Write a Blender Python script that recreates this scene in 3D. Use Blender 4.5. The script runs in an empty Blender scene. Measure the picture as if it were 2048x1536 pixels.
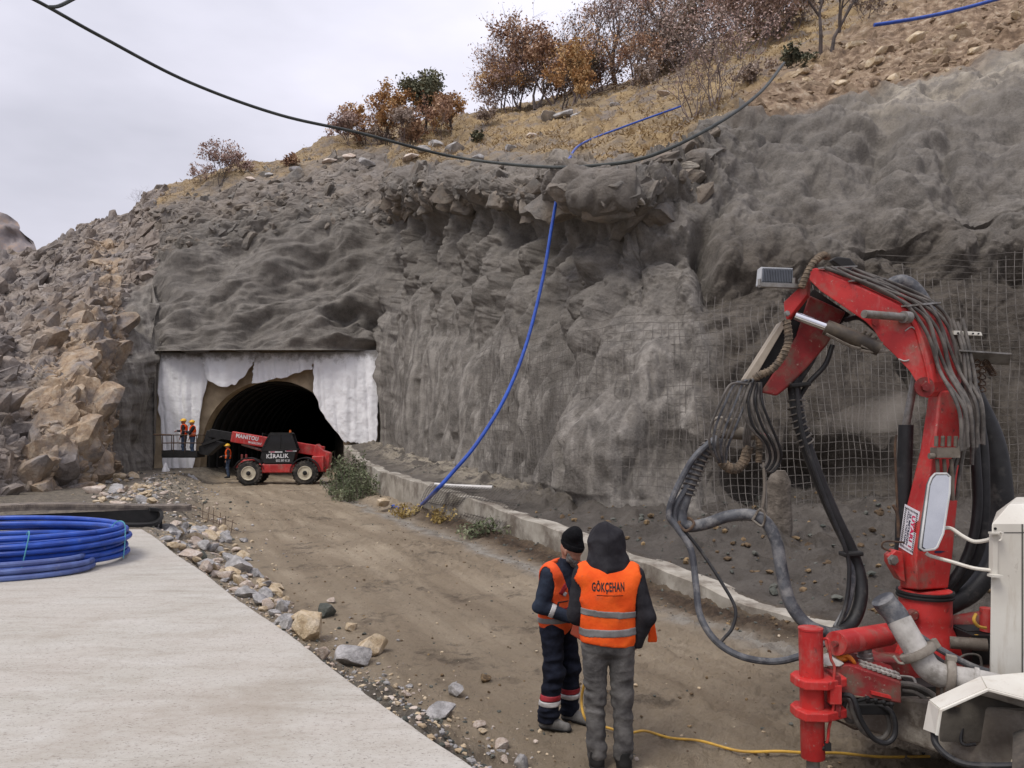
import bpy, bmesh, math, random
import numpy as np
from mathutils import Vector, Matrix
from mathutils.bvhtree import BVHTree

# ------------------------------------------------------------------ camera, sky, sun, exposure
F, HZ, CH = 1540.0, 865.0, 2.5          # focal length in photo pixels, horizon row, eye height
S = bpy.context.scene
COL = S.collection
cam = bpy.data.cameras.new("camera"); camo = bpy.data.objects.new("camera", cam); COL.objects.link(camo)
camo.location = (0, 0, CH); camo.rotation_euler = (math.radians(90), 0, 0)
cam.sensor_width = 36.0; cam.lens = 36.0 * F / 2048; cam.shift_y = (HZ - 768) / 2048
cam.clip_start = 0.05; cam.clip_end = 3000
S.camera = camo
SUN_EL, SUN_AZ = math.radians(58), math.radians(-138)   # sun behind the camera, a little to the left
w = bpy.data.worlds.new("World"); S.world = w; w.use_nodes = True
nt = w.node_tree; nt.nodes.clear()
wo = nt.nodes.new('ShaderNodeOutputWorld'); bg = nt.nodes.new('ShaderNodeBackground')
sky = nt.nodes.new('ShaderNodeTexSky'); sky.sky_type = 'NISHITA'; sky.sun_disc = False
sky.sun_elevation = SUN_EL; sky.sun_rotation = SUN_AZ; sky.air_density = 1.2; sky.dust_density = 4
tc = nt.nodes.new('ShaderNodeTexCoord')
mp = nt.nodes.new('ShaderNodeMapping'); mp.inputs['Scale'].default_value = (1.2, 1.2, 3.2); mp.inputs['Location'].default_value = (3.1, 0.4, 0.2)
nz = nt.nodes.new('ShaderNodeTexNoise'); nz.inputs['Scale'].default_value = 1.7; nz.inputs['Detail'].default_value = 5; nz.inputs['Roughness'].default_value = .5
cr = nt.nodes.new('ShaderNodeValToRGB')
cr.color_ramp.elements[0].position = .34; cr.color_ramp.elements[0].color = (.375, .375, .43, 1)
cr.color_ramp.elements[1].position = .68; cr.color_ramp.elements[1].color = (.565, .555, .63, 1)
sc = nt.nodes.new('ShaderNodeVectorMath'); sc.operation = 'SCALE'; sc.inputs['Scale'].default_value = 8.6
# overcast: brighter towards the zenith
sz = nt.nodes.new('ShaderNodeSeparateXYZ'); zr = nt.nodes.new('ShaderNodeMapRange'); zr.inputs['From Min'].default_value = 0; zr.inputs['From Max'].default_value = 1; zr.inputs['To Min'].default_value = 8.6; zr.inputs['To Max'].default_value = 19
nt.links.new(tc.outputs['Generated'], sz.inputs['Vector']); nt.links.new(sz.outputs['Z'], zr.inputs['Value']); nt.links.new(zr.outputs['Result'], sc.inputs['Scale'])
mx = nt.nodes.new('ShaderNodeMixRGB'); mx.inputs['Fac'].default_value = .94
L = nt.links.new
L(tc.outputs['Generated'], mp.inputs['Vector']); L(mp.outputs['Vector'], nz.inputs['Vector']); L(nz.outputs['Fac'], cr.inputs['Fac'])
L(cr.outputs['Color'], sc.inputs[0]); L(sky.outputs['Color'], mx.inputs['Color1']); L(sc.outputs['Vector'], mx.inputs['Color2'])
L(mx.outputs['Color'], bg.inputs['Color']); bg.inputs['Strength'].default_value = .10; L(bg.outputs['Background'], wo.inputs['Surface'])
sun = bpy.data.lights.new("sun", 'SUN'); sun.energy = 1.5; sun.angle = math.radians(22); sun.color = (1, .95, .88)
suno = bpy.data.objects.new("sun", sun); COL.objects.link(suno)
_d = Vector((math.sin(SUN_AZ) * math.cos(SUN_EL), math.cos(SUN_AZ) * math.cos(SUN_EL), math.sin(SUN_EL)))
suno.rotation_euler = _d.to_track_quat('Z', 'Y').to_euler()
S.view_settings.view_transform = 'Standard'; S.view_settings.look = 'None'; S.view_settings.exposure = 0.45; S.view_settings.gamma = 1
S.view_settings.use_curve_mapping = False

# ------------------------------------------------------------------ helpers
def P(px, py, Y):
    return Vector(((px - 1024) / F * Y, Y, CH + (HZ - py) / F * Y))
def G(px, py, z=0.0):
    Y = F * (CH - z) / (py - HZ); return Vector(((px - 1024) / F * Y, Y, z))

PERM = None
def _tab(seed):
    r = np.random.RandomState(seed); p = r.permutation(256).astype(np.int32)
    g = r.normal(size=(256, 3)).astype(np.float32); g /= np.linalg.norm(g, axis=1)[:, None]
    return np.concatenate([p, p]), g
_TABS = {}
def perlin(x, y, z, seed=0):
    if seed not in _TABS: _TABS[seed] = _tab(seed + 17)
    p, g = _TABS[seed]
    x = np.asarray(x, np.float32); y = np.asarray(y, np.float32) + 0 * x; z = np.asarray(z, np.float32) + 0 * x
    xi = np.floor(x).astype(np.int32); yi = np.floor(y).astype(np.int32); zi = np.floor(z).astype(np.int32)
    xf = x - xi; yf = y - yi; zf = z - zi
    u = xf * xf * xf * (xf * (xf * 6 - 15) + 10); v = yf * yf * yf * (yf * (yf * 6 - 15) + 10); ww = zf * zf * zf * (zf * (zf * 6 - 15) + 10)
    xi &= 255; yi &= 255; zi &= 255
    def gr(i, j, k):
        h = p[(p[(p[(xi + i) & 255] + yi + j) & 255] + zi + k) & 255]; q = g[h]
        return q[..., 0] * (xf - i) + q[..., 1] * (yf - j) + q[..., 2] * (zf - k)
    a = gr(0, 0, 0); a += u * (gr(1, 0, 0) - a); b = gr(0, 1, 0); b += u * (gr(1, 1, 0) - b); a += v * (b - a)
    c = gr(0, 0, 1); c += u * (gr(1, 0, 1) - c); d = gr(0, 1, 1); d += u * (gr(1, 1, 1) - d); c += v * (d - c)
    return (a + ww * (c - a)) * 1.5
def fbm(x, y, z, o=4, seed=0, ridged=False, gain=.5):
    s = 0; a = 1.0; f = 1.0
    for i in range(o):
        n = perlin(x * f + 7.3 * i, y * f + 3.1 * i, z * f, seed + i)
        s = s + a * ((1 - 2 * np.abs(n)) if ridged else n); a *= gain; f *= 2.03
    return s
def worley(x, y, z, seed=0):
    r = np.random.RandomState(seed + 99); t = r.rand(4096, 3).astype(np.float32)
    xi = np.floor(x).astype(np.int64); yi = np.floor(y).astype(np.int64); zi = np.floor(z).astype(np.int64)
    f1 = np.full(x.shape, 9., np.float32); f2 = f1.copy(); idc = np.zeros(x.shape, np.float32)
    for i in (-1, 0, 1):
        for j in (-1, 0, 1):
            for k in (-1, 0, 1):
                h = ((xi + i) * 73856093 ^ (yi + j) * 19349663 ^ (zi + k) * 83492791) & 4095
                q = t[h]; d = (xi + i + q[..., 0] - x) ** 2 + (yi + j + q[..., 1] - y) ** 2 + (zi + k + q[..., 2] - z) ** 2
                m = d < f1
                f2 = np.where(m, f1, np.minimum(f2, d)); idc = np.where(m, q[..., 0], idc); f1 = np.where(m, d, f1)
    return np.sqrt(f1), np.sqrt(f2), idc
def sstep(a, b, x):
    t = np.clip((x - a) / (b - a), 0, 1); return t * t * (3 - 2 * t)

def tag(o, label=None, cat=None, group=None, kind=None):
    if label: o['label'] = label
    if cat: o['category'] = cat
    if group: o['group'] = group
    if kind: o['kind'] = kind
    return o
LOCAL = set()
def empty(name, loc, label=None, cat=None, group=None, rz=0, local=False):
    o = bpy.data.objects.new(name, None); COL.objects.link(o); o.location = loc; o.rotation_euler = (0, 0, rz); o.empty_display_size = .1
    if local: LOCAL.add(o.name)
    return tag(o, label, cat, group)
def setpar(o, parent):
    if parent is None: return
    o.parent = parent
    if parent.type == 'EMPTY' and parent.name not in LOCAL:
        o.matrix_parent_inverse = Matrix.Translation(-Vector(parent.location))
def link(name, me, mat, parent=None):
    o = bpy.data.objects.new(name, me); COL.objects.link(o)
    if mat:
        for m in (mat if isinstance(mat, (list, tuple)) else [mat]): me.materials.append(m)
    setpar(o, parent); return o
def npmesh(name, V, Q, smooth=True):
    me = bpy.data.meshes.new(name); V = np.asarray(V, np.float32); Q = np.asarray(Q, np.int32)
    k = Q.shape[1]
    me.vertices.add(len(V)); me.vertices.foreach_set('co', V.ravel())
    me.loops.add(Q.size); me.loops.foreach_set('vertex_index', Q.ravel())
    me.polygons.add(len(Q)); me.polygons.foreach_set('loop_start', np.arange(0, Q.size, k, dtype=np.int32))
    try: me.polygons.foreach_set('loop_total', np.full(len(Q), k, np.int32))
    except Exception: pass
    me.polygons.foreach_set('use_smooth', np.full(len(Q), smooth, dtype=bool))
    me.update(calc_edges=True); me.validate(); return me
def grid_faces(nr, nc):
    i = np.arange(nr * nc).reshape(nr, nc)
    return np.stack([i[:-1, :-1], i[:-1, 1:], i[1:, 1:], i[1:, :-1]], -1).reshape(-1, 4)
def crom(pts, n=8):
    pts = [Vector(p) for p in pts]
    if len(pts) < 3: return pts
    out = []
    for i in range(len(pts) - 1):
        p0 = pts[i - 1] if i > 0 else pts[0] * 2 - pts[1]; p1 = pts[i]; p2 = pts[i + 1]
        p3 = pts[i + 2] if i + 2 < len(pts) else pts[-1] * 2 - pts[-2]
        for k in range(n):
            t = k / n
            out.append(.5 * ((2 * p1) + (p2 - p0) * t + (2 * p0 - 5 * p1 + 4 * p2 - p3) * t * t + (3 * p1 - p0 - 3 * p2 + p3) * t ** 3))
    out.append(pts[-1]); return out
class MB:
    def __init__(s): s.v = []; s.f = []
    def _add(s, vs, fs):
        b = len(s.v); s.v += [Vector(v) for v in vs]; s.f += [[b + i for i in f] for f in fs]; return s
    def tube(s, pts, r, n=8, sm=0, caps=True, wob=0):
        pts = crom(pts, sm) if sm else [Vector(p) for p in pts]
        m = len(pts)
        if isinstance(r, (list, tuple)):
            rr = [r[min(int(i / (m - 1) * (len(r) - 1)), len(r) - 2)] * (1 - ((i / (m - 1) * (len(r) - 1)) - min(int(i / (m - 1) * (len(r) - 1)), len(r) - 2))) +
                  r[min(int(i / (m - 1) * (len(r) - 1)), len(r) - 2) + 1] * ((i / (m - 1) * (len(r) - 1)) - min(int(i / (m - 1) * (len(r) - 1)), len(r) - 2)) for i in range(m)]
        else: rr = [r] * m
        t = [(pts[min(i + 1, m - 1)] - pts[max(i - 1, 0)]).normalized() for i in range(m)]
        u = t[0].orthogonal().normalized(); vs = []; fs = []
        for i in range(m):
            u = (u - t[i] * u.dot(t[i]));
            u = u.normalized() if u.length > 1e-6 else t[i].orthogonal().normalized()
            w_ = t[i].cross(u)
            for k in range(n):
                a = 2 * math.pi * k / n; vs.append(pts[i] + (u * math.cos(a) + w_ * math.sin(a)) * rr[i])
        for i in range(m - 1):
            for k in range(n):
                fs.append([i * n + k, i * n + (k + 1) % n, (i + 1) * n + (k + 1) % n, (i + 1) * n + k])
        if caps: fs += [list(range(n))[::-1], [(m - 1) * n + k for k in range(n)]]
        return s._add(vs, fs)
    def cyl(s, a, b, r0, r1=None, n=20): return s.tube([a, b], [r0, r0 if r1 is None else r1], n)
    def box(s, c, size, ax=None):
        c = Vector(c); h = [q / 2 for q in size]
        ax = ax or (Vector((1, 0, 0)), Vector((0, 1, 0)), Vector((0, 0, 1)))
        vs = [c + ax[0] * (i * h[0]) + ax[1] * (j * h[1]) + ax[2] * (k * h[2]) for i in (-1, 1) for j in (-1, 1) for k in (-1, 1)]
        return s._add(vs, [[0, 1, 3, 2], [4, 6, 7, 5], [0, 4, 5, 1], [2, 3, 7, 6], [0, 2, 6, 4], [1, 5, 7, 3]])
    def bar(s, a, b, wd, ht, up=(0, 0, 1)):
        a = Vector(a); b = Vector(b); d = (b - a); x = d.normalized(); up = Vector(up)
        y = up.cross(x)
        y = y.normalized() if y.length > 1e-5 else x.orthogonal().normalized()
        return s.box((a + b) / 2, (d.length, wd, ht), (x, y, x.cross(y)))
    def prism(s, pts, vec):
        pts = [Vector(p) for p in pts]; vec = Vector(vec); n = len(pts)
        return s._add(pts + [p + vec for p in pts], [list(range(n)), [n + i for i in range(n)][::-1]] + [[i, i + n, (i + 1) % n + n, (i + 1) % n] for i in range(n)])
    def loft(s, rings, caps=True):
        n = len(rings[0]); vs = [p for r in rings for p in r]; fs = []
        for i in range(len(rings) - 1):
            for k in range(n): fs.append([i * n + k, i * n + (k + 1) % n, (i + 1) * n + (k + 1) % n, (i + 1) * n + k])
        if caps: fs += [list(range(n))[::-1], [(len(rings) - 1) * n + k for k in range(n)]]
        return s._add(vs, fs)
    def lathe(s, c, axis, prof, n=28):
        c = Vector(c); ax = Vector(axis).normalized(); u = ax.orthogonal().normalized(); v = ax.cross(u)
        return s.loft([[c + ax * h + (u * math.cos(2 * math.pi * k / n) + v * math.sin(2 * math.pi * k / n)) * max(r, 1e-4) for k in range(n)] for (r, h) in prof])
    def sph(s, c, r, n=10, sc=(1, 1, 1)):
        c = Vector(c); rings = []
        for i in range(1, n):
            a = math.pi * i / n
            rings.append([c + Vector((math.sin(a) * math.cos(2 * math.pi * k / (2 * n)) * r * sc[0], math.sin(a) * math.sin(2 * math.pi * k / (2 * n)) * r * sc[1], math.cos(a) * r * sc[2])) for k in range(2 * n)])
        return s.loft(rings)
    def build(s, name, mat, parent=None, smooth=True, bevel=0, ang=35):
        me = bpy.data.meshes.new(name); me.from_pydata([tuple(v) for v in s.v], [], s.f)
        bm = bmesh.new(); bm.from_mesh(me); bmesh.ops.recalc_face_normals(bm, faces=bm.faces); bm.to_mesh(me); bm.free()
        if smooth:
            me.polygons.foreach_set('use_smooth', [True] * len(me.polygons)); me.set_sharp_from_angle(angle=math.radians(ang))
        o = link(name, me, mat, parent)
        if bevel:
            b = o.modifiers.new('bevel', 'BEVEL'); b.width = bevel; b.segments = 2; b.limit_method = 'ANGLE'; b.angle_limit = math.radians(40)
        return o

# ------------------------------------------------------------------ materials
def newmat(name):
    m = bpy.data.materials.new(name); m.use_nodes = True; n = m.node_tree; b = n.nodes['Principled BSDF']; return m, n, b
def N(n, t, **kw):
    x = n.nodes.new(t)
    for k, v in kw.items():
        if k in x.inputs: x.inputs[k].default_value = v
        else: setattr(x, k, v)
    return x
def ramp(n, src, stops):
    r = n.nodes.new('ShaderNodeValToRGB'); e = r.color_ramp.elements
    while len(e) < len(stops): e.new(.5)
    for q, (p, c) in zip(e, stops):
        q.position = p; q.color = (*c, 1) if len(c) == 3 else c
    n.links.new(src, r.inputs['Fac']); return r.outputs['Color']
def mixc(n, fac, a, b, mode='MIX'):
    x = n.nodes.new('ShaderNodeMixRGB'); x.blend_type = mode
    for i, v in (('Fac', fac), ('Color1', a), ('Color2', b)):
        if isinstance(v, (int, float)): x.inputs[i].default_value = v
        elif isinstance(v, tuple): x.inputs[i].default_value = (*v, 1) if len(v) == 3 else v
        else: n.links.new(v, x.inputs[i])
    return x.outputs['Color']
def noise(n, vec, scale, detail=4, rough=.55, dist=0):
    x = N(n, 'ShaderNodeTexNoise', Scale=scale, Detail=detail, Roughness=rough, Distortion=dist); n.links.new(vec, x.inputs['Vector']); return x.outputs['Fac']
def mapping(n, vec, scale=(1, 1, 1), rot=(0, 0, 0)):
    x = N(n, 'ShaderNodeMapping', Scale=scale, Rotation=rot); n.links.new(vec, x.inputs['Vector']); return x.outputs['Vector']
def bumpit(n, b, h, strength=.5, dist=.02, prev=None):
    x = N(n, 'ShaderNodeBump', Strength=strength, Distance=dist); n.links.new(h, x.inputs['Height'])
    if prev is not None: n.links.new(prev, x.inputs['Normal'])
    n.links.new(x.outputs['Normal'], b.inputs['Normal']); return x.outputs['Normal']
def M(name, c, c2=None, rough=.7, metal=0, scale=6, lo=.4, hi=.62, bump=.0, bscale=60, dirt=None, dirtscale=3, dlo=.5, dhi=.68, bd=.01, spec=.4):
    m, n, b = newmat(name); co = n.nodes.new('ShaderNodeTexCoord').outputs['Object']
    b.inputs['Roughness'].default_value = rough; b.inputs['Metallic'].default_value = metal
    b.inputs['Specular IOR Level'].default_value = spec
    c2 = c2 or tuple(q * .7 for q in c)
    col = ramp(n, noise(n, co, scale, 6, .6), [(lo, c2), (hi, c)])
    if dirt:
        f = ramp(n, noise(n, co, dirtscale, 8, .7), [(dlo, (0, 0, 0)), (dhi, (1, 1, 1))])
        col = mixc(n, f, col, dirt)
        rr = N(n, 'ShaderNodeMapRange'); n.links.new(f, rr.inputs['Value']); rr.inputs['To Min'].default_value = rough; rr.inputs['To Max'].default_value = .9
        n.links.new(rr.outputs['Result'], b.inputs['Roughness'])
    n.links.new(col, b.inputs['Base Color'])
    if bump: bumpit(n, b, noise(n, co, bscale, 6, .6), bump, bd)
    return m
RED = M('red_paint', (.52, .036, .032), (.37, .020, .02), rough=.45, scale=2.5, dirt=(.22, .145, .11), dirtscale=3.2, dlo=.53, dhi=.72, bump=.1, bscale=14)
def scuffs(m, c, scale, lo, hi, amt, stretch=(1, 1, 1)):
    n = m.node_tree; b = n.nodes['Principled BSDF']; src = b.inputs['Base Color'].links[0].from_socket; co = n.nodes.new('ShaderNodeTexCoord').outputs['Object']
    f = ramp(n, noise(n, mapping(n, co, stretch), scale, 6, .72), [(lo, (0, 0, 0)), (hi, (amt, amt, amt))]); n.links.new(mixc(n, f, src, c), b.inputs['Base Color'])
scuffs(RED, (.05, .03, .028), 11, .60, .70, .75); scuffs(RED, (.46, .23, .20), 5, .52, .75, .5, (1.6, 1.6, .5)); scuffs(RED, (.36, .31, .26), 30, .63, .70, .8)
DRED = M('dirty_red_paint', (.27, .018, .02), (.15, .015, .014), rough=.6, scale=4, dirt=(.13, .095, .07), dirtscale=5, dlo=.46, dhi=.66, bump=.15, bscale=22)
WHITE = M('white_paint', (.66, .64, .57), (.58, .55, .48), rough=.45, scale=2, dirt=(.36, .31, .24), dirtscale=3, dlo=.6, dhi=.8, bump=.05)
scuffs(WHITE, (.20, .15, .10), 9, .63, .72, .6); scuffs(WHITE, (.33, .25, .16), 3, .55, .75, .5, (3, 3, .4))
BLACK = M('black_rubber', (.022, .022, .024), (.012, .012, .013), rough=.55, scale=8, dirt=(.11, .10, .09), dirtscale=5, dlo=.55, dhi=.8, bump=.1)
scuffs(DRED, (.30, .26, .21), 24, .60, .68, .8)
HOSE = M('grey_hose', (.10, .105, .115), (.04, .042, .05), rough=.6, scale=7, dirt=(.22, .215, .21), dirtscale=9, dlo=.48, dhi=.68, bump=.2, bscale=40)
THOSE = M('dusty_hose', (.15, .135, .12), (.06, .055, .05), rough=.7, scale=9, bump=.15)
TAN = M('tan_wrap', (.22, .165, .112), (.075, .06, .045), rough=.85, scale=14, bump=.3, bscale=30)
STEEL = M('steel', (.33, .32, .30), (.18, .17, .155), rough=.45, metal=.6, scale=5, dirt=(.17, .14, .11), dirtscale=4, bump=.05)
CHROME = M('chrome', (.8, .8, .82), (.7, .7, .72), rough=.12, metal=1, scale=3)
PIPE = M('cement_pipe', (.46, .44, .41), (.28, .265, .24), rough=.65, scale=5, dirt=(.17, .155, .135), dirtscale=6, dlo=.52, dhi=.7, bump=.25, bscale=25)
MUD = M('muddy_metal', (.20, .175, .145), (.095, .078, .062), rough=.9, scale=3.5, dirt=(.30, .275, .235), dirtscale=5, dlo=.5, dhi=.7, bump=.4, bscale=20)
DARK = M('dark_metal', (.018, .017, .017), (.009, .009, .009), rough=.7, scale=6)
BROWN = M('oily_barrel', (.115, .09, .062), (.04, .033, .027), rough=.5, scale=5, bump=.1)
ORANGE = M('orange_fabric', (.90, .135, .018), (.76, .085, .012), rough=.8, scale=5, bump=.25, bscale=24, bd=.02, spec=.2)
scuffs(ORANGE, (.50, .075, .02), 3, .50, .72, .7); scuffs(ORANGE, (.30, .13, .07), 6, .58, .74, .6)
OLDORANGE = M('faded_orange_fabric', (.80, .12, .03), (.62, .075, .02), rough=.85, scale=6, bump=.3, bscale=22, bd=.02, spec=.2)
REFL = M('reflective_tape', (.22, .215, .21), (.15, .145, .14), rough=.5, scale=9)
REFLW = M('pale_tape', (.55, .54, .53), (.38, .37, .36), rough=.5, scale=9)
REDTAPE = M('red_tape', (.33, .02, .03), rough=.6)
NAVY = M('navy_cloth', (.013, .016, .028), (.007, .008, .014), rough=.9, scale=10, bump=.4, bscale=18, bd=.02, spec=.15)
NAVYJ = M('navy_jacket_cloth', (.022, .030, .048), (.012, .015, .026), rough=.85, scale=8, bump=.4, bscale=18, bd=.02, spec=.2)
CHAR = M('charcoal_cloth', (.030, .029, .033), (.017, .016, .019), rough=.9, scale=9, bump=.4, bscale=20, bd=.02, spec=.15)
JEANS = M('grey_denim', (.15, .143, .135), (.06, .057, .056), rough=.9, scale=6, lo=.36, hi=.64, bump=.5, bscale=26, bd=.02, spec=.15)
SKIN = M('skin', (.36, .19, .13), (.29, .14, .095), rough=.55, scale=16, bump=.1)
BEARD = M('grey_beard', (.20, .19, .18), (.07, .065, .06), rough=.95, scale=60, bump=.6, bscale=120)
WOOL = M('black_wool', (.010, .010, .011), (.005, .005, .006), rough=.95, scale=60, bump=.6, bscale=110, spec=.1)
BOOT = M('dusty_boot', (.17, .165, .155), (.075, .07, .066), rough=.85, scale=9, bump=.2)
YELLOW = M('yellow_plastic', (.75, .43, .03), (.62, .34, .02), rough=.4, scale=5)
YCABLE = M('yellow_cable', (.60, .36, .055), (.40, .235, .05), rough=.6, scale=9)
BLUE = M('blue_pipe', (.022, .085, .43), (.016, .055, .30), rough=.38, scale=4, dirt=(.16, .18, .24), dirtscale=7, dlo=.6, dhi=.85)
PBLUE = M('dusty_blue_pipe', (.10, .15, .36), (.065, .09, .24), rough=.5, scale=4, dirt=(.25, .26, .30), dirtscale=5, dlo=.55, dhi=.8)
CYAN = M('cyan_tie', (.12, .42, .50), rough=.5)
CABLE = M('overhead_cable', (.060, .066, .062), (.035, .04, .038), rough=.6, scale=3)
GLASS = M('dark_glass', (.012, .012, .014), (.009, .009, .01), rough=.08, scale=2, spec=.5)
MIRROR = M('mirror_glass', (.56, .57, .57), (.46, .47, .48), rough=.10, metal=.9, scale=2)
CREAM = M('cream_rim', (.60, .55, .42), (.45, .40, .30), rough=.55, scale=5)
TYRE = M('tyre_rubber', (.035, .033, .03), (.02, .019, .018), rough=.9, scale=6, dirt=(.12, .10, .08), dirtscale=3, dlo=.45, dhi=.7)
TRACK = M('track_rubber', (.26, .22, .18), (.12, .10, .088), rough=.9, scale=6, bump=.3)
STICK = M('sticker_white', (.72, .70, .74), (.66, .64, .68), rough=.4, scale=4)
INKP = M('pink_ink', (.62, .02, .10), rough=.5); INKN = M('navy_ink', (.02, .025, .07), rough=.5)
INKK = M('black_ink', (.012, .012, .012), rough=.6); INKW = M('white_ink', (.8, .8, .8), rough=.5); INKY = M('yellow_ink', (.72, .33, .02), (.6, .22, .02), rough=.5, scale=40)
WIRE = M('mesh_wire', (.15, .135, .12), (.085, .075, .065), rough=.8, scale=3)
RUST = M('rusty_bar', (.12, .075, .045), (.06, .04, .03), rough=.9, scale=12)
KERB = M('kerb_concrete', (.44, .41, .35), (.24, .215, .175), rough=.9, scale=1.6, lo=.35, hi=.66, dirt=(.14, .115, .09), dirtscale=.9, dlo=.48, dhi=.62, bump=.3, bscale=18)
PORTAL = M('portal_concrete', (.50, .40, .27), (.33, .26, .175), rough=.9, scale=1.3, bump=.3, bscale=12)
LINING = M('tunnel_lining', (.035, .034, .032), (.02, .02, .02), rough=.95, scale=1)  # near-black colour stands for the unlit depth of the tunnel
# ------------------------------------------------------------------ terrain materials
def terrain_mat():
    m, n, b = newmat('hillside'); co = n.nodes.new('ShaderNodeTexCoord').outputs['Object']
    at = N(n, 'ShaderNodeAttribute', attribute_name='mask'); sp = n.nodes.new('ShaderNodeSeparateColor'); n.links.new(at.outputs['Color'], sp.inputs['Color'])
    big = noise(n, co, .35, 5, .6); mid = noise(n, co, 2.2, 8, .62); fine = noise(n, co, 16, 8, .7)
    shot = ramp(n, big, [(.32, (.150, .136, .120)), (.5, (.202, .184, .162)), (.70, (.262, .241, .214))])
    shot = mixc(n, ramp(n, mid, [(.40, (0, 0, 0)), (.62, (1, 1, 1))]), shot, (.115, .106, .096))
    streak = noise(n, mapping(n, co, (1.6, 1.6, .16)), 1.5, 6, .62)
    at2 = N(n, 'ShaderNodeAttribute', attribute_name='mask2'); sp2 = n.nodes.new('ShaderNodeSeparateColor'); n.links.new(at2.outputs['Color'], sp2.inputs['Color'])
    sf = N(n, 'ShaderNodeMath', operation='MULTIPLY'); n.links.new(ramp(n, streak, [(.47, (0, 0, 0)), (.62, (1, 1, 1))]), sf.inputs[0]); n.links.new(sp2.outputs['Red'], sf.inputs[1])
    shot = mixc(n, sf.outputs['Value'], shot, (.36, .335, .30))
    shot = mixc(n, .28, shot, ramp(n, fine, [(.3, (.05, .045, .04)), (.7, (.30, .275, .24))]))
    at3 = N(n, 'ShaderNodeAttribute', attribute_name='wet'); shot = mixc(n, at3.outputs['Fac'], shot, mixc(n, 1.0, shot, (.58, .55, .52), 'MULTIPLY'))
    led = N(n, 'ShaderNodeMath', operation='MULTIPLY'); n.links.new(ramp(n, mid, [(.42, (.15, .15, .15)), (.58, (1, 1, 1))]), led.inputs[0]); n.links.new(sp2.outputs['Green'], led.inputs[1])
    shot = mixc(n, led.outputs['Value'], shot, (.38, .34, .28))
    rk = ramp(n, noise(n, co, 1.1, 8, .68), [(.30, (.12, .105, .095)), (.46, (.215, .19, .172)), (.60, (.31, .28, .255)), (.74, (.43, .395, .365))])
    tanf = N(n, 'ShaderNodeMath', operation='MULTIPLY'); n.links.new(ramp(n, noise(n, co, .45, 6, .65), [(.42, (.05, .05, .05)), (.56, (1, 1, 1))]), tanf.inputs[0]); n.links.new(sp2.outputs['Blue'], tanf.inputs[1])
    tanc = ramp(n, mid, [(.35, (.25, .18, .12)), (.5, (.40, .31, .225)), (.65, (.50, .42, .33))])
    rk = mixc(n, tanf.outputs['Value'], rk, tanc)
    gr = ramp(n, noise(n, co, .9, 8, .7), [(.28, (.12, .09, .06)), (.42, (.26, .185, .10)), (.56, (.37, .27, .145)), (.72, (.36, .29, .19))])
    gr = mixc(n, ramp(n, noise(n, co, .7, 6, .7), [(.50, (0, 0, 0)), (.60, (1, 1, 1))]), gr, (.22, .185, .155))
    so = ramp(n, mid, [(.30, (.09, .064, .047)), (.45, (.20, .14, .095)), (.57, (.33, .245, .17)), (.70, (.50, .42, .32))])
    c = mixc(n, sp.outputs['Red'], shot, rk); c = mixc(n, sp.outputs['Green'], c, gr); c = mixc(n, sp.outputs['Blue'], c, so)
    n.links.new(c, b.inputs['Base Color']); b.inputs['Roughness'].default_value = .95; b.inputs['Specular IOR Level'].default_value = .15
    h = N(n, 'ShaderNodeMath', operation='ADD'); n.links.new(mid, h.inputs[0]); n.links.new(fine, h.inputs[1])
    n1_ = bumpit(n, b, h.outputs['Value'], .6, .11)
    vo = N(n, 'ShaderNodeTexVoronoi', Scale=1.5); vo.feature = 'F2'; vo2 = N(n, 'ShaderNodeTexVoronoi', Scale=1.5)
    wv_ = N(n, 'ShaderNodeMixRGB', Fac=.12); n.links.new(mapping(n, co, (1, 1, 1.5)), wv_.inputs['Color1']); n.links.new(N(n, 'ShaderNodeTexNoise', Scale=1.2, Detail=5).outputs['Color'], wv_.inputs['Color2'])
    n.links.new(wv_.outputs['Color'], vo.inputs['Vector']); n.links.new(wv_.outputs['Color'], vo2.inputs['Vector'])
    df = N(n, 'ShaderNodeMath', operation='SUBTRACT'); n.links.new(vo.outputs['Distance'], df.inputs[0]); n.links.new(vo2.outputs['Distance'], df.inputs[1])
    cl_ = N(n, 'ShaderNodeMath', operation='MINIMUM'); n.links.new(df.outputs['Value'], cl_.inputs[0]); cl_.inputs[1].default_value = .22
    mm = N(n, 'ShaderNodeMath', operation='MULTIPLY'); n.links.new(cl_.outputs['Value'], mm.inputs[0]); n.links.new(sp.outputs['Red'], mm.inputs[1])
    bumpit(n, b, mm.outputs['Value'], .8, .5, n1_)
    return m
TERR = terrain_mat()

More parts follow.
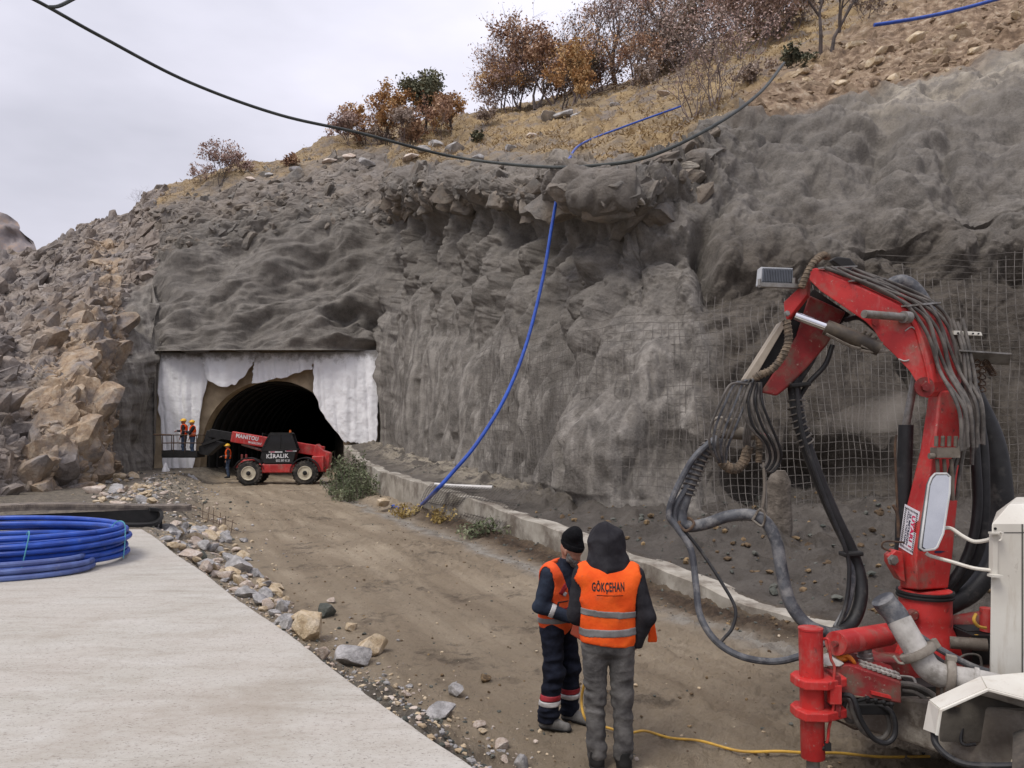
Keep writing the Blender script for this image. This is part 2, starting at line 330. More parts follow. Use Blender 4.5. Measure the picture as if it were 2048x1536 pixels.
# ------------------------------------------------------------------ the hillside: control columns (base .. rim .. skyline .. back)
def q(*a): return [P(*t) for t in a]
LEFT = [
 q((-700,1040,17),(-700,900,19),(-700,760,22),(-700,640,30),(-600,560,38),(-500,500,46),(-450,470,54),(-440,480,66)),
 q((-250,1030,20),(-250,880,22),(-240,740,26),(-230,640,33),(-200,580,40),(-150,545,47),(-140,520,53),(-130,540,66)),
 q((0,1017,24),(0,870,26.5),(0,740,31),(0,660,37),(0,600,42),(5,555,48),(10,520,53),(15,535,66)),
 q((60,1012,25.5),(60,860,28),(60,740,32),(80,650,37),(90,590,43),(90,540,49),(95,498,55),(100,520,66)),
 q((110,1010,26.5),(95,880,27.3),(95,760,30.5),(110,690,36),(140,590,43),(140,530,49),(140,474,56),(145,500,68)),
 q((190,1006,28.5),(185,860,29.3),(160,760,31.5),(165,670,37),(190,570,44),(195,510,50),(190,446,57),(190,470,68)),
 q((211,985,31),(208,850,32),(200,740,35),(205,650,40),(225,560,45.5),(235,490,51),(232,436,57),(230,460,68)),
 q((222,960,36),(218,820,36.8),(222,720,38.8),(240,620,43),(255,530,47),(262,460,52),(264,428,57),(262,445,69)),
 q((270,956,39),(268,820,39.6),(270,710,40.8),(278,610,44),(285,520,47.5),(290,450,51),(292,395,57),(290,420,70)),
 q((308,955,41.6),(308,820,42),(308,703,42.0),(309,600,44.2),(309,500,47.4),(312,428,51),(320,381,57),(318,405,70)),
]
HEAD = [
 q((309,702,41.9),(309,680,42.1),(309,640,43.4),(308,570,45.2),(308,490,47.9),(312,425,51),(320,381,57),(318,405,70)),
 q((360,701,41.2),(360,670,41.9),(358,600,43.6),(358,510,46),(360,440,48.5),(365,400,52),(372,366,58),(370,390,70)),
 q((450,700,40.9),(450,660,41.6),(450,580,43.4),(450,490,46),(452,420,48.5),(462,370,52.5),(480,330,60),(478,350,74)),
 q((540,700,40.9),(540,655,41.8),(540,570,43.6),(540,470,46),(545,400,48.5),(556,350,52.5),(575,318,60),(572,340,74)),
 q((640,700,41),(640,650,41.9),(640,560,43.7),(642,460,46),(650,385,48.5),(665,325,53),(690,270,64),(688,290,78)),
 q((710,701,41.5),(708,650,42.2),(706,560,43.6),(706,460,45.2),(718,385,47.2),(735,300,55),(755,258,68),(750,280,82)),
 q((756,702,42.2),(757,655,42.3),(760,570,42.9),(764,470,44.0),(770,378,45.6),(786,294,55),(806,249,69),(800,270,84)),
]
RIGHT = [
 q((757,908,42.3),(757,700,42.2),(759,590,42.8),(764,470,44.0),(770,378,45.6),(786,294,55),(806,249,69),(800,270,84)),
 q((800,924,37),(798,720,38.6),(796,590,39.8),(794,460,41.2),(792,352,43),(815,288,54),(840,243,70),(835,265,85)),
 q((900,945,29),(896,740,31),(890,590,33),(886,450,35),(884,348,37),(905,285,50),(930,232,70),(925,255,86)),
 q((970,958,25.7),(966,740,27.6),(962,580,29.6),(960,440,31.5),(966,345,33),(990,275,47),(1015,215,70),(1010,240,86)),
 q((1041,971,22.7),(1036,760,24.3),(1040,590,26),(1048,450,27.4),(1060,346,28.5),(1085,265,43),(1105,200,70),(1100,225,86)),
 q((1110,990,20),(1104,790,21.6),(1104,610,23.2),(1112,460,24.2),(1122,345,24.8),(1145,260,40),(1175,178,68),(1170,205,86)),
 q((1175,1010,17.8),(1168,810,19.3),(1170,610,20.8),(1190,470,21.4),(1205,358,22.3),(1225,255,38),(1260,165,66),(1255,190,86)),
 q((1245,1012,16.9),(1242,800,18),(1250,600,19.6),(1265,450,20.6),(1285,356,22.5),(1310,240,37),(1340,130,64),(1335,160,84)),
 q((1330,1018,16.4),(1330,800,17.6),(1335,590,19.2),(1345,430,20.8),(1370,318,24),(1395,215,36),(1425,90,62),(1420,120,82)),
 q((1420,1030,15.8),(1414,850,16.8),(1408,620,18.4),(1420,430,20.6),(1465,245,26),(1490,180,35),(1525,50,60),(1520,80,80)),
 q((1540,1040,16.2),(1540,850,16.9),(1530,640,18.2),(1535,450,20.4),(1570,222,27),(1600,150,35),(1640,0,60),(1636,30,80)),
 q((1680,1022,16.9),(1676,840,17.4),(1665,610,18.6),(1660,420,20.8),(1700,200,28),(1720,120,36),(1750,-40,60),(1745,-10,80)),
 q((1830,1008,17.1),(1826,820,17.6),(1815,580,18.8),(1810,380,21),(1835,165,29),(1850,70,36),(1870,-110,60),(1865,-80,80)),
 q((2048,1010,17),(2048,800,17.6),(2048,540,18.8),(2048,320,21.4),(2048,105,29),(2048,5,36),(2048,-220,60),(2045,-190,80)),
 q((2300,1030,15.6),(2300,800,16.4),(2300,540,17.6),(2300,280,20.4),(2300,40,28),(2300,-90,35),(2300,-330,60),(2300,-300,80)),
 q((2800,1060,12.5),(2800,800,13.5),(2800,500,14.8),(2800,200,17),(2800,-80,25),(2800,-220,33),(2800,-480,58),(2800,-440,78)),
]
def cr_interp(A, s):
    """Catmull-Rom along axis 0 at float positions s"""
    n = len(A); i = np.clip(np.floor(s).astype(int), 0, n - 2); t = (s - i)[:, None, None]
    E = np.concatenate([2 * A[:1] - A[1:2], A, 2 * A[-1:] - A[-2:-1]]); a, b, c, d = E[i], E[i + 1], E[i + 2], E[i + 3]
    return .5 * (2 * b + (c - a) * t + (2 * a - 5 * b + 4 * c - d) * t * t + (3 * b - a - 3 * c + d) * t ** 3)
ROWT = np.concatenate([np.linspace(0, 4, 400, endpoint=False), np.linspace(4, 6, 150, endpoint=False), np.linspace(6, 7, 14)])
def seg(colsx, dens, zone):
    A = np.array([[list(p) for p in c] for c in colsx], np.float64)      # cols x 8 x 3
    s = np.concatenate([np.linspace(i, i + 1, d, endpoint=False) for i, d in enumerate(dens)] + [np.array([len(colsx) - 1.0])])
    B = cr_interp(A, s)                                                   # U x 8 x 3
    return B, np.full(len(s), zone), s
def px_of(cols): return [F * c[1].x / c[1].y for c in cols]
def dens(cols, per=1.75):
    x = px_of(cols); vis = [(-200 < x[i + 1]) and (x[i] < 2150) for i in range(len(x) - 1)]; return [max(6, int(abs(x[i + 1] - x[i]) / (per if vis[i] else 6)), int((cols[i + 1][2] - cols[i][2]).length / .085) if vis[i] else 0) for i in range(len(x) - 1)]
b1, z1, s1 = seg(LEFT, dens(LEFT), 0); b2, z2, s2 = seg(HEAD, dens(HEAD), 1); b3, z3, s3 = seg(RIGHT, dens(RIGHT), 2)
B = np.concatenate([b1, b2, b3]); ZN = np.concatenate([z1, z2, z3]); SU = np.concatenate([s1, s2, s3])
BASE = cr_interp(np.transpose(B, (1, 0, 2)), ROWT)                        # R x U x 3
TT = ROWT[:, None] + 0 * ZN[None, :]; ZZ = ZN[None, :] + 0 * ROWT[:, None]; SS = SU[None, :] + 0 * ROWT[:, None]
du = np.gradient(BASE, axis=1); dt = np.gradient(BASE, axis=0)
NRM = np.cross(du, dt); NRM /= np.linalg.norm(NRM, axis=2)[..., None] + 1e-9
NRM *= np.sign(-(NRM * (BASE - np.array([0, 0, 2.5]))).sum(2))[..., None]   # towards the road
X, Yc, Z = [BASE[..., i].astype(np.float32) for i in range(3)]
PX = 1024 + F * X / Yc; PY = HZ - F * (Z - CH) / Yc
wob = fbm(X * .35, Yc * .35, Z * .35, 4, 40)
tw = TT + wob * .30
# --- displacement by kind of surface
left = (ZZ == 0); head = (ZZ == 1); right = (ZZ == 2)
f1, f2, cid = worley(X * .55 + wob * .5, Yc * .45, Z * .75, 3)
g1, g2, cid2 = worley(X * 1.5 + wob, Yc * 1.2, Z * 1.9 + wob, 5)
XR_ = X * .85 - Z * .40; ZR_ = Z * .72 + X * .45
rid = fbm(X * .5, Yc * .5, Z * .8, 6, 11, True, .55)
def quant(n, k, soft=.25):
    a = n * k; i = np.floor(a); fr = a - i; return (i + sstep(.5 - soft, .5 + soft, fr)) / k
crw = fbm(X * .8, Yc * .8, Z * .8, 3, 70) * .5
crag = quant(fbm(X * .33 + crw, Yc * .33, Z * .42 + crw, 3, 72), 2.6, .32) * .85 + quant(fbm(X * .95 + crw, Yc * .9, Z * 1.2 - X * .4, 4, 73, False, .55), 3.0, .28) * .40 + fbm(X * 1.6, Yc * 1.6, Z * 2.2, 5, 74, True, .6) * .07 + quant(fbm(X * 2.3, Yc * 2.1, Z * 2.8 - X, 3, 79), 3, .25) * .16
bil = np.abs(perlin(XR_ * .55, Yc * .5, ZR_ * .45, 75)) * 1.1 + np.abs(perlin(XR_ * 1.25 + wob * .3, Yc * 1.1, ZR_ * .95, 76)) * .50 + np.abs(perlin(XR_ * 2.8, Yc * 2.5, ZR_ * 2.2, 77)) * .17 + np.abs(perlin(X * 6, Yc * 6, Z * 5.5, 78)) * .05 - .5
rock = crag * (.75 - .4 * left * sstep(560, 760, PY)) if True else cid * 1.5 * sstep(0, .32, f2 - f1) - .6 + (f2 - f1) * .25 + cid2 * .55 * sstep(0, .35, g2 - g1) - .2 + rid * .20
# smooth sprayed hollows, tilted the way the beds dip
XD = X * .8 + Z * .45; ZD = Z * .9 - X * .5
smooth = perlin(XD * .20, Yc * .20, ZD * .28, 21) * 1.5 + perlin(XD * .42, Yc * .4, ZD * .8, 22) * .62 - np.abs(perlin(XD * .55, Yc * .6, ZD * 1.1, 23)) * .35 + np.abs(perlin(XD * .45, Yc * .5, ZD * 1.0, 24)) * .62 - .3 + np.abs(perlin(XD * 1.3, Yc * 1.3, ZD * 2.3, 25)) * .16 + fbm(X * 3, Yc * 3, Z * 3, 3, 26) * .05
h1, h2, hid = worley(XD * .55 + wob * .6, Yc * .5, ZD * .85, 8)
smooth = smooth + np.maximum(0, .42 - h1) * .7 * (hid > .6)
# right wall: vertical flutes low, lumps high, broken blocks at the rim
fl = np.abs(perlin(X * 1.0 + wob * .5, Yc * .85, Z * .14, 31)) * .62 - .2 + np.abs(perlin(X * 2.6, Yc * 2.2, Z * .26, 32)) * .26 + np.abs(perlin(X * 5.5, Yc * 5, Z * 1.2, 33)) * .07 + bil * .12 - np.maximum(0, perlin(X * .7, Yc * .7, Z * .9, 39) - .35) * .9
XR = X * .85 - Z * .35; ZR = Z * .75 + X * .45
k1, k2, kid = worley(XR * .95 + wob * .8, Yc * .8, ZR * .8, 12)
l1, l2, lid = worley(XR * 2.2 + wob, Yc * 1.8, ZR * 1.7, 14)
lump = perlin(XR * .45, Yc * .4, ZR * .4, 34) * .95 - np.maximum(0, .25 - np.abs(perlin(XR * .5, Yc * .45, ZR * .22, 45))) * 1.6 + (np.maximum(0, .6 - k1) * .7 - .2) + bil * .95 + fbm(X * 3.5, Yc * 3.5, Z * 3.5, 3, 36) * .07
lump = lump + quant(fbm(XR_ * .35 + crw * .5, Yc * .4, ZR_ * .95, 4, 87), 3.2, .2) * .22
smooth = smooth + quant(fbm(XD * .5, Yc * .5, ZD * 1.2, 4, 89), 3, .3) * .12
m1, m2, mid_ = worley(X * 1.0 + wob * .5, Yc * .8, Z * 1.5 + wob * .5 + X * .15, 16)
blocks = crag * 1.15 + bil * .2 + perlin(X * .5, Yc * .5, Z * .6, 37) * .5
slope = fbm(X * .25, Yc * .25, Z * .25, 5, 44) * .5 + np.maximum(0, crag - .1) * .25
wlow = 1 - sstep(1.0, 2.4, TT + wob * .5)
wrim = sstep(3.0, 3.5, TT) * (1 - sstep(4.1, 4.6, TT)) * (1 - .8 * sstep(1380, 1500, PX))
wtop = np.where(ZZ == 1, sstep(4.7, 5.3, tw), sstep(4.0, 4.5, tw))
d_right = (fl * wlow + lump * (1 - wlow)); d_right = d_right * (1 - wrim) + (blocks * .85 + lump * .35) * wrim
wh_up = sstep(2.7, 3.6, tw)
d_head = smooth * (1 - wh_up) + (rock * .75 + smooth * .4) * wh_up
# left: natural rock, but the strip beside the portal is sprayed smooth
spray = sstep(214, 236, PX + wob * 22) * (1 - sstep(1.9, 2.7, TT + (270 - PX) * .01 + wob * .6)) * left
spray2 = sstep(222, 275, PX + wob * 45) * (1 - sstep(3.0, 4.0, tw)) * left
sprayL = np.maximum(spray, spray2)
d_left = rock * (1 - sprayL) + (fl * .9 + smooth * .3) * sprayL
wl_ = np.where(left, 1 - sstep(-.9, -.05, SS - (len(LEFT) - 1)) * .5, np.where(head, .5 * (1 - sstep(0, 1.1, SS)), 0))
wr_ = np.where(right, 1 - .5 * (1 - sstep(0, .9, SS)), np.where(head, .5 * sstep(len(HEAD) - 2.2, len(HEAD) - 1, SS), 0))
d_rr = lump * (1 - wrim) + (blocks * .85 + lump * .35) * wrim
D = d_left * wl_ + np.where(right, d_right, d_rr) * wr_ + d_head * (1 - wl_ - wr_)
lipw = sstep(930, 1030, PX) * (1 - sstep(1400, 1480, PX)) * right
D = np.where(right & (TT > 3.0) & (PX < 1480), np.minimum(D, .16 + .12 * D), D)
D = np.where(right & (TT > 2.6), D * (1 - .35 * sstep(1400, 1500, PX)), D)
D = D + lipw * (.55 * np.exp(-((TT - 3.72) / .30) ** 2) - .8 * np.exp(-((TT - 2.95) / .38) ** 2))
lipw2 = (sstep(0, 1.0, SS) * (PX > 690) * (1 - sstep(930, 1030, PX)) * right)
D = D + (lipw + lipw2) * wrim * (quant(fbm(X * .9 + crw, Yc * .8, Z * 1.5, 3, 85), 3, .15) * .5 + quant(fbm(X * 1.9, Yc * 1.6, Z * 2.6, 3, 86), 3, .3) * .10)
D = np.where(right, D * (1 - .55 * wrim * (1 - sstep(4.2, 5.2, SS))), D)
D = D + lipw2 * (.7 * np.exp(-((TT - 3.7) / .3) ** 2) - .5 * np.exp(-((TT - 3.1) / .35) ** 2))
D = D * (1 - wtop) + (slope + rock * .22) * wtop * np.where(left, 0, 1) + D * wtop * np.where(left, 1, 0)
# caves and ledges seen in the photo (hollows on the wall surface)
def hollow(cx, cy, rx, ry, amp):
    return amp * np.exp(-(((PX - cx + 60 * wob) / rx) ** 2 + ((PY - cy + 25 * wob) / ry) ** 2) ** 1.3)
hol = hollow(1600, 950, 190, 60, 1.15) + hollow(1230, 470, 40, 40, .0) + hollow(1385, 475, 34, 55, .9) + hollow(1740, 290, 40, 60, .7) + hollow(705, 640, 45, 38, 1.3) + hollow(150, 975, 22, 36, 1.2) + hollow(1900, 300, 20, 60, .4) + hollow(120, 720, 26, 20, .8)
hol = hol - hollow(1210, 900, 60, 95, .7)  - hollow(1365, 560, 35, 90, .5) - hollow(1330, 400, 60, 40, .2) - hollow(470, 680, 150, 30, .35) - hollow(1620, 330, 120, 40, .3)
D = D - hol
D = np.where(right, np.where(D > .10, D * (1 - .96 * sstep(1385, 1430, PX) * (1 - sstep(2.2, 2.9, TT))) + .08 * sstep(1385, 1430, PX) * (1 - sstep(2.2, 2.9, TT)), D), D)
D = D * np.where(left, 1 - .75 * np.exp(-((SS - 6.4) / .55) ** 2), 1) * np.where(left, 1 - .45 * sstep(5.0, 6.0, TT), 1)
edge = np.minimum(sstep(0, .12, TT) + .25, 1)
# keep the corners by the portal closed
pin = np.where(left, 1 - (1 - sstep(0, .25, (len(LEFT) - 1) - SS)) * (1 - sstep(1.0, 1.35, TT)), np.where(head, 1, 1 - (1 - sstep(0, .25, SS)) * (1 - sstep(1.0, 1.35, TT))))
lowpin = 1 - (1 - sstep(.0, .35, TT)) * head
D = D * edge * (.25 + .75 * pin) * lowpin
TER = BASE + NRM * D[..., None]
TER[..., 2] += np.where(TT > 6.2, -(TT - 6.2) * 6, 0) - .7 * (1 - sstep(0, .05, TT)) * np.where(head, 0, 1)
# --- masks: R natural rock, G dry grass, B bare soil; second: R pale streaks, G pale ledge, B tan patches
rockm = np.where(left, 1 - sprayL, np.where(head, sstep(3.4, 4.2, tw) * .6, 0)).astype(np.float32)
rockm = np.maximum(rockm, np.where(right, sstep(3.3, 3.9, tw) * .25 * (1 - sstep(1250, 1400, PX)), 0))
grass = np.where(head, sstep(4.75, 5.35, tw) * .9, np.where(right, sstep(4.15, 4.5, tw), sstep(5.4, 6.2, tw) * .5)) * (.85 + .3 * wob)
soil = np.where(right, sstep(1430, 1540, PX + wob * 60) * sstep(4.02, 4.25, TT + wob * .12) * (1 - sstep(5.0, 5.5, tw + (1700 - PX) * .0012)), 0)
streak = np.where(right, wlow * .8 * (1 - .65 * sstep(1380, 1440, PX)), np.where(left, sprayL * .7, .05))
ledge = np.where(right, sstep(1650, 1800, PX) * np.exp(-((TT - 3.9) / .22) ** 2) + np.exp(-(((PX - 1200) / 75) ** 2 + ((TT - 4.02) / .10) ** 2)) * 1.0 + np.exp(-(((PX - 1000) / 160) ** 2 + ((TT - 3.95) / .12) ** 2)) * .35, 0)
tanm = np.where(left, np.clip(1.15 * np.exp(-((PX - 140) / 75) ** 2) * sstep(560, 760, PY) + .9 * np.exp(-((PX - 212) / 26) ** 2) * sstep(470, 520, PY) + .25, 0, 1), np.where(head, .25, .3))
def colattr(me, name, r, g, b_):
    a = me.color_attributes.new(name, 'FLOAT_COLOR', 'POINT'); c = np.ones((r.size, 4), np.float32)
    c[:, 0] = np.clip(r, 0, 1).ravel(); c[:, 1] = np.clip(g, 0, 1).ravel(); c[:, 2] = np.clip(b_, 0, 1).ravel(); a.data.foreach_set('color', c.ravel())
NR, NU = TT.shape
tme = npmesh('hillside', TER.reshape(-1, 3), grid_faces(NR, NU))
wa = tme.attributes.new('wet', 'FLOAT', 'POINT'); wv = right * sstep(1370, 1470, PX + wob * 60) * (1 - sstep(6.2, 9.0, TER[..., 2] + wob * 1.5)); wa.data.foreach_set('value', wv.astype(np.float32).ravel())
colattr(tme, 'mask', rockm, grass, soil); colattr(tme, 'mask2', streak, ledge, tanm)
hill_o = link('hillside', tme, TERR); tag(hill_o, kind='structure')
tme.set_sharp_from_angle(angle=math.radians(75))
def ter_at(px, t, seg_=None):
    """world point on the displaced hill near photo column px on row t"""
    r = int(np.argmin(np.abs(ROWT - t))); ok = np.abs(PX[r] - px)
    if seg_ is not None: ok = ok + (ZN != seg_) * 1e4
    u = int(np.argmin(ok)); return Vector(TER[r, u]), Vector(NRM[r, u])
def ter_pix(px, py):
    """point of the (undisplaced-projection) hill closest to a photo pixel"""
    pxx = 1024 + F * TER[..., 0] / TER[..., 1]; pyy = HZ - F * (TER[..., 2] - CH) / TER[..., 1]
    d = (pxx - px) ** 2 + (pyy - py) ** 2 + (TT > 6) * 1e6 + TER[..., 1] * 2.0
    i = np.unravel_index(int(np.argmin(d)), d.shape); return Vector(TER[i])

# far hill at the left edge
def far_hill():
    nx, nz = 120, 60
    u = np.linspace(0, 1, nx)[None, :] + 0 * np.zeros((nz, 1)); v = np.linspace(0, 1, nz)[:, None] + 0 * u
    prof = np.interp(u, [0, .45, .70, .80, .845, .88, .914, 1], [440, 425, 424, 430, 440, 468, 500, 600])
    px = -500 + 640 * u; py = 900 + (prof - 900) * v; Yd = 105 + 30 * v + 0 * u
    Xw = (px - 1024) / F * Yd; Zw = CH + (HZ - py) / F * Yd
    n_ = fbm(Xw * .12, Yd * .12, Zw * .16, 6, 77, True) * 2.2
    V = np.stack([Xw, Yd - n_, Zw], -1).reshape(-1, 3)
    m, n, b = newmat('far_rock'); co = n.nodes.new('ShaderNodeTexCoord').outputs['Object']
    c = ramp(n, noise(n, co, .35, 8, .65), [(.3, (.14, .12, .12)), (.5, (.25, .22, .215)), (.62, (.33, .24, .185)), (.72, (.36, .33, .32))]); n.links.new(c, b.inputs['Base Color']); b.inputs['Roughness'].default_value = 1
    o = link('far_hill', npmesh('far_hill', V, grid_faces(nz, nx)), m); tag(o, kind='structure')
far_hill()

# ------------------------------------------------------------------ ground: road, bench and rubble bank as one height field
def edgeL(y): return np.interp(y, [-6, 3.67, 12.6, 16.4, 20.8, 28, 35, 45, 80], [6.06, -.19, -6.1, -7.3, -9.6, -12.6, -15.6, -17.5, -20])
KY = [-4, 4, 8.5, 10.45, 13, 15.6, 18.4, 23, 28, 34, 41, 60]
KX = [11.2, 7.0, 4.55, 3.30, 2.15, .98, -.28, -2.35, -4.6, -6.6, -8.8, -14]
KZ = [.15, .15, .15, .19, .38, .54, .72, .93, 1.08, 1.25, 1.8, 2.6]
def kx(y): return np.interp(y, KY, KX)
def kz(y): return np.interp(y, KY, KZ)
def ground_z(x, y):
    x = np.asarray(x, np.float32); y = np.asarray(y, np.float32)
    n1 = fbm(x * .5, y * .5, 0 * x, 4, 50); n2 = fbm(x * 2.5, y * 2.5, 0 * x, 4, 51)
    dl = (x - edgeL(y)) * .84
    zl = np.where(y < 14, .74, .50) * (1 - sstep(-.1, 1.25 + .35 * n1, dl)) + .10 * n2 * (1 - sstep(.3, 1.7, dl)) * sstep(-.2, .3, dl)
    dk = (x - kx(y)) * .9; zk = kz(y)
    bank = .20 * zk * sstep(-1.15, -.1, dk + .3 * n1) + .09 * n2 * np.exp(-((dk + .35) / .45) ** 2)
    ben = zk - .04 + np.clip(dk, 0, 6) * .075 + .14 * n1 * sstep(.3, 1.5, dk) + .06 * n2 * sstep(.2, .8, dk) + np.maximum(0, perlin(x * 1.7, y * 1.7, 0 * x, 59) - .15) * .40 * sstep(.5, 1.5, dk) + np.maximum(0, perlin(x * 4.5, y * 4.5, 0 * x, 64) - .12) * .22 * sstep(.4, 1.2, dk)
    zr = np.where(dk > 0, bank + (ben - bank) * sstep(0, .16, dk), bank)
    # road: ruts along the driving line, clods by the machine
    a = math.atan(.455); xs = x * math.cos(a) + y * math.sin(a); ys = -x * math.sin(a) + y * math.cos(a)
    rut = perlin(xs * 1.9, ys * .10, 0 * x, 52) * .05 + perlin(xs * 4.5, ys * .3, 0 * x, 53) * .02
    tread = np.maximum(0, np.sin(ys * 14 + 6 * np.abs(((xs * 1.2) % 1) - .5))) * .012 * sstep(.15, .4, perlin(xs * .9, ys * .12, 0 * x, 57))
    rough = .35 + .65 * np.maximum(sstep(-.6, 1.8, x) * (1 - sstep(9, 13, y)), sstep(.1, .5, perlin(x * .25, y * .25, 0 * x, 58)))
    cl = fbm(x * 3.6, y * 3.6, 0 * x, 5, 54, True, .6) * .040 * rough + n1 * .02 + np.maximum(0, perlin(x * 5, y * 5, 0 * x, 56) - .1) * .07 * rough
    return zl + zr + (rut + tread) * (1 - sstep(.9, 1.5, -dl)) + cl * np.where(dk > .2, .8, 1)
uu = np.concatenate([np.linspace(-1.9, -.74, 60, endpoint=False), np.linspace(-.74, .74, 780, endpoint=False), np.linspace(.74, 1.9, 60)])
yy = 1.0 * (58 / 1.0) ** (np.linspace(0, 1, 860)); yy = np.concatenate([np.linspace(-3, 1, 20, endpoint=False), yy])
off = np.maximum(yy, 2.5)
GX = uu[None, :] * off[:, None]; GY = yy[:, None] + 0 * GX
GZ = ground_z(GX, GY)
dkg = (GX - kx(GY)) * .9; dlg = (GX - edgeL(GY)) * .84
gme = npmesh('ground', np.stack([GX, GY, GZ], -1).reshape(-1, 3), grid_faces(*GX.shape))
n1 = fbm(GX * .6, GY * .6, 0 * GX, 4, 60)
bench_m = sstep(-.05, .15, dkg); bank_m = (1 - sstep(.5, 1.4, dlg + .4 * n1))
puddle = np.exp(-((dkg + 1.25 + .25 * n1) / .22) ** 2) * sstep(-.5, .0, n1 + .15)
soilb = np.exp(-((dkg + .45) / .45) ** 2) * (1 - sstep(20, 26, GY))
pale = np.exp(-((dkg - 1.9) / 1.1) ** 2) * sstep(17, 24, GY)
colattr(gme, 'mask', bench_m, bank_m, puddle); creamb = np.exp(-((dlg - .35) / .55) ** 2) * sstep(6.4, 8.2, GY) * (1 - sstep(15, 19, GY)) + np.exp(-((dlg + .2) / 1.6) ** 2) * sstep(24, 27, GY) * (1 - sstep(37, 40, GY)) * .7
colattr(gme, 'mask2', soilb, pale, creamb)
def ground_mat():
    m, n, b = newmat('site_ground'); co = n.nodes.new('ShaderNodeTexCoord').outputs['Object']
    a1 = N(n, 'ShaderNodeAttribute', attribute_name='mask'); s1_ = n.nodes.new('ShaderNodeSeparateColor'); n.links.new(a1.outputs['Color'], s1_.inputs['Color'])
    a2 = N(n, 'ShaderNodeAttribute', attribute_name='mask2'); s2_ = n.nodes.new('ShaderNodeSeparateColor'); n.links.new(a2.outputs['Color'], s2_.inputs['Color'])
    rd = mapping(n, co, (1, .085, 1), (0, 0, -math.atan(.455)))
    rd = N(n, 'ShaderNodeMapping', Rotation=(0, 0, -math.atan(.455))); n.links.new(co, rd.inputs['Vector'])
    rd2 = N(n, 'ShaderNodeMapping', Scale=(1, .09, 1)); n.links.new(rd.outputs['Vector'], rd2.inputs['Vector']); rd = rd2.outputs['Vector']
    big = noise(n, co, .45, 6, .6); strk = noise(n, rd, 1.7, 6, .62, .3); fine = noise(n, co, 9, 8, .7); speck = noise(n, co, 34, 6, .75)
    c = ramp(n, strk, [(.30, (.225, .172, .116)), (.46, (.345, .275, .192)), (.60, (.435, .355, .255)), (.74, (.50, .42, .31))])
    c = mixc(n, ramp(n, big, [(.40, (0, 0, 0)), (.60, (.75, .75, .75))]), c, (.30, .24, .168))
    c = mixc(n, ramp(n, fine, [(.56, (0, 0, 0)), (.74, (.6, .6, .6))]), c, (.14, .112, .083))
    c = mixc(n, ramp(n, speck, [(.66, (0, 0, 0)), (.74, (.8, .8, .8))]), c, (.26, .22, .17))
    bench = ramp(n, noise(n, co, 1.4, 8, .65), [(.3, (.085, .074, .063)), (.55, (.135, .119, .102)), (.75, (.185, .166, .142))])
    bench = mixc(n, ramp(n, fine, [(.55, (0, 0, 0)), (.7, (.6, .6, .6))]), bench, (.06, .05, .042))
    pf = N(n, 'ShaderNodeMath', operation='MULTIPLY'); n.links.new(ramp(n, noise(n, co, 1.6, 6, .7), [(.42, (0, 0, 0)), (.56, (1, 1, 1))]), pf.inputs[0]); n.links.new(s2_.outputs['Green'], pf.inputs[1])
    bench = mixc(n, pf.outputs['Value'], bench, (.42, .37, .29))
    c = mixc(n, s1_.outputs['Red'], c, bench)
    bank = ramp(n, noise(n, co, 7, 8, .75), [(.30, (.10, .089, .072)), (.47, (.175, .153, .122)), (.60, (.27, .23, .175)), (.72, (.42, .35, .25))])
    c = mixc(n, s1_.outputs['Green'], c, bank)
    crm = ramp(n, noise(n, co, 5, 8, .8), [(.34, (.12, .105, .085)), (.48, (.34, .29, .22)), (.62, (.52, .46, .37))])
    c = mixc(n, s2_.outputs['Blue'], c, crm)
    damp = N(n, 'ShaderNodeMath', operation='MULTIPLY'); n.links.new(ramp(n, noise(n, co, .8, 7, .7), [(.53, (0, 0, 0)), (.64, (.9, .9, .9))]), damp.inputs[0]); n.links.new(ramp(n, noise(n, co, 4.5, 6, .7), [(.42, (0, 0, 0)), (.56, (.75, .75, .75))]), damp.inputs[1])
    c = mixc(n, damp.outputs['Value'], c, (.075, .058, .043))
    sb = ramp(n, noise(n, co, 6, 8, .75), [(.32, (.035, .026, .019)), (.5, (.085, .058, .038)), (.68, (.16, .11, .07))])
    c = mixc(n, s2_.outputs['Red'], c, sb)
    c = mixc(n, s1_.outputs['Blue'], c, ramp(n, noise(n, co, 4, 7, .7), [(.36, (.20, .175, .145)), (.58, (.42, .385, .33))]))
    n.links.new(c, b.inputs['Base Color'])
    r = N(n, 'ShaderNodeMapRange'); n.links.new(s1_.outputs['Blue'], r.inputs['Value']); r.inputs['To Min'].default_value = .88; r.inputs['To Max'].default_value = .45
    n.links.new(r.outputs['Result'], b.inputs['Roughness']); b.inputs['Specular IOR Level'].default_value = .25
    h = N(n, 'ShaderNodeMath', operation='ADD'); n.links.new(fine, h.inputs[0]); n.links.new(speck, h.inputs[1])
    bumpit(n, b, h.outputs['Value'], 1.0, .07)
    return m
GROUND = ground_mat()
tag(link('ground', gme, GROUND), kind='structure')
bs = MB(); bs._add([(-900, -300, -.6), (900, -300, -.6), (900, 1500, -.6), (-900, 1500, -.6)], [[0, 1, 2, 3]])
tag(bs.build('terrain', M('far_ground', (.17, .14, .10), (.11, .09, .07), rough=1, scale=.1)), kind='structure')

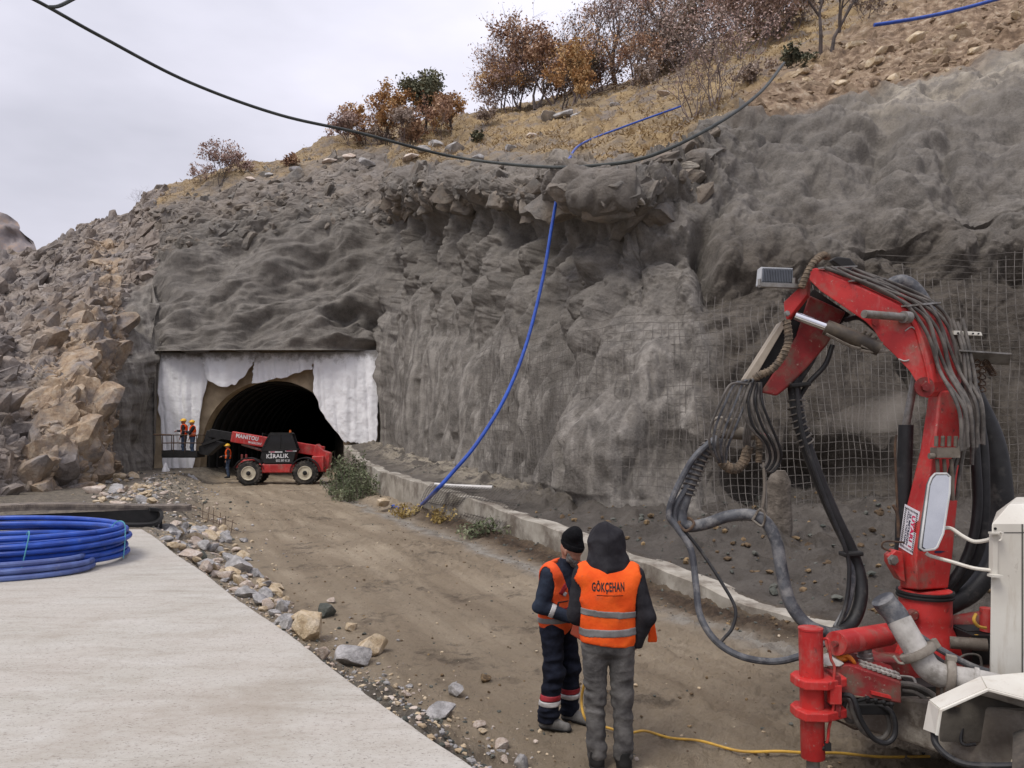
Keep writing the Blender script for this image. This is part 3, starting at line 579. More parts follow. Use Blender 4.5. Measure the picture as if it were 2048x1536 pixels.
# concrete slab the photographer stands on
def slab():
    m, n, b = newmat('brushed_concrete'); co = n.nodes.new('ShaderNodeTexCoord').outputs['Object']
    st = noise(n, mapping(n, co, (.8, 3.2, 1), (0, 0, -.13)), 1.5, 8, .7, .6)
    c = ramp(n, st, [(.30, (.315, .29, .245)), (.46, (.405, .382, .335)), (.66, (.465, .447, .405))])
    c = mixc(n, ramp(n, noise(n, co, .9, 6, .65), [(.4, (0, 0, 0)), (.65, (.5, .5, .5))]), c, (.44, .40, .355))
    pit = noise(n, mapping(n, co, (1, 1.7, 1)), 46, 4, .7)
    c = mixc(n, ramp(n, pit, [(.57, (0, 0, 0)), (.66, (.85, .85, .85))]), c, (.17, .145, .125))
    c = mixc(n, ramp(n, noise(n, co, 18, 6, .7), [(.5, (0, 0, 0)), (.72, (.45, .45, .45))]), c, (.30, .26, .22))
    c = mixc(n, ramp(n, noise(n, co, .6, 8, .72), [(.54, (0, 0, 0)), (.70, (.55, .55, .55))]), c, (.29, .25, .20))
    n.links.new(c, b.inputs['Base Color']); b.inputs['Roughness'].default_value = .85; b.inputs['Specular IOR Level'].default_value = .25
    h = N(n, 'ShaderNodeMath', operation='ADD'); n.links.new(st, h.inputs[0]); n.links.new(pit, h.inputs[1]); bumpit(n, b, h.outputs['Value'], .35, .012)
    e = []
    k = 150
    for i in range(k + 1):
        y = -5 + (12.75 + 5) * i / k; x = -.19 - .652 * (y - 3.67)
        x += .016 * math.sin(y * 2.3) + .012 * float(perlin(np.array([y * 6.0]), np.array([.3]), np.array([0.]), 5)[0]); e.append((x, y))
    pts = [Vector((x, y, .9)) for x, y in e] + [Vector((-30, 12.9, .9)), Vector((-30, -5, .9))]
    mb = MB(); mb.prism(pts, (0, 0, -.32)); o = mb.build('concrete_slab', m, smooth=False, bevel=.012)
    tag(o, kind='structure')
slab()
# ------------------------------------------------------------------ tunnel portal
PYD = 42.6
def portal():
    root = empty('tunnel_portal', P(545, 957, PYD), 'tan concrete tunnel portal with dark arched opening below grey sprayed headwall', 'tunnel')
    cx = P(545, 0, PYD).x; R = 3.95; zc = 1.45
    arch = [(cx - R, -.3), (cx - R - .05, .7)] + [(cx + R * math.cos(a), zc + R * math.sin(a)) for a in np.linspace(math.pi * .98, math.pi * .02, 40)] + [(cx + R + .05, .7), (cx + R, -.3)]
    x0, x1, zt = P(300, 0, PYD).x, P(768, 0, PYD).x, 7.6
    outer = []
    for (x, z) in arch:                       # project every arch point outwards onto the wall's outline
        dx, dz = x - cx, z - 1.0; k = 1e9
        if dx < 0: k = min(k, (x0 - cx) / dx)
        if dx > 0: k = min(k, (x1 - cx) / dx)
        if dz > 0: k = min(k, (zt - 1.0) / dz)
        if dz < 0: k = min(k, (-.3 - 1.0) / dz)
        outer.append((cx + dx * k, 1.0 + dz * k))
    n = len(arch); mb = MB(); vs = []; fs = []
    for (x, z), (ox, oz) in zip(arch, outer): vs += [(ox, PYD, oz), (x, PYD, z), (x, PYD + .9, z)]
    for i in range(n - 1):
        fs += [[3 * i, 3 * i + 3, 3 * i + 4, 3 * i + 1], [3 * i + 1, 3 * i + 4, 3 * i + 5, 3 * i + 2]]
    mb._add(vs, fs); mb.build('portal_wall', PORTAL, root, smooth=False)
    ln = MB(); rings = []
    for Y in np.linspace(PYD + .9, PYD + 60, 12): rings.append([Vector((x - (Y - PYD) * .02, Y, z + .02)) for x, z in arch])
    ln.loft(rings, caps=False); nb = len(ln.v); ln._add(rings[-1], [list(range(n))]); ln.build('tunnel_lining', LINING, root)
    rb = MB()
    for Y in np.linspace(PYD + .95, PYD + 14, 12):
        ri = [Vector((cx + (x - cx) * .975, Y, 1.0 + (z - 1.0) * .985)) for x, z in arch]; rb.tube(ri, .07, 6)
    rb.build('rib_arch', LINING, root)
portal()

def sheet_mat():
    m, n, b = newmat('white_sheeting'); co = n.nodes.new('ShaderNodeTexCoord').outputs['Object']
    sp = n.nodes.new('ShaderNodeSeparateXYZ'); n.links.new(co, sp.inputs['Vector'])
    c = ramp(n, noise(n, co, 1.1, 6, .6), [(.35, (.80, .80, .81)), (.65, (.90, .90, .90))])
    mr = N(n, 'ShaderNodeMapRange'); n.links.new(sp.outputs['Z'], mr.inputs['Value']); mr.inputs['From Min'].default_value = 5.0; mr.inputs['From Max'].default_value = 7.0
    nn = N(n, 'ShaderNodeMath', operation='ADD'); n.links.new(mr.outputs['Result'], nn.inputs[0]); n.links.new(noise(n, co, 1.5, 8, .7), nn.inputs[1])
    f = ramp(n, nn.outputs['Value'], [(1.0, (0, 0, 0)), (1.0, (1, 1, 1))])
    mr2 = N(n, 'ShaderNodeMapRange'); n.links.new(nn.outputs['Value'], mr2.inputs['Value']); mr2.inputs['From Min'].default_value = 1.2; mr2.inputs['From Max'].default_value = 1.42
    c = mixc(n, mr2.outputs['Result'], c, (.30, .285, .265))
    c = mixc(n, ramp(n, noise(n, mapping(n, co, (2.2, 2.2, .3)), 1.2, 6, .65), [(.60, (0, 0, 0)), (.74, (.5, .5, .5))]), c, (.50, .48, .46))
    n.links.new(c, b.inputs['Base Color']); b.inputs['Roughness'].default_value = .75; b.inputs['Specular IOR Level'].default_value = .25
    bumpit(n, b, noise(n, co, 1.5, 8, .6), .6, .2)
    return m
SHEET = sheet_mat()
def sheet(lft, rgt, label, Y0=42.25, amp=.10, seed=0, fold=3.0, sag=None):
    """a hanging sheet between a left edge and a right edge, both given top to bottom (photo pixels on the portal plane)"""
    nu, nv = 60, 70
    def samp(pl):
        pl = np.array(pl, float); d = np.r_[0, np.cumsum(np.hypot(*np.diff(pl, axis=0).T))]; t = np.linspace(0, d[-1], nv)
        return np.stack([np.interp(t, d, pl[:, 0]), np.interp(t, d, pl[:, 1])], 1)
    A, Bq = samp(lft), samp(rgt); u = np.linspace(0, 1, nu)[None, :]; v = np.linspace(0, 1, nv)[:, None]
    px = A[:, :1] * (1 - u) + Bq[:, :1] * u; py = A[:, 1:] * (1 - u) + Bq[:, 1:] * u
    if sag: py = py + sag * 4 * u * (1 - u) * v
    px = px + 5 * perlin(v * 9 + 0 * u, u * .5 + seed, 0 * u, 95) * (np.abs(u - .5) * 2) ** 4; py = py + 5 * perlin(u * 9 + 0 * v, v * .5 + seed, 0 * u, 96) * v ** 6
    x = (px - 1024) / F * Y0; z = CH + (HZ - py) / F * Y0
    dep = perlin(x * fold * .75 + z * .12, z * .10, 0 * x, 80 + seed) * amp * 2.4 + perlin(x * 2.6, z * .25, 0 * x, 81 + seed) * amp * .8 + (1 - 2 * np.abs(perlin((x + z * .6) * 1.1, (z - x) * .35, 0 * x, 82 + seed))) * amp * .5
    yv = Y0 - np.abs(dep) * np.minimum(1, .25 + v * 2) - .03 * v
    me = npmesh('sheet', np.stack([x, yv, z], -1).reshape(-1, 3), grid_faces(nv, nu))
    o = link('protective_sheet', me, SHEET); tag(o, label, 'sheet')
    s = o.modifiers.new('thickness', 'SOLIDIFY'); s.thickness = .012
    return o
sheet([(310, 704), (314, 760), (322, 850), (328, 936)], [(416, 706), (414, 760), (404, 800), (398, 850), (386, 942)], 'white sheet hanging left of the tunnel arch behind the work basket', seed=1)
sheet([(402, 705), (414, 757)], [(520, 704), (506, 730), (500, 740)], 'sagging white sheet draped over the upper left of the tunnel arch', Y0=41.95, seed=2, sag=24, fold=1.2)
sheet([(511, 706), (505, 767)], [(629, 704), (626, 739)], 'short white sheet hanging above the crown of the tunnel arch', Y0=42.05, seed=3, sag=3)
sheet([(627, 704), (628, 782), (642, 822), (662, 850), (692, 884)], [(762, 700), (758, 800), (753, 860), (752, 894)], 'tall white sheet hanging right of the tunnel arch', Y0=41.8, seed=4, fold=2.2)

# heap of discarded sheeting at the foot of the left sheet
def litter():
    for i, (px, py, s, lab) in enumerate([(338, 945, .75, 'crumpled white sheeting lying at the foot of the sheet under the basket'), (372, 950, .55, 'small torn white sheeting strip on dark ground below the basket'), (325, 958, .45, 'flat scrap of white sheeting on the rubble by the tunnel')]):
        c = G(px, py + 16, .05); nu = 40
        u, v = np.meshgrid(np.linspace(-1, 1, nu), np.linspace(-1, 1, nu))
        z = .10 + np.abs(perlin(u * 2.0, v * 2.6, 0 * u + i, 90)) * 1.5 * s + .12 * perlin(u * 5, v * 5, 0 * u + i, 91)
        z = z * np.clip(1.25 - np.hypot(u, v), 0, 1) + .02
        me = npmesh('s', np.stack([c.x + u * s * 1.1, c.y + v * s * .7 + .2 * perlin(u * 2, v, 0 * u, 92), c.z + z], -1).reshape(-1, 3), grid_faces(nu, nu))
        tag(link('crumpled_sheeting', me, SHEET), lab, 'sheeting')
litter()

# ------------------------------------------------------------------ kerb wall
def kerb():
    mb = MB(); ys = np.linspace(5.2, 41.5, 90)
    rings = []
    for y in ys:
        x = float(kx(y)); z = float(kz(y)); j = .02 * math.sin(y * 1.7) + .015 * math.sin(y * 5.1)
        dx = (kx(y + .1) - kx(y - .1)) / .2; nv = Vector((1, -dx, 0)).normalized()
        c = Vector((x + .06, y, 0)); h = .19
        rings.append([c - nv * h + Vector((0, 0, -.3)), c - nv * h + Vector((0, 0, z + j - .02)), c - nv * (h - .025) + Vector((0, 0, z + j)), c + nv * h + Vector((0, 0, z + j)), c + nv * h + Vector((0, 0, -.3))])
    mb.loft(rings); o = mb.build('kerb_wall', KERB, smooth=False)
    tag(o, 'low weathered concrete kerb wall running along the right side of the dirt road', 'wall')
kerb()

# ------------------------------------------------------------------ rocks
def stone_mesh(seed, flat=1.0, cuts=15, rough=.05, sub=3):
    r = random.Random(seed); bm = bmesh.new(); bmesh.ops.create_icosphere(bm, subdivisions=sub, radius=1)
    pl = []
    for i in range(cuts):
        d = Vector((r.gauss(0, 1), r.gauss(0, 1), r.gauss(0, 1))).normalized(); pl.append((d, r.uniform(.40, .78)))
    V = np.array([v.co[:] for v in bm.verts])
    nz_ = fbm(V[:, 0] * 2.2 + seed, V[:, 1] * 2.2, V[:, 2] * 2.2, 4, 71)
    for v, k in zip(bm.verts, nz_):
        for d, h in pl:
            s = v.co.dot(d)
            if s > h: v.co -= d * (s - h) * .96
        v.co *= 1 + rough * float(k)
        v.co.z *= flat
    me = bpy.data.meshes.new('stone'); bm.to_mesh(me); bm.free()
    me.polygons.foreach_set('use_smooth', [True] * len(me.polygons)); me.set_sharp_from_angle(angle=math.radians(24)); return me
def stone_mat(name, a, b_, c):
    m, n, b = newmat(name); co = n.nodes.new('ShaderNodeTexCoord').outputs['Object']
    col = ramp(n, noise(n, co, 1.6, 8, .7), [(.32, a), (.48, b_), (.62, c)])
    col = mixc(n, ramp(n, noise(n, co, 7, 6, .7), [(.52, (0, 0, 0)), (.70, (.6, .6, .6))]), col, tuple(x * .5 for x in a))
    n.links.new(col, b.inputs['Base Color']); b.inputs['Roughness'].default_value = .9; b.inputs['Specular IOR Level'].default_value = .2
    bumpit(n, b, noise(n, co, 6, 8, .7), .6, .08); return m
STAN = stone_mat('tan_stone', (.28, .20, .12), (.52, .41, .27), (.66, .56, .42))
SGRY = stone_mat('grey_stone', (.20, .19, .185), (.34, .33, .32), (.52, .50, .49))
SPNK = stone_mat('pinkish_stone', (.34, .26, .20), (.50, .41, .34), (.64, .57, .50))
SDRK = stone_mat('dark_green_stone', (.05, .055, .047), (.09, .095, .082), (.14, .14, .12))
SMUD = stone_mat('mud_stone', (.05, .035, .022), (.13, .09, .055), (.30, .21, .11))
def rock(px, py, wpx, mat, seed, label, flat=.75, z0=None, name='rock', wide=1.0, group=None):
    """one stone: centre of its foot at photo pixel (px, py)"""
    z = .3
    for _ in range(12):
        g = G(px, py, z); z = float(ground_z(np.array([g.x]), np.array([g.y]))[0])
    g = G(px, py, z); r = wpx / F * g.y / 2
    me = stone_mesh(seed, flat); o = link(name, me, mat); o.scale = (r * 1.12 * wide, r * 1.12 / wide, r * 1.12)
    o.location = (g.x, g.y + r * .4, g.z + r * flat * .55); o.rotation_euler = (0, 0, seed * 1.3)
    return tag(o, label, 'rock', group)
rock(614, 1278, 84, STAN, 3, 'large pale tan boulder wedged at the slab edge in front of a dark stone', .86)
rock(652, 1234, 50, SDRK, 5, 'dark green grey stone right behind the large tan boulder', .8)
rock(662, 1206, 24, SPNK, 25, 'small orange tan stone sitting on the dark stone', .7)
rock(702, 1334, 84, SGRY, 8, 'grey angular boulder with pale top leaning on the slab edge', .72)
rock(742, 1314, 88, STAN, 12, 'broad tan boulder behind the grey pale topped boulder', .62)
rock(646, 1318, 40, SPNK, 15, 'small tan pointed stone left of the grey pale topped boulder', .9)
rock(700, 1262, 38, STAN, 16, 'flat yellowish stone on dark gravel right of the large tan boulder', .5)
rock(874, 1440, 92, SGRY, 18, 'flat pale grey stone lying on gravel beside the slab', .32, wide=1.1)
rock(911, 1392, 46, SGRY, 19, 'rounded grey stone at the road edge', .75)
rock(969, 1366, 26, SMUD, 21, 'muddy brown clod alone on the dirt road', .85)
rock(958, 1455, 26, SPNK, 22, 'small tan stone at the end of the rubble strip', .8)
rock(1042, 1536, 44, SGRY, 23, 'pale grey stone at the bottom end of the rubble strip', .8)
rock(1000, 1500, 40, SPNK, 24, 'long tan stone on the gravel near the bottom of the photo', .6)
rock(766, 1014, 38, STAN, 31, 'tan flat faced boulder at the end of the kerb wall by the weeds', .8)
rock(548, 1190, 40, STAN, 33, 'tan stone at the road side end of the pale stone cluster', .6)
rock(470, 1150, 62, SGRY, 34, 'grey leaning stone beside the slab edge', .9)
rock(402, 1122, 30, SDRK, 35, 'blue grey stone touching the slab edge', 1)
rock(485, 1084, 22, SGRY, 36, 'lone grey stone on the road beside the rebar mesh', .6)
rock(300, 1058, 34, SDRK, 37, 'rounded grey stone at the far corner of the slab', .8)
# the rubble strip: single stones of one kind
def rubble():
    r = random.Random(4); meshes = [stone_mesh(100 + i, r.uniform(.5, .9), sub=2) for i in range(10)]; mats = [STAN, SGRY, SPNK, STAN, SPNK, SGRY]
    variants = [[me.copy() for me in meshes] for _ in mats]
    for vs, mt in zip(variants, mats):
        for me in vs: me.materials.append(mt)
    def put(px, py, wpx, label, group):
        z = .3
        for _ in range(8):
            g = G(px, py, z); z = float(ground_z(np.array([g.x]), np.array([g.y]))[0])
        g = G(px, py, z); rr = wpx / F * g.y / 2
        o = bpy.data.objects.new('rubble_stone', r.choice(r.choice(variants))); COL.objects.link(o)
        o.location = (g.x, g.y, g.z + rr * .3); o.scale = (rr * r.uniform(.8, 1.4), rr * r.uniform(.8, 1.2), rr * r.uniform(.7, 1.1)); o.rotation_euler = (r.uniform(-.4, .4), r.uniform(-.4, .4), r.uniform(0, 6.3))
        tag(o, label, 'rock', group)
    la, ga = 'angular pale stone in the rubble strip between the slab and the road', 'stones of the rubble strip beside the slab'
    edge = [(290, 1056, 450, 1042), (326, 1085, 470, 1078), (398, 1136, 500, 1120), (481, 1192, 560, 1172), (600, 1275, 640, 1262)]
    for k in range(185):
        i = r.choice([0, 0, 0, 1, 1, 1, 2, 2, 2, 3, 3]); t = r.random(); a, b_ = edge[i], edge[min(i + 1, 4)]
        s = r.random() ** 1.25 * .95
        x = (a[0] + (b_[0] - a[0]) * t) * (1 - s) + (a[2] + (b_[2] - a[2]) * t) * s; y = (a[1] + (b_[1] - a[1]) * t) * (1 - s) + (a[3] + (b_[3] - a[3]) * t) * s
        put(x, y, r.choice([16, 22, 28, 34, 44, 56]) * (1 - .4 * s), la, ga)
    for k in range(34):                                   # lower strip
        t = r.random(); x = 690 + 290 * t; y = 1340 + 190 * t; s = r.random()
        put(x + 20 + s * 70, y + s * 6 - 6, r.choice([8, 10, 12, 16, 22]), la, ga)
    lb, gb = 'angular grey stone in the rubble heap left of the tunnel', 'stones of the rubble heap by the tunnel'
    for k in range(105):
        t = r.random(); s = r.random(); x = 195 + 175 * t * (.6 + .4 * s) + r.uniform(-8, 8); y = 950 + 66 * s + 4 * t + 10 * t * s
        put(x, y, r.choice([10, 12, 16, 20, 26, 34, 44]) * (1 - .45 * t), lb, gb)
rubble()
def gravel():
    r = np.random.RandomState(8); mb_v = []; mb_f = []
    base = [stone_mesh(200 + i, .7, sub=1, cuts=7) for i in range(5)]
    data = []
    for me in base:
        v = np.array([x.co[:] for x in me.vertices]); f = np.array([list(p.vertices) for p in me.polygons]); data.append((v, f)); bpy.data.meshes.remove(me)
    cnt = 0; MI = []
    pts = []
    for i in range(7000):                                  # along the slab edge and over the bank
        y = 3.2 + 13 * r.rand() ** 1.6; d = (abs(r.normal()) * .72 + .02); x = edgeL(y) + d / .84; s = .006 + .028 * r.rand() ** 3; pts.append((x, y, s))
    for i in range(900): y = 16 + 22 * r.rand(); x = edgeL(y) + r.normal() * 1.0 + .3; pts.append((x, y, .02 + .06 * r.rand() ** 2))
    for i in range(1500): y = 4.5 + 24 * r.rand() ** 1.5; x = kx(y) - .2 - 1.1 * r.rand() ** 1.5 if r.rand() < .55 else kx(y) + .2 + 2.2 * r.rand(); pts.append((x, y, .008 + .035 * r.rand() ** 3))
    for i in range(2600): y = 4 + 30 * r.rand() ** 1.4; t = r.rand(); x = edgeL(y) + 1 + t * (kx(y) - edgeL(y) - 1.5); pts.append((x, y, .006 + .022 * r.rand() ** 3))
    for i in range(700): y = 6 + 12 * r.rand(); pts.append((kx(y) + .5 + 6 * r.rand(), y, .02 + .07 * r.rand() ** 2.5))
    pts = np.array(pts); zz = ground_z(pts[:, 0], pts[:, 1])
    for k_, ((x, y, s), z) in enumerate(zip(pts, zz)):
        v, f = data[r.randint(5)]; a = r.rand() * 6.28; c_, s_ = math.cos(a), math.sin(a)
        vv = v * s * (.7 + .6 * r.rand(3)); vv = np.stack([vv[:, 0] * c_ - vv[:, 1] * s_, vv[:, 0] * s_ + vv[:, 1] * c_, vv[:, 2]], 1)
        mb_v.append(vv + np.array([x, y, z + s * .35])); mb_f.append(f + cnt); cnt += len(v); MI.append(np.full(len(f), r.choice(4, p=[.3, .25, .2, .25]) if k_ < 7900 else (r.choice([3, 3, 4]) if k_ < 9400 else r.choice([0, 3, 4, 4, 4] if k_ < 12000 else [3, 4, 4]))))
    me = npmesh('gravel', np.concatenate(mb_v), np.concatenate(mb_f), smooth=False)
    o = link('gravel', me, [STAN, SGRY, SPNK, SDRK, SMUD]); me.polygons.foreach_set('material_index', np.concatenate(MI).astype(np.int32)); tag(o, 'loose gravel scattered along the slab edge, road and kerb', kind='stuff')
gravel()
def slope_rocks():
    r = random.Random(21); ms = [stone_mesh(300 + i, .6) for i in range(6)]
    for i, me in enumerate(ms): me.materials.append(SGRY if i % 3 else SPNK)
    mt = [stone_mesh(320 + i, .75) for i in range(5)]
    for me in mt: me.materials.append(STAN)
    def put(px, py, wpx, me, lab, grp):
        p = ter_pix(px, py); k = wpx / F * p.y / 2; o = bpy.data.objects.new('outcrop_rock' if grp[0] == 'g' else 'slope_stone', me); COL.objects.link(o); o.location = p + Vector((0, 0, k * .2)); o.scale = (k * 1.3, k, k); o.rotation_euler = (r.uniform(-.2, .2), r.uniform(-.3, .3), r.uniform(0, 6.3)); tag(o, lab, 'rock', grp)
    for px, py, s in ((1095, 238, 50), (1128, 232, 40), (1160, 235, 34), (870, 292, 44), (905, 300, 40), (845, 305, 30), (960, 318, 38), (1020, 300, 36), (700, 318, 34), (660, 326, 28), (740, 330, 36), (590, 345, 30), (1230, 215, 26), (1330, 190, 30), (820, 318, 34), (540, 352, 24), (500, 362, 26), (1060, 275, 30)):
        put(px, py, s, r.choice(ms), 'grey limestone outcrop block in the dry grass on the slope', 'grey outcrop rocks on the grass slope')
    for k in range(34):
        t = r.random(); px = 1480 + 560 * t; py = 200 - 90 * t - r.uniform(-18, 95) * (.5 + .5 * t)
        put(px, py, r.choice([8, 10, 14, 20, 30, 42]), r.choice(mt), 'tan stone lying on the bare brown earth of the upper right slope', 'tan stones on the brown earth')
slope_rocks()
def rim_blocks():
    r = random.Random(33); m = stone_mat('coated_rock', (.12, .11, .10), (.19, .177, .16), (.27, .25, .225)); pal = stone_mat('pale_ledge_rock', (.22, .20, .175), (.34, .31, .265), (.48, .43, .36))
    A = [stone_mesh(400 + i, r.uniform(.55, .85), cuts=13, rough=.08, sub=4) for i in range(8)]; Bm = [x.copy() for x in A]
    for x in A: x.materials.append(m)
    for x in Bm: x.materials.append(pal)
    def put(px, t, s, pale, zo):
        p, nn = ter_at(px, t, zo); o = bpy.data.objects.new('rim_block', r.choice(Bm if pale else A)); COL.objects.link(o); k = s / F * p.y / 2
        o.location = p - nn * k * .85 - Vector((0, 0, k * .25)); o.scale = (k * r.uniform(1.1, 1.7), k * 1.2, k * r.uniform(.7, 1.0)); o.rotation_euler = (r.uniform(-.35, .35), r.uniform(-.35, .35), r.uniform(0, 6.28))
        tag(o, 'broken grey rock block in the ledge along the rim of the cliff', 'rock', 'broken rock blocks along the cliff rim')
    for k in range(30):
        px = 790 + 600 * r.random(); put(px, r.uniform(3.45, 4.12), r.choice([26, 34, 44, 56]) * (1.1 if 1000 < px < 1320 else .7), r.random() < .2, 2)
    for k in range(34): put(330 + 420 * r.random(), r.uniform(3.5, 4.7), r.choice([18, 26, 36, 48]), r.random() < .2, 1)
    for px, t, s in ((1190, 4.06, 92), (1130, 4.08, 70), (1255, 4.02, 74), (1060, 3.98, 66), (1150, 3.9, 62), (1230, 3.8, 70), (1000, 3.9, 56), (1300, 3.9, 60)): put(px, t, s, t > 3.97, 2)
rim_blocks()
def crag_mat(name, base, tan):
    """rock whose colour runs on from stone to stone, as in one bedrock face"""
    m, n, b = newmat(name); co = n.nodes.new('ShaderNodeTexCoord').outputs['Object']; at = N(n, 'ShaderNodeAttribute', attribute_name='tan')
    mid = noise(n, co, 1.1, 8, .7); c = ramp(n, mid, [(.30, base[0]), (.46, base[1]), (.60, base[2]), (.74, base[3])])
    f = N(n, 'ShaderNodeMath', operation='MULTIPLY'); n.links.new(ramp(n, noise(n, co, .5, 6, .68), [(.40, (.0, .0, .0)), (.56, (1, 1, 1))]), f.inputs[0]); n.links.new(at.outputs['Fac'], f.inputs[1])
    c = mixc(n, f.outputs['Value'], c, ramp(n, noise(n, co, 2.6, 7, .7), [(.34, tan[0]), (.50, tan[1]), (.66, tan[2])]))
    c = mixc(n, ramp(n, noise(n, co, 9, 6, .75), [(.54, (0, 0, 0)), (.70, (.55, .55, .55))]), c, tuple(x * .5 for x in base[0]))
    n.links.new(c, b.inputs['Base Color']); b.inputs['Roughness'].default_value = .95; b.inputs['Specular IOR Level'].default_value = .15
    bumpit(n, b, noise(n, co, 5, 9, .75), .8, .12); return m
def scree():
    r = np.random.RandomState(44); data = []
    for i in range(12):
        me = stone_mesh(500 + i, .62, sub=3, cuts=16, rough=.10); data.append((np.array([x.co[:] for x in me.vertices]), np.array([list(p.vertices) for p in me.polygons]))); bpy.data.meshes.remove(me)
    tanc = [(.24, .165, .105), (.40, .30, .205), (.50, .42, .32)]
    bed = crag_mat('bedrock', [(.11, .097, .09), (.20, .178, .165), (.28, .252, .235), (.40, .365, .34)], tanc); coat = crag_mat('coated_rim_rock', [(.12, .11, .10), (.175, .163, .147), (.22, .206, .188), (.29, .27, .245)], tanc)
    def scatter(mask, sets, name, lab, mat, dip):
        rr, cc = np.where(mask); pr = TER[rr, cc, 1] ** 2; pr = pr / pr.sum(); V = []; Fq = []; cnt = 0; TA = []
        for n, s0, s1, emb, jit in sets:
            sel = r.choice(len(rr), size=n, p=pr)
            for a, c in zip(rr[sel], cc[sel]):
                p = TER[a, c]; nn = NRM[a, c]; s = s0 + (s1 - s0) * r.rand() ** 2.2; v, f = data[r.randint(12)]
                ax = np.zeros((3, 3)); ax[0] = np.array(dip) + r.normal(size=3) * jit; ax[0] /= np.linalg.norm(ax[0]); ax[2] = nn + r.normal(size=3) * jit; ax[2] -= ax[0] * ax[0].dot(ax[2]); ax[2] /= np.linalg.norm(ax[2]); ax[1] = np.cross(ax[2], ax[0])
                V.append((v * s * np.array([1.1 + .7 * r.rand(), .7 + .4 * r.rand(), .8 + .5 * r.rand()])) @ ax + p - nn * s * emb); Fq.append(f + cnt); cnt += len(v); TA.append(np.full(len(v), tanm[a, c]))
        me = npmesh(name, np.concatenate(V), np.concatenate(Fq), smooth=False); at = me.attributes.new('tan', 'FLOAT', 'POINT'); at.data.foreach_set('value', np.concatenate(TA).astype(np.float32))
        tag(link(name, me, mat), lab, kind='stuff')
    vis = (PX > -260) & (PX < 2100)
    scatter(left & vis & (rockm > .55) & (TT > .02) & (TT < 6.1), [(1700, .40, 1.35, .52, .28), (2200, .18, .6, .35, .4), (3000, .04, .2, .1, .8)], 'craggy_bedrock', 'craggy fractured bedrock of the slope left of the tunnel', bed, (.55, .35, .75))
    scatter(head & (TT > 3.2) & (TT < 5.3), [(260, .35, 1.1, .55, .3), (500, .08, .35, .3, .7)], 'craggy_rim', 'craggy grey rock along the rim above the tunnel', coat, (.8, .2, .5))
    scatter(right & vis & (PX < 1420) & (TT > 3.3) & (TT < 4.3), [(240, .3, .95, .55, .3), (450, .06, .28, .3, .7)], 'craggy_rim', 'craggy grey rock along the rim of the right wall', coat, (.8, -.2, .35))
    earth = crag_mat('earth_stones', [(.16, .115, .08), (.26, .19, .13), (.36, .275, .195), (.48, .395, .30)], tanc)
    scatter(right & vis & (soil > .4), [(120, .3, 1.0, .5, .5), (900, .05, .35, .2, .8)], 'earth_rubble', 'loose stones in the bare earth of the upper right slope', earth, (1, 0, .3))
scree()

# ------------------------------------------------------------------ pipes, coils, cables, small site things
def coil(cx, cy, z0, R, n, tilt, dirn, mat, label, seed, rp=.033, squash=.8, ties=(), lift=0):
    r = random.Random(seed); mb = MB(); pts = []; k = 0
    root = empty('pipe_coil', (cx, cy, z0), label, 'pipe coil', 'coils of blue pipe on the slab')
    X_, Y_ = Vector((math.cos(dirn), math.sin(dirn), 0)), Vector((-math.sin(dirn), math.cos(dirn), 0))
    def pos(a, rad, h):
        p = X_ * (math.cos(a) * rad) + Y_ * (math.sin(a) * rad * squash)
        return Vector((cx, cy, z0)) + p + Vector((0, 0, h + tilt * (p.dot(X_) / R + 1) * .5 + lift * (1 - p.dot(X_) / R) * .5))
    for i in range(n):
        rad = R - .068 * (i % 3) + r.uniform(-.015, .015); h = rp + .066 * (i // 2) + r.uniform(-.008, .008); ph = r.uniform(0, 6.28)
        ring = [pos(2 * math.pi * t / 60, rad + .014 * math.sin(2 * math.pi * t / 60 * 3 + ph), h + .010 * math.sin(2 * math.pi * t / 60 * 2 + ph * 2)) for t in range(61)]
        mb.tube(ring, rp, 10, caps=False)
    mb.build('pipe_winding', mat, root)
    for a in ties:
        t = MB(); H = rp * 2 + .066 * ((n - 1) // 2)
        loop = [pos(a, R + .05, -.005 + 0), pos(a + .03, R + .052, H * .5), pos(a + .06, R + .03, H + .02), pos(a + .07, R - .10, H + .03), pos(a + .05, R - .20, H * .6), pos(a + .02, R - .2, 0)]
        t.tube(loop, .007, 6, sm=5); t.build('tie_strap', CYAN, root)
    return root
coil(-6.58, 9.75, .9, 1.78, 11, .05, -.35, BLUE, 'upright stacked coil of bright blue pipe bound with cyan ties', 1, ties=(-.62, -1.42, -2.2, .3), squash=.72)
coil(-6.4, 8.8, .9, 1.5, 5, .0, .05, PBLUE, 'loose low coil of duller blue pipe lying in front of the bound coil', 2, squash=.5)

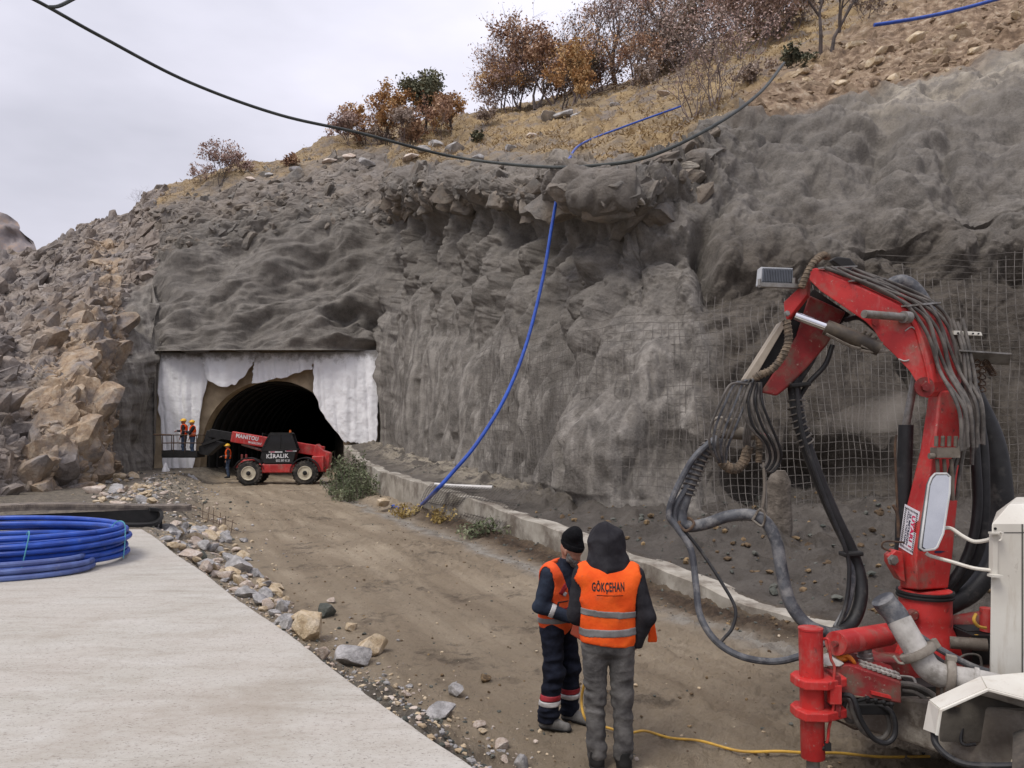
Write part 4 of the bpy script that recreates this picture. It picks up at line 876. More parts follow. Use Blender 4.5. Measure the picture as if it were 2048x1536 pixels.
def rubber_track():
    root = empty('rubber_track', P(150, 1040, 14), 'long worn black rubber crawler track lying behind the blue pipe coils', 'crawler track')
    a, b_ = P(-150, 1030, 12.9), P(378, 1014, 15.3); d = (b_ - a); dn = d.normalized(); sd = Vector((-dn.y, dn.x, 0)).normalized()
    top = MB(); n = 60
    rings = []
    for i in range(n + 1):
        t = i / n; c = a + d * t + Vector((0, 0, .05 * math.sin(t * 5) + .035 * math.sin(t * 2.2)))
        rings.append([c - sd * .22 + Vector((0, 0, .04)), c + sd * .22 + Vector((0, 0, .04)), c + sd * .22 - Vector((0, 0, .035)), c - sd * .22 - Vector((0, 0, .035))])
    top.loft(rings); top.build('track_belt', TRACK, root, smooth=False)
    lug = MB()
    for i in range(0, n * 2):
        t = (i + .5) / (n * 2); c = a + d * t + Vector((0, 0, .05 + .05 * math.sin(t * 5) + .035 * math.sin(t * 2.2)))
        for s in (-1, 1): lug.bar(c + sd * (.03 * s) + dn * .05, c + sd * (.225 * s) - dn * .05, .035, .05)
    lug.build('tread_lug', TRACK, root, smooth=False)
    low = MB(); e = P(322, 1040, 14.6)
    path = [a + Vector((0, .1, -.38)), P(120, 1052, 13.7), P(230, 1050, 14.1), P(300, 1048, 14.5), P(318, 1036, 14.7), P(316, 1020, 14.8), P(296, 1017, 14.7)]
    pp = crom(path, 10); rings = []
    for i, c in enumerate(pp):
        t = (pp[min(i + 1, len(pp) - 1)] - pp[max(i - 1, 0)]).normalized(); nn = t.cross(sd).normalized()
        rings.append([c - sd * .22 + nn * .03, c + sd * .22 + nn * .03, c + sd * .22 - nn * .03, c - sd * .22 - nn * .03])
    low.loft(rings)
    low.build('lower_run', DARK, root, smooth=False)
    rib = MB()
    for i in range(26):
        t = i / 25; c0 = a.lerp(P(316, 1018, 14.6), t) - Vector((0, 0, .10)); c0.y += .12
        rib.bar(c0, c0 - Vector((0, 0, .34 - .06 * t)), .04, .05, up=tuple(dn))
    c1, c2 = a + Vector((0, .2, -.08)), P(316, 1018, 14.65); rib._add([c1, c2, c2 - Vector((0, 0, .34)), c1 - Vector((0, 0, .4))], [[0, 1, 2, 3]])
    rib.build('inner_rib', DARK, root, smooth=False)
rubber_track()

def rebar_panel():
    mb = MB(); a, b_ = G(405, 1038, .12), G(462, 1066, .05)
    for i in range(6):
        t = i / 5; p = a.lerp(b_, t); mb.tube([p, p + Vector((.03 * (i % 2), .05, .42 - .1 * t))], .009, 5)
    for h in (.06, .24): mb.tube([a + Vector((-.3, 0, h + .08)), a.lerp(b_, .5) + Vector((0, .03, h)), b_ + Vector((.1, 0, h))], .009, 5)
    tag(mb.build('rebar_mesh', RUST), 'rusty piece of rebar mesh standing at the road edge by the track', 'rebar mesh')
rebar_panel()

def cables():
    mb = MB(); mb.tube([P(-60, -60, 13), P(70, 0, 14), P(200, 72, 15.5), P(380, 165, 18), P(560, 230, 20.5), P(720, 266, 22.5), P(900, 312, 24), P(1060, 332, 22.5), P(1180, 332, 21), P(1300, 312, 20.5), P(1430, 250, 21.5), P(1520, 185, 24), P(1568, 126, 28)], [.032, .036, .042, .046, .05, .05, .05], 8, sm=10)
    tag(mb.build('overhead_cable', CABLE), 'long dark cable sagging across the sky to the sprayed slope', 'cable')
    mb = MB(); mb.tube([P(96, 14, 12), P(118, 12, 12.2), P(150, -4, 12.4), P(200, -30, 12.6)], .028, 6, sm=5)
    tag(mb.build('overhead_wire', CABLE), 'short piece of grey wire at the top left of the sky', 'wire')
    # blue hose down the rock face
    pts = [(1360, 222, 41), (1250, 264, 38), (1165, 296, 32), (1136, 322, 23.2), (1120, 365, 21.9), (1104, 450, 21.5), (1085, 560, 21.2), (1052, 690, 20.6), (1010, 795, 19.6), (955, 885, 18.9), (905, 945, 18.6), (868, 985, 18.6)]
    W = [P(*p) for p in pts]
    for i, (px, py) in enumerate(((1360, 222), (1250, 264), (1165, 296))): W[i] = ter_pix(px, py) + Vector((0, -.2, .15))
    W += [G(838, 1013, .2), G(812, 1019, .16), G(786, 1012, .16)]
    mb = MB(); mb.tube(W, [.045, .045, .046, .047, .048, .05, .05], 10, sm=10)
    tag(mb.build('blue_hose', BLUE), 'blue hose hanging down the grey rock wall to the road', 'hose')
    mb = MB(); mb.tube([P(1748, 50, 32), P(1790, 44, 32), P(1860, 32, 32.5), P(1930, 16, 33), P(2010, -6, 33.5), P(2100, -30, 34)], .075, 10, sm=6)
    tag(mb.build('blue_pipe', BLUE), 'blue pipe lying on the brown earth slope at the top right', 'pipe')
    mb = MB(); mb.tube([P(870, 970, 21.4), P(905, 973, 21.2), P(985, 976, 20.9)], .07, 12, sm=4)
    tag(mb.build('white_pipe', M('white_plastic', (.62, .61, .58), (.5, .48, .45), rough=.5)), 'white plastic pipe lying across the kerb beside the blue hose', 'pipe')
    for pl, lab in (([(665, 975), (690, 985), (725, 992), (755, 990)], 'pale strip of torn tape on the ground under the weeds'), ([(742, 986), (750, 1003), (760, 1012)], 'short pale hose end beside the tan boulder by the weeds')):
        mb = MB(); mb.tube([G(x, y, .06) for x, y in pl], .045, 6, sm=5); tag(mb.build('loose_strip', M('pale_strip', (.5, .54, .62), rough=.5)), lab, 'strip')
cables()

# wire mesh on the right wall and a loose sheet over the kerb
def wire_mesh():
    mb = MB(); st = .17; r = random.Random(3)
    base_u = np.where(ZN == 2)[0]
    top = BASE[:, base_u, :] + NRM[:, base_u, :] * .30
    pxs = PX[120, base_u]
    us = [u for u in range(len(base_u)) if 1395 < pxs[u] < 2420]
    def path_row(t):
        r_ = int(np.argmin(np.abs(ROWT - t))); return top[r_, us, :]
    V = []; E = []
    def add(pts, rad):
        d = np.r_[0, np.cumsum(np.linalg.norm(np.diff(pts, axis=0), axis=1))]; n = max(2, int(d[-1] / .35)); tt = np.linspace(0, d[-1], n)
        p = np.stack([np.interp(tt, d, pts[:, i]) for i in range(3)], 1); p += np.stack([perlin(p[:, 0] * .9, p[:, 1] * .9, p[:, 2] * .9, s) for s in (61, 62, 63)], 1) * .10
        mb.tube([Vector(x) for x in p], rad, 4, caps=False)
    low = top[:, us, :]
    z0, z1 = .9, 7.0
    for z in np.arange(z0, z1, st):                        # horizontal wires
        pts = np.array([[np.interp(z, low[:260, u, 2], low[:260, u, i]) for i in range(3)] for u in range(len(us))])
        k0 = int(len(us) * (.0 if z < 5.6 else .35)); add(pts[k0:], .0085)
    d = np.r_[0, np.cumsum(np.linalg.norm(np.diff(low[60], axis=0), axis=1))]
    for s in np.arange(0, d[-1], st):
        u = int(np.argmin(np.abs(d - s))); col = low[:300, u, :]; zt = 6.0 + 1.2 * perlin(np.array([s * .4]), np.array([.1]), np.array([.2]), 66)[0] + (1.0 if pxs[us[u]] > 1800 else 0)
        sel = col[(col[:, 2] > .85) & (col[:, 2] < zt)]
        if len(sel) > 3: add(sel, .0085)
    tag(mb.build('wire_mesh', WIRE, smooth=False), 'steel wire mesh pinned over the lower right rock wall behind the red boom', 'wire mesh')
    # second strip of mesh half buried on the fluted wall
    mb2 = MB(); us2 = [u for u in range(len(base_u)) if 960 < pxs[u] < 1395]; low2 = (BASE[:, base_u, :] + NRM[:, base_u, :] * .10)[:, us2, :]
    mb = mb2
    for z in np.arange(1.3, 5.5, st * 1.2):
        pts = np.array([[np.interp(z, low2[:260, u, 2], low2[:260, u, i]) for i in range(3)] for u in range(len(us2))]); add(pts, .007)
    d = np.r_[0, np.cumsum(np.linalg.norm(np.diff(low2[60], axis=0), axis=1))]
    for s in np.arange(0, d[-1], st * 1.2):
        u = int(np.argmin(np.abs(d - s))); col = low2[:300, u, :]; sel = col[(col[:, 2] > 1.2) & (col[:, 2] < 5.2)]
        if len(sel) > 3: add(sel, .007)
    tag(mb2.build('wire_mesh', WIRE, smooth=False), 'wire mesh half buried in the fluted grey wall right of the blue hose', 'wire mesh')
    mb3 = MB()
    A, Bq, C_, D_ = P(862, 972, 20.6), P(1060, 985, 18.6), G(1000, 1062, .25), G(838, 1012, .15)
    for i in range(34):
        t = i / 33; p, q_ = A.lerp(Bq, t), D_.lerp(C_, t); m_ = p.lerp(q_, .4) + Vector((0, -.15, .12)); mb3.tube([p + Vector((0, 0, .05)), m_, q_], .006, 4, sm=5, caps=False)
    for i in range(22):
        t = i / 21; pl = []
        for s in (0, .33, .66, 1):
            p, q_ = A.lerp(Bq, s), D_.lerp(C_, s); m_ = p.lerp(q_, .4) + Vector((0, -.15, .12)); c = crom([p + Vector((0, 0, .05)), m_, q_], 11); pl.append(c[int(t * (len(c) - 1))])
        mb3.tube(pl, .006, 4, sm=4, caps=False)
    tag(mb3.build('wire_mesh', WIRE, smooth=False), 'loose sheet of wire mesh draped over the kerb beside the blue hose', 'wire mesh')
wire_mesh()

def clods():
    r = random.Random(9)
    # mud coated post leaning before the hollow
    mb = MB(); c = P(1555, 1088, 13.4); w_ = .215
    rings = []
    for i in range(14):
        t = i / 13; h = t * 1.28; ww = w_ * (1 + .10 * math.sin(t * 7)) * (1 if t < .85 else 1 - (t - .85) * 4)
        rings.append([c + Vector((ww * math.cos(a) * (1 + .08 * math.sin(a * 3 + t * 6)) + .04 * t, .16 * math.sin(a), h)) for a in np.linspace(0, 2 * math.pi, 16, endpoint=False)])
    mb.loft(rings); tag(mb.build('coated_post', M('coated_mud', (.17, .145, .118), (.09, .075, .06), rough=.95, bump=.8, bscale=6, bd=.08)), 'squat post coated in grey sprayed concrete before the dark hollow under the boom', 'post')
clods()
# ------------------------------------------------------------------ trees and shrubs
def leafmat(name, a, b_, c):
    m, n, b = newmat(name); co = n.nodes.new('ShaderNodeTexCoord').outputs['Object']
    v = N(n, 'ShaderNodeTexWhiteNoise'); v.noise_dimensions = '3D'
    sn = N(n, 'ShaderNodeVectorMath', operation='SNAP'); sn.inputs[1].default_value = (.5, .5, .5); n.links.new(co, sn.inputs[0]); n.links.new(sn.outputs['Vector'], v.inputs['Vector'])
    f = N(n, 'ShaderNodeMath', operation='ADD'); n.links.new(noise(n, co, .55, 4, .6), f.inputs[0])
    k = N(n, 'ShaderNodeMath', operation='MULTIPLY'); n.links.new(v.outputs['Value'], k.inputs[0]); k.inputs[1].default_value = .35; n.links.new(k.outputs['Value'], f.inputs[1])
    n.links.new(ramp(n, f.outputs['Value'], [(.48, a), (.66, b_), (.84, c)]), b.inputs['Base Color']); b.inputs['Roughness'].default_value = .8; b.inputs['Specular IOR Level'].default_value = .15
    return m
LRUST = leafmat('rust_leaves', (.25, .145, .10), (.40, .25, .165), (.50, .35, .24))
LORAN = leafmat('orange_leaves', (.27, .14, .065), (.45, .26, .12), (.54, .37, .19))
LPINK = leafmat('dry_pink_leaves', (.30, .205, .18), (.42, .30, .26), (.50, .39, .34))
LDARK = leafmat('olive_leaves', (.075, .08, .055), (.13, .135, .09), (.21, .20, .13))
LBROW = leafmat('brown_leaves', (.22, .175, .15), (.33, .265, .225), (.42, .345, .29))
LWEED = leafmat('weed_leaves', (.075, .09, .05), (.14, .16, .09), (.23, .24, .15))
LYELL = leafmat('yellow_leaves', (.24, .17, .06), (.36, .26, .09), (.42, .33, .15))
BARK = M('bark', (.12, .098, .09), (.07, .058, .053), rough=.95, scale=3)
TWIG = M('twigs', (.19, .145, .135), (.12, .095, .09), rough=.95, scale=3)
def tree(name, base, H, spread, leaf, nleaf, ls, seed, label, cat='tree', group=None, stems=1, twig=None, depth=4, kids=3, lean=0, thick=1.0, up=.35, clump=.32):
    r = random.Random(seed); nr = np.random.RandomState(seed); root = empty(name, base, label, cat, group)
    tb = MB(); tips = []
    def grow(p, d, ln, rad, k):
        m_ = p + d * ln * .5 + Vector((r.gauss(0, 1), r.gauss(0, 1), r.gauss(0, .5))) * ln * .06; e = p + d * ln + Vector((r.gauss(0, 1), r.gauss(0, 1), 0)) * ln * .05
        tb.tube([p, m_, e], [rad, rad * .82, rad * .6], 5 if k > 1 else 3, caps=False)
        if k <= 1: tips.append(e); tips.append(m_)
        if k == 0: return
        nk = kids + (1 if r.random() < .4 else 0)
        for i in range(nk):
            a = r.uniform(0, 6.283); sp = r.uniform(.35, .95); o = d.orthogonal().normalized(); o = (Matrix.Rotation(a, 3, d) @ o)
            nd = (d + o * sp * 1.15 + Vector((0, 0, up * r.uniform(.2, 1)))).normalized(); nd.x *= spread; nd.y *= spread; nd.normalize()
            st = e if i < 2 else p.lerp(e, r.uniform(.45, .95))
            grow(st, nd, ln * r.uniform(.60, .86), rad * .58, k - 1)
    tot = sum(.73 ** i for i in range(depth + 1)) * .92
    for s in range(stems):
        d = Vector((r.gauss(0, .16 + .22 * (stems > 1)) + lean, r.gauss(0, .16 + .2 * (stems > 1)), 1)).normalized()
        grow(Vector(base) + Vector((r.gauss(0, .12) * (stems > 1), r.gauss(0, .12) * (stems > 1), -.25)), d, H / tot * r.uniform(.8, 1.05), H * .020 * thick / math.sqrt(stems), depth)
    tb.build('trunk', twig or BARK, root, smooth=False); nleaf = int(nleaf * 1.5); ls = ls * .62; clump = clump * 1.2
    if nleaf:
        T = np.array([t[:] for t in tips]); keep = nr.rand(len(T)) > .12; T = T[keep]
        c = T[nr.randint(len(T), size=nleaf)] + nr.normal(size=(nleaf, 3)) * np.array([clump, clump, clump * .75]) * H * .09
        a = nr.normal(size=(nleaf, 3)); a /= np.linalg.norm(a, axis=1)[:, None]; b_ = nr.normal(size=(nleaf, 3)); b_ -= a * (a * b_).sum(1)[:, None]; b_ /= np.linalg.norm(b_, axis=1)[:, None]
        s = (ls * (.55 + .9 * nr.rand(nleaf)))[:, None]; V = np.stack([c - a * s, c + b_ * s * .55, c + a * s, c - b_ * s * .55], 1).reshape(-1, 3)
        link('crown', npmesh('crown', V, np.arange(nleaf * 4).reshape(-1, 4), smooth=False), leaf, root)
    return root
def hill_spot(px, py):
    p = ter_pix(px, py); return p
def T(name, px, pyb, pyt, leaf, nleaf, ls, seed, label, **kw):
    b = hill_spot(px, pyb); Hh = (pyb - pyt) / F * b.y
    return tree(name, b, Hh, kw.pop('spread', 1.0), leaf, nleaf, ls, seed, label, **kw)
GT = 'scrub trees along the hill skyline'
T('scrub_tree', 446, 366, 284, LPINK, 1500, .13, 1, 'small reddish scrub tree on the rock rim above the tunnel', spread=1.15, stems=3, group=GT)
T('shrub', 398, 366, 322, LPINK, 500, .11, 2, 'low pinkish bare shrub left of the small reddish tree', cat='shrub', stems=5, depth=3, group=GT)
T('shrub', 292, 412, 368, None, 0, .1, 3, 'leafless thin shrub at the far left of the rim above the tunnel', cat='shrub', stems=6, depth=3, twig=TWIG)
T('shrub', 575, 335, 300, LRUST, 500, .13, 4, 'rusty low bush on the dry grass above the portal', cat='shrub', stems=6, depth=2)
T('scrub_tree', 725, 285, 205, LORAN, 1500, .15, 5, 'pale orange scrub tree at the left end of the tree clump', stems=3, group=GT, spread=1.2)
T('scrub_tree', 775, 290, 178, LORAN, 2600, .16, 6, 'dense orange scrub tree left of the dark green tree', stems=3, group=GT, spread=1.15)
T('scrub_tree', 822, 290, 240, LRUST, 1000, .15, 7, 'crimson low bush in front of the dark green tree', cat='shrub', stems=5, depth=3)
T('evergreen_tree', 846, 268, 104, LDARK, 4600, .18, 8, 'dark green rounded tree standing out of the orange trees', group=GT, thick=1.2, clump=.40)
T('scrub_tree', 905, 268, 182, LORAN, 1700, .15, 9, 'orange scrub tree right of the dark green tree', stems=2, group=GT, spread=1.1)
T('shrub', 760, 290, 250, LBROW, 700, .13, 10, 'brown bush under the dense orange tree', cat='shrub', stems=6, depth=2)
T('shrub', 955, 285, 255, LDARK, 700, .12, 11, 'dark olive round bush on the grass right of the orange trees', cat='shrub', stems=6, depth=2)
T('shrub', 975, 250, 205, LBROW, 600, .12, 12, 'grey brown bare bush in the gap between the tree clumps', cat='shrub', stems=6, depth=3, twig=TWIG)
T('scrub_tree', 1003, 215, 80, LRUST, 2300, .16, 13, 'narrow rust coloured tree at the left of the tall clump', stems=2, group=GT)
T('scrub_tree', 1075, 215, 10, LRUST, 5200, .19, 14, 'tallest broad rust and orange tree of the skyline', stems=2, group=GT, spread=1.1, thick=1.1)
T('scrub_tree', 1130, 212, 95, LORAN, 2200, .16, 15, 'orange brown tree right beside the tallest broad tree', stems=2, group=GT)
T('scrub_tree', 1232, 172, -40, LPINK, 1500, .15, 16, 'tall thinly leaved tree with dark trunk right of the broad rust tree', group=GT, thick=1.3, depth=5, kids=2)
T('evergreen_tree', 1190, 190, 95, LDARK, 1300, .14, 17, 'small dark bush tree under the thinly leaved tree', group=GT, stems=3)
T('scrub_tree', 1290, 165, 30, LBROW, 2600, .17, 18, 'dark brown tree right of the thin tree', group=GT, stems=3)
T('scrub_tree', 1345, 140, -60, LPINK, 1300, .15, 19, 'tall bare tree with sparse pinkish leaves near the top edge', group=GT, depth=5, kids=2)
T('shrub', 1285, 178, 120, LBROW, 1100, .14, 20, 'brown bush at the foot of the dark brown tree', cat='shrub', stems=7, depth=2)
T('bare_shrub', 1388, 232, 20, LBROW, 800, .08, 21, 'big leafless grey shrub standing on the dry slope below the tall trees', cat='shrub', stems=7, depth=5, kids=2, twig=TWIG, thick=.8)
T('bare_shrub', 1432, 210, -10, LPINK, 1300, .09, 22, 'big pinkish leafless shrub right beside the grey one', cat='shrub', stems=7, depth=5, kids=2, twig=TWIG, thick=.8)
T('scrub_tree', 1480, 110, -70, LPINK, 2600, .15, 23, 'reddish bare crown reaching the top edge above the pinkish shrub', group=GT, stems=3, depth=5, kids=2)
T('scrub_tree', 1545, 80, -60, LORAN, 2200, .14, 24, 'orange leaved tree at the top edge left of the thin dark trunks', group=GT, stems=3)
T('scrub_tree', 1420, 120, -90, LBROW, 2200, .16, 26, 'brown tree behind the two big leafless shrubs', group=GT, stems=2)
T('bare_tree', 1640, 108, -190, LBROW, 300, .10, 27, 'thin dark bare trunk near the top edge left of its twin', stems=1, depth=4, thick=.75, group='bare trees at the top right')
T('bare_tree', 1662, 104, -170, LBROW, 300, .10, 28, 'thin dark bare trunk leaning right beside its twin', stems=1, depth=4, thick=.8, lean=.25, group='bare trees at the top right')
T('shrub', 1580, 135, 85, LDARK, 900, .11, 29, 'dark low bush at the end of the overhead cable', cat='shrub', stems=8, depth=2)
T('shrub', 1510, 165, 110, LBROW, 900, .11, 30, 'brown grey brush between the pinkish shrub and the dark bush', cat='shrub', stems=8, depth=3, twig=TWIG)
T('shrub', 1725, 40, -40, LBROW, 700, .11, 31, 'brown shrub at the top edge above the blue pipe', cat='shrub', stems=6, depth=3, twig=TWIG)
for i, (px, pb, pt, lf) in enumerate([(1040, 215, 45, LRUST), (985, 228, 110, LORAN), (1150, 206, 45, LORAN), (1110, 210, 25, LRUST), (750, 292, 190, LRUST), (700, 292, 225, LPINK), (1165, 200, 20, LRUST), (1205, 180, 10, LBROW), (1270, 165, -20, LPINK), (1310, 150, -30, LBROW), (1360, 140, -70, LRUST), (1015, 225, 120, LPINK), (1525, 90, -60, LPINK), (1570, 70, -70, LBROW), (800, 285, 200, LBROW), (880, 275, 190, LRUST), (1110, 195, 120, LBROW), (1165, 190, 60, LPINK), (1260, 168, 60, LRUST), (1320, 150, 40, LPINK), (1040, 215, 130, LBROW), (1385, 130, 30, LBROW), (1455, 110, 0, LBROW), (1590, 60, -40, LBROW)]):
    T('thicket_tree', px, pb, pt, lf, 900, .15, 60 + i, 'half bare young tree in the thicket behind the skyline trees', group='young trees of the skyline thicket', stems=3, depth=4, twig=TWIG)

def dry_grass():
    r = np.random.RandomState(5); rr, cc = np.where((TT > 4.15) & (TT < 6.0) & (grass > .55) & (soil < .15) & (PX > 300) & (PX < 1760))
    sel = r.randint(len(rr), size=34000); p = TER[rr[sel], cc[sel]]; n = len(p)
    wx = r.normal(size=(n, 2)) * .16; h = .05 + .15 * r.rand(n) ** 2; a = r.rand(n) * 6.28; w_ = .035
    p = p + np.stack([r.normal(size=n) * .15, r.normal(size=n) * .15, np.full(n, -.03)], 1)
    d = np.stack([np.cos(a) * w_, np.sin(a) * w_, 0 * a], 1); top = p + np.stack([wx[:, 0], wx[:, 1], h], 1)
    V = np.stack([p - d, p + d, top], 1).reshape(-1, 3)
    tag(link('dry_grass', npmesh('dry_grass', V, np.arange(n * 3).reshape(-1, 3), smooth=False), leafmat('dry_grass', (.25, .175, .10), (.38, .28, .155), (.47, .37, .24))), 'dry golden grass covering the slope under the trees', kind='stuff')
dry_grass()

def weeds():
    nr = np.random.RandomState(12)
    def bush(cx, cy, rx, ry, h, n, seed, label, leaf=LWEED, ls=.05):
        r = random.Random(seed); root = empty('weed_bush', (cx, cy, 0), label, 'bush'); st = MB(); C = []
        for i in range(n):
            a = r.uniform(0, 6.28); q = math.sqrt(r.random()); x = cx + rx * q * math.cos(a); y = cy + ry * q * math.sin(a); z = float(ground_z(np.array([x]), np.array([y]))[0])
            hh = h * r.uniform(.5, 1.05) * (1 - .4 * q * q); tp = Vector((x + r.gauss(0, .18), y + r.gauss(0, .18), z + hh)); b_ = Vector((x, y, z - .05)); mdl = b_.lerp(tp, .5) + Vector((r.gauss(0, .05), r.gauss(0, .05), 0))
            st.tube([b_, mdl, tp], [.010, .007, .004], 3, caps=False)
            for k in range(34):
                t = r.uniform(.12, 1); p = b_.lerp(mdl, t * 2) if t < .5 else mdl.lerp(tp, t * 2 - 1); C.append(p + Vector((r.gauss(0, .09), r.gauss(0, .09), r.gauss(0, .05))))
        st.build('stem', TWIG, root, smooth=False)
        c = np.array([q_[:] for q_ in C]); m_ = len(c); a = nr.normal(size=(m_, 3)); a /= np.linalg.norm(a, axis=1)[:, None]; b2 = nr.normal(size=(m_, 3)); b2 -= a * (a * b2).sum(1)[:, None]; b2 /= np.linalg.norm(b2, axis=1)[:, None]
        s = (ls * (.5 + nr.rand(m_)))[:, None]; V = np.stack([c - a * s, c + b2 * s * .4, c + a * s, c - b2 * s * .4], 1).reshape(-1, 3)
        link('foliage', npmesh('f', V, np.arange(m_ * 4).reshape(-1, 4), smooth=False), leaf, root)
    bush(-6.75, 31.3, .60, 1.6, 1.8, 80, 1, 'tall grey green weeds growing against the kerb behind the red telehandler', ls=.065)
    bush(-5.75, 28.4, .7, 1.2, 1.25, 75, 2, 'lower grey green weeds by the end of the kerb near the tan boulder', ls=.055)
    bush(-3.15, 22.4, .32, .3, .42, 12, 3, 'small yellow weed at the foot of the kerb left of the blue hose', leaf=LYELL, ls=.05)
    bush(-1.95, 20.6, .28, .3, .5, 10, 4, 'small yellow weed on the kerb right of the blue hose', leaf=LYELL, ls=.05)
    bush(-.75, 18.0, .35, .3, .45, 14, 5, 'yellow green weed under the draped wire mesh', leaf=LWEED, ls=.045)
weeds()
# ------------------------------------------------------------------ people (implicit surfaces turned into one continuous mesh per garment)
def surf_nets(Fv, org, h):
    s = Fv < 0; nx, ny, nz_ = Fv.shape
    cnt = np.zeros((nx - 1, ny - 1, nz_ - 1), np.int8); sl = lambda i, n: slice(i, n - 1 + i)
    for i in (0, 1):
        for j in (0, 1):
            for k in (0, 1): cnt += s[sl(i, nx), sl(j, ny), sl(k, nz_)]
    cells = np.argwhere((cnt > 0) & (cnt < 8)); I, J, K = cells.T
    acc = np.zeros((len(cells), 3)); nn = np.zeros(len(cells))
    cr_ = [(i, j, k) for i in (0, 1) for j in (0, 1) for k in (0, 1)]
    for a in cr_:
        for ax in range(3):
            if a[ax] == 0:
                b_ = list(a); b_[ax] = 1
                fa = Fv[I + a[0], J + a[1], K + a[2]]; fb = Fv[I + b_[0], J + b_[1], K + b_[2]]
                m = (fa < 0) != (fb < 0); t = np.where(m, fa / np.where(m, fa - fb, 1), 0)
                p = np.repeat(np.array([a], float), len(cells), 0); p[:, ax] += t
                acc += p * m[:, None]; nn += m
    V = (cells + acc / np.maximum(nn, 1)[:, None]) * h + org
    idx = -np.ones(cnt.shape, np.int64); idx[I, J, K] = np.arange(len(cells)); Q = []
    for ax in range(3):
        n_ = [nx, ny, nz_]; a = [slice(None)] * 3; b_ = [slice(None)] * 3; a[ax] = slice(0, n_[ax] - 1); b_[ax] = slice(1, n_[ax])
        o1, o2 = [d for d in range(3) if d != ax]
        for d in (o1, o2): a[d] = slice(1, n_[d] - 1); b_[d] = slice(1, n_[d] - 1)
        A, Bq = s[tuple(a)], s[tuple(b_)]; e = np.argwhere(A != Bq)
        if not len(e): continue
        flip = A[tuple(e.T)]; base = e.copy(); base[:, o1] += 1; base[:, o2] += 1
        def at(u, v):
            c = base.copy(); c[:, o1] += u; c[:, o2] += v; return idx[tuple(c.T)]
        qd = np.stack([at(-1, -1), at(0, -1), at(0, 0), at(-1, 0)], 1)
        if ax == 1: flip = ~flip
        qd[~flip] = qd[~flip][:, ::-1]; Q.append(qd)
    return V, np.concatenate(Q)
class SDF:
    def __init__(s, lo, hi, h):
        s.h = h; s.org = np.array(lo, float); n = [int((b - a) / h) + 1 for a, b in zip(lo, hi)]
        ax = [np.float32(lo[i]) + np.arange(n[i], dtype=np.float32) * np.float32(h) for i in range(3)]
        s.X, s.Y, s.Z = np.meshgrid(*ax, indexing='ij')
    def cap(s, a, b, r0, r1=None, sc=(1, 1, 1)):
        r1 = r0 if r1 is None else r1; a = np.array(a, float); b = np.array(b, float); sc = np.array(sc, float)
        aa = a / sc; d = b / sc - aa; dd = float((d * d).sum()) + 1e-9
        x = s.X / sc[0] - aa[0]; y = s.Y / sc[1] - aa[1]; z = s.Z / sc[2] - aa[2]
        t = np.clip((x * d[0] + y * d[1] + z * d[2]) / dd, 0, 1)
        return (np.sqrt((x - t * d[0]) ** 2 + (y - t * d[1]) ** 2 + (z - t * d[2]) ** 2) - (r0 + (r1 - r0) * t)) * min(sc)
    def ell(s, c, r):
        r = np.array(r, float); k = np.sqrt(((s.X - c[0]) / r[0]) ** 2 + ((s.Y - c[1]) / r[1]) ** 2 + ((s.Z - c[2]) / r[2]) ** 2)
        return (k - 1) * r.min()
    def chain(s, pts, rs, k=.02):
        f = None
        for i in range(len(pts) - 1):
            g = s.cap(pts[i], pts[i + 1], rs[i], rs[i + 1]); f = g if f is None else smin(f, g, k)
        return f
    def noise(s, fx, fy, fz, seed=0): return perlin(s.X * fx, s.Y * fy, s.Z * fz, seed)
    def mesh(s, name, f, mat, parent):
        V, Q = surf_nets(np.pad(f, 1, constant_values=1.0).astype(np.float32), s.org - s.h, s.h)
        return link(name, npmesh(name, V, Q), mat, parent)
def smax_(a, b, k): return -smin(-a, -b, k)
def smin(a, b, k):
    h = np.clip(.5 + .5 * (b - a) / k, 0, 1); return b * (1 - h) + a * h - k * h * (1 - h)

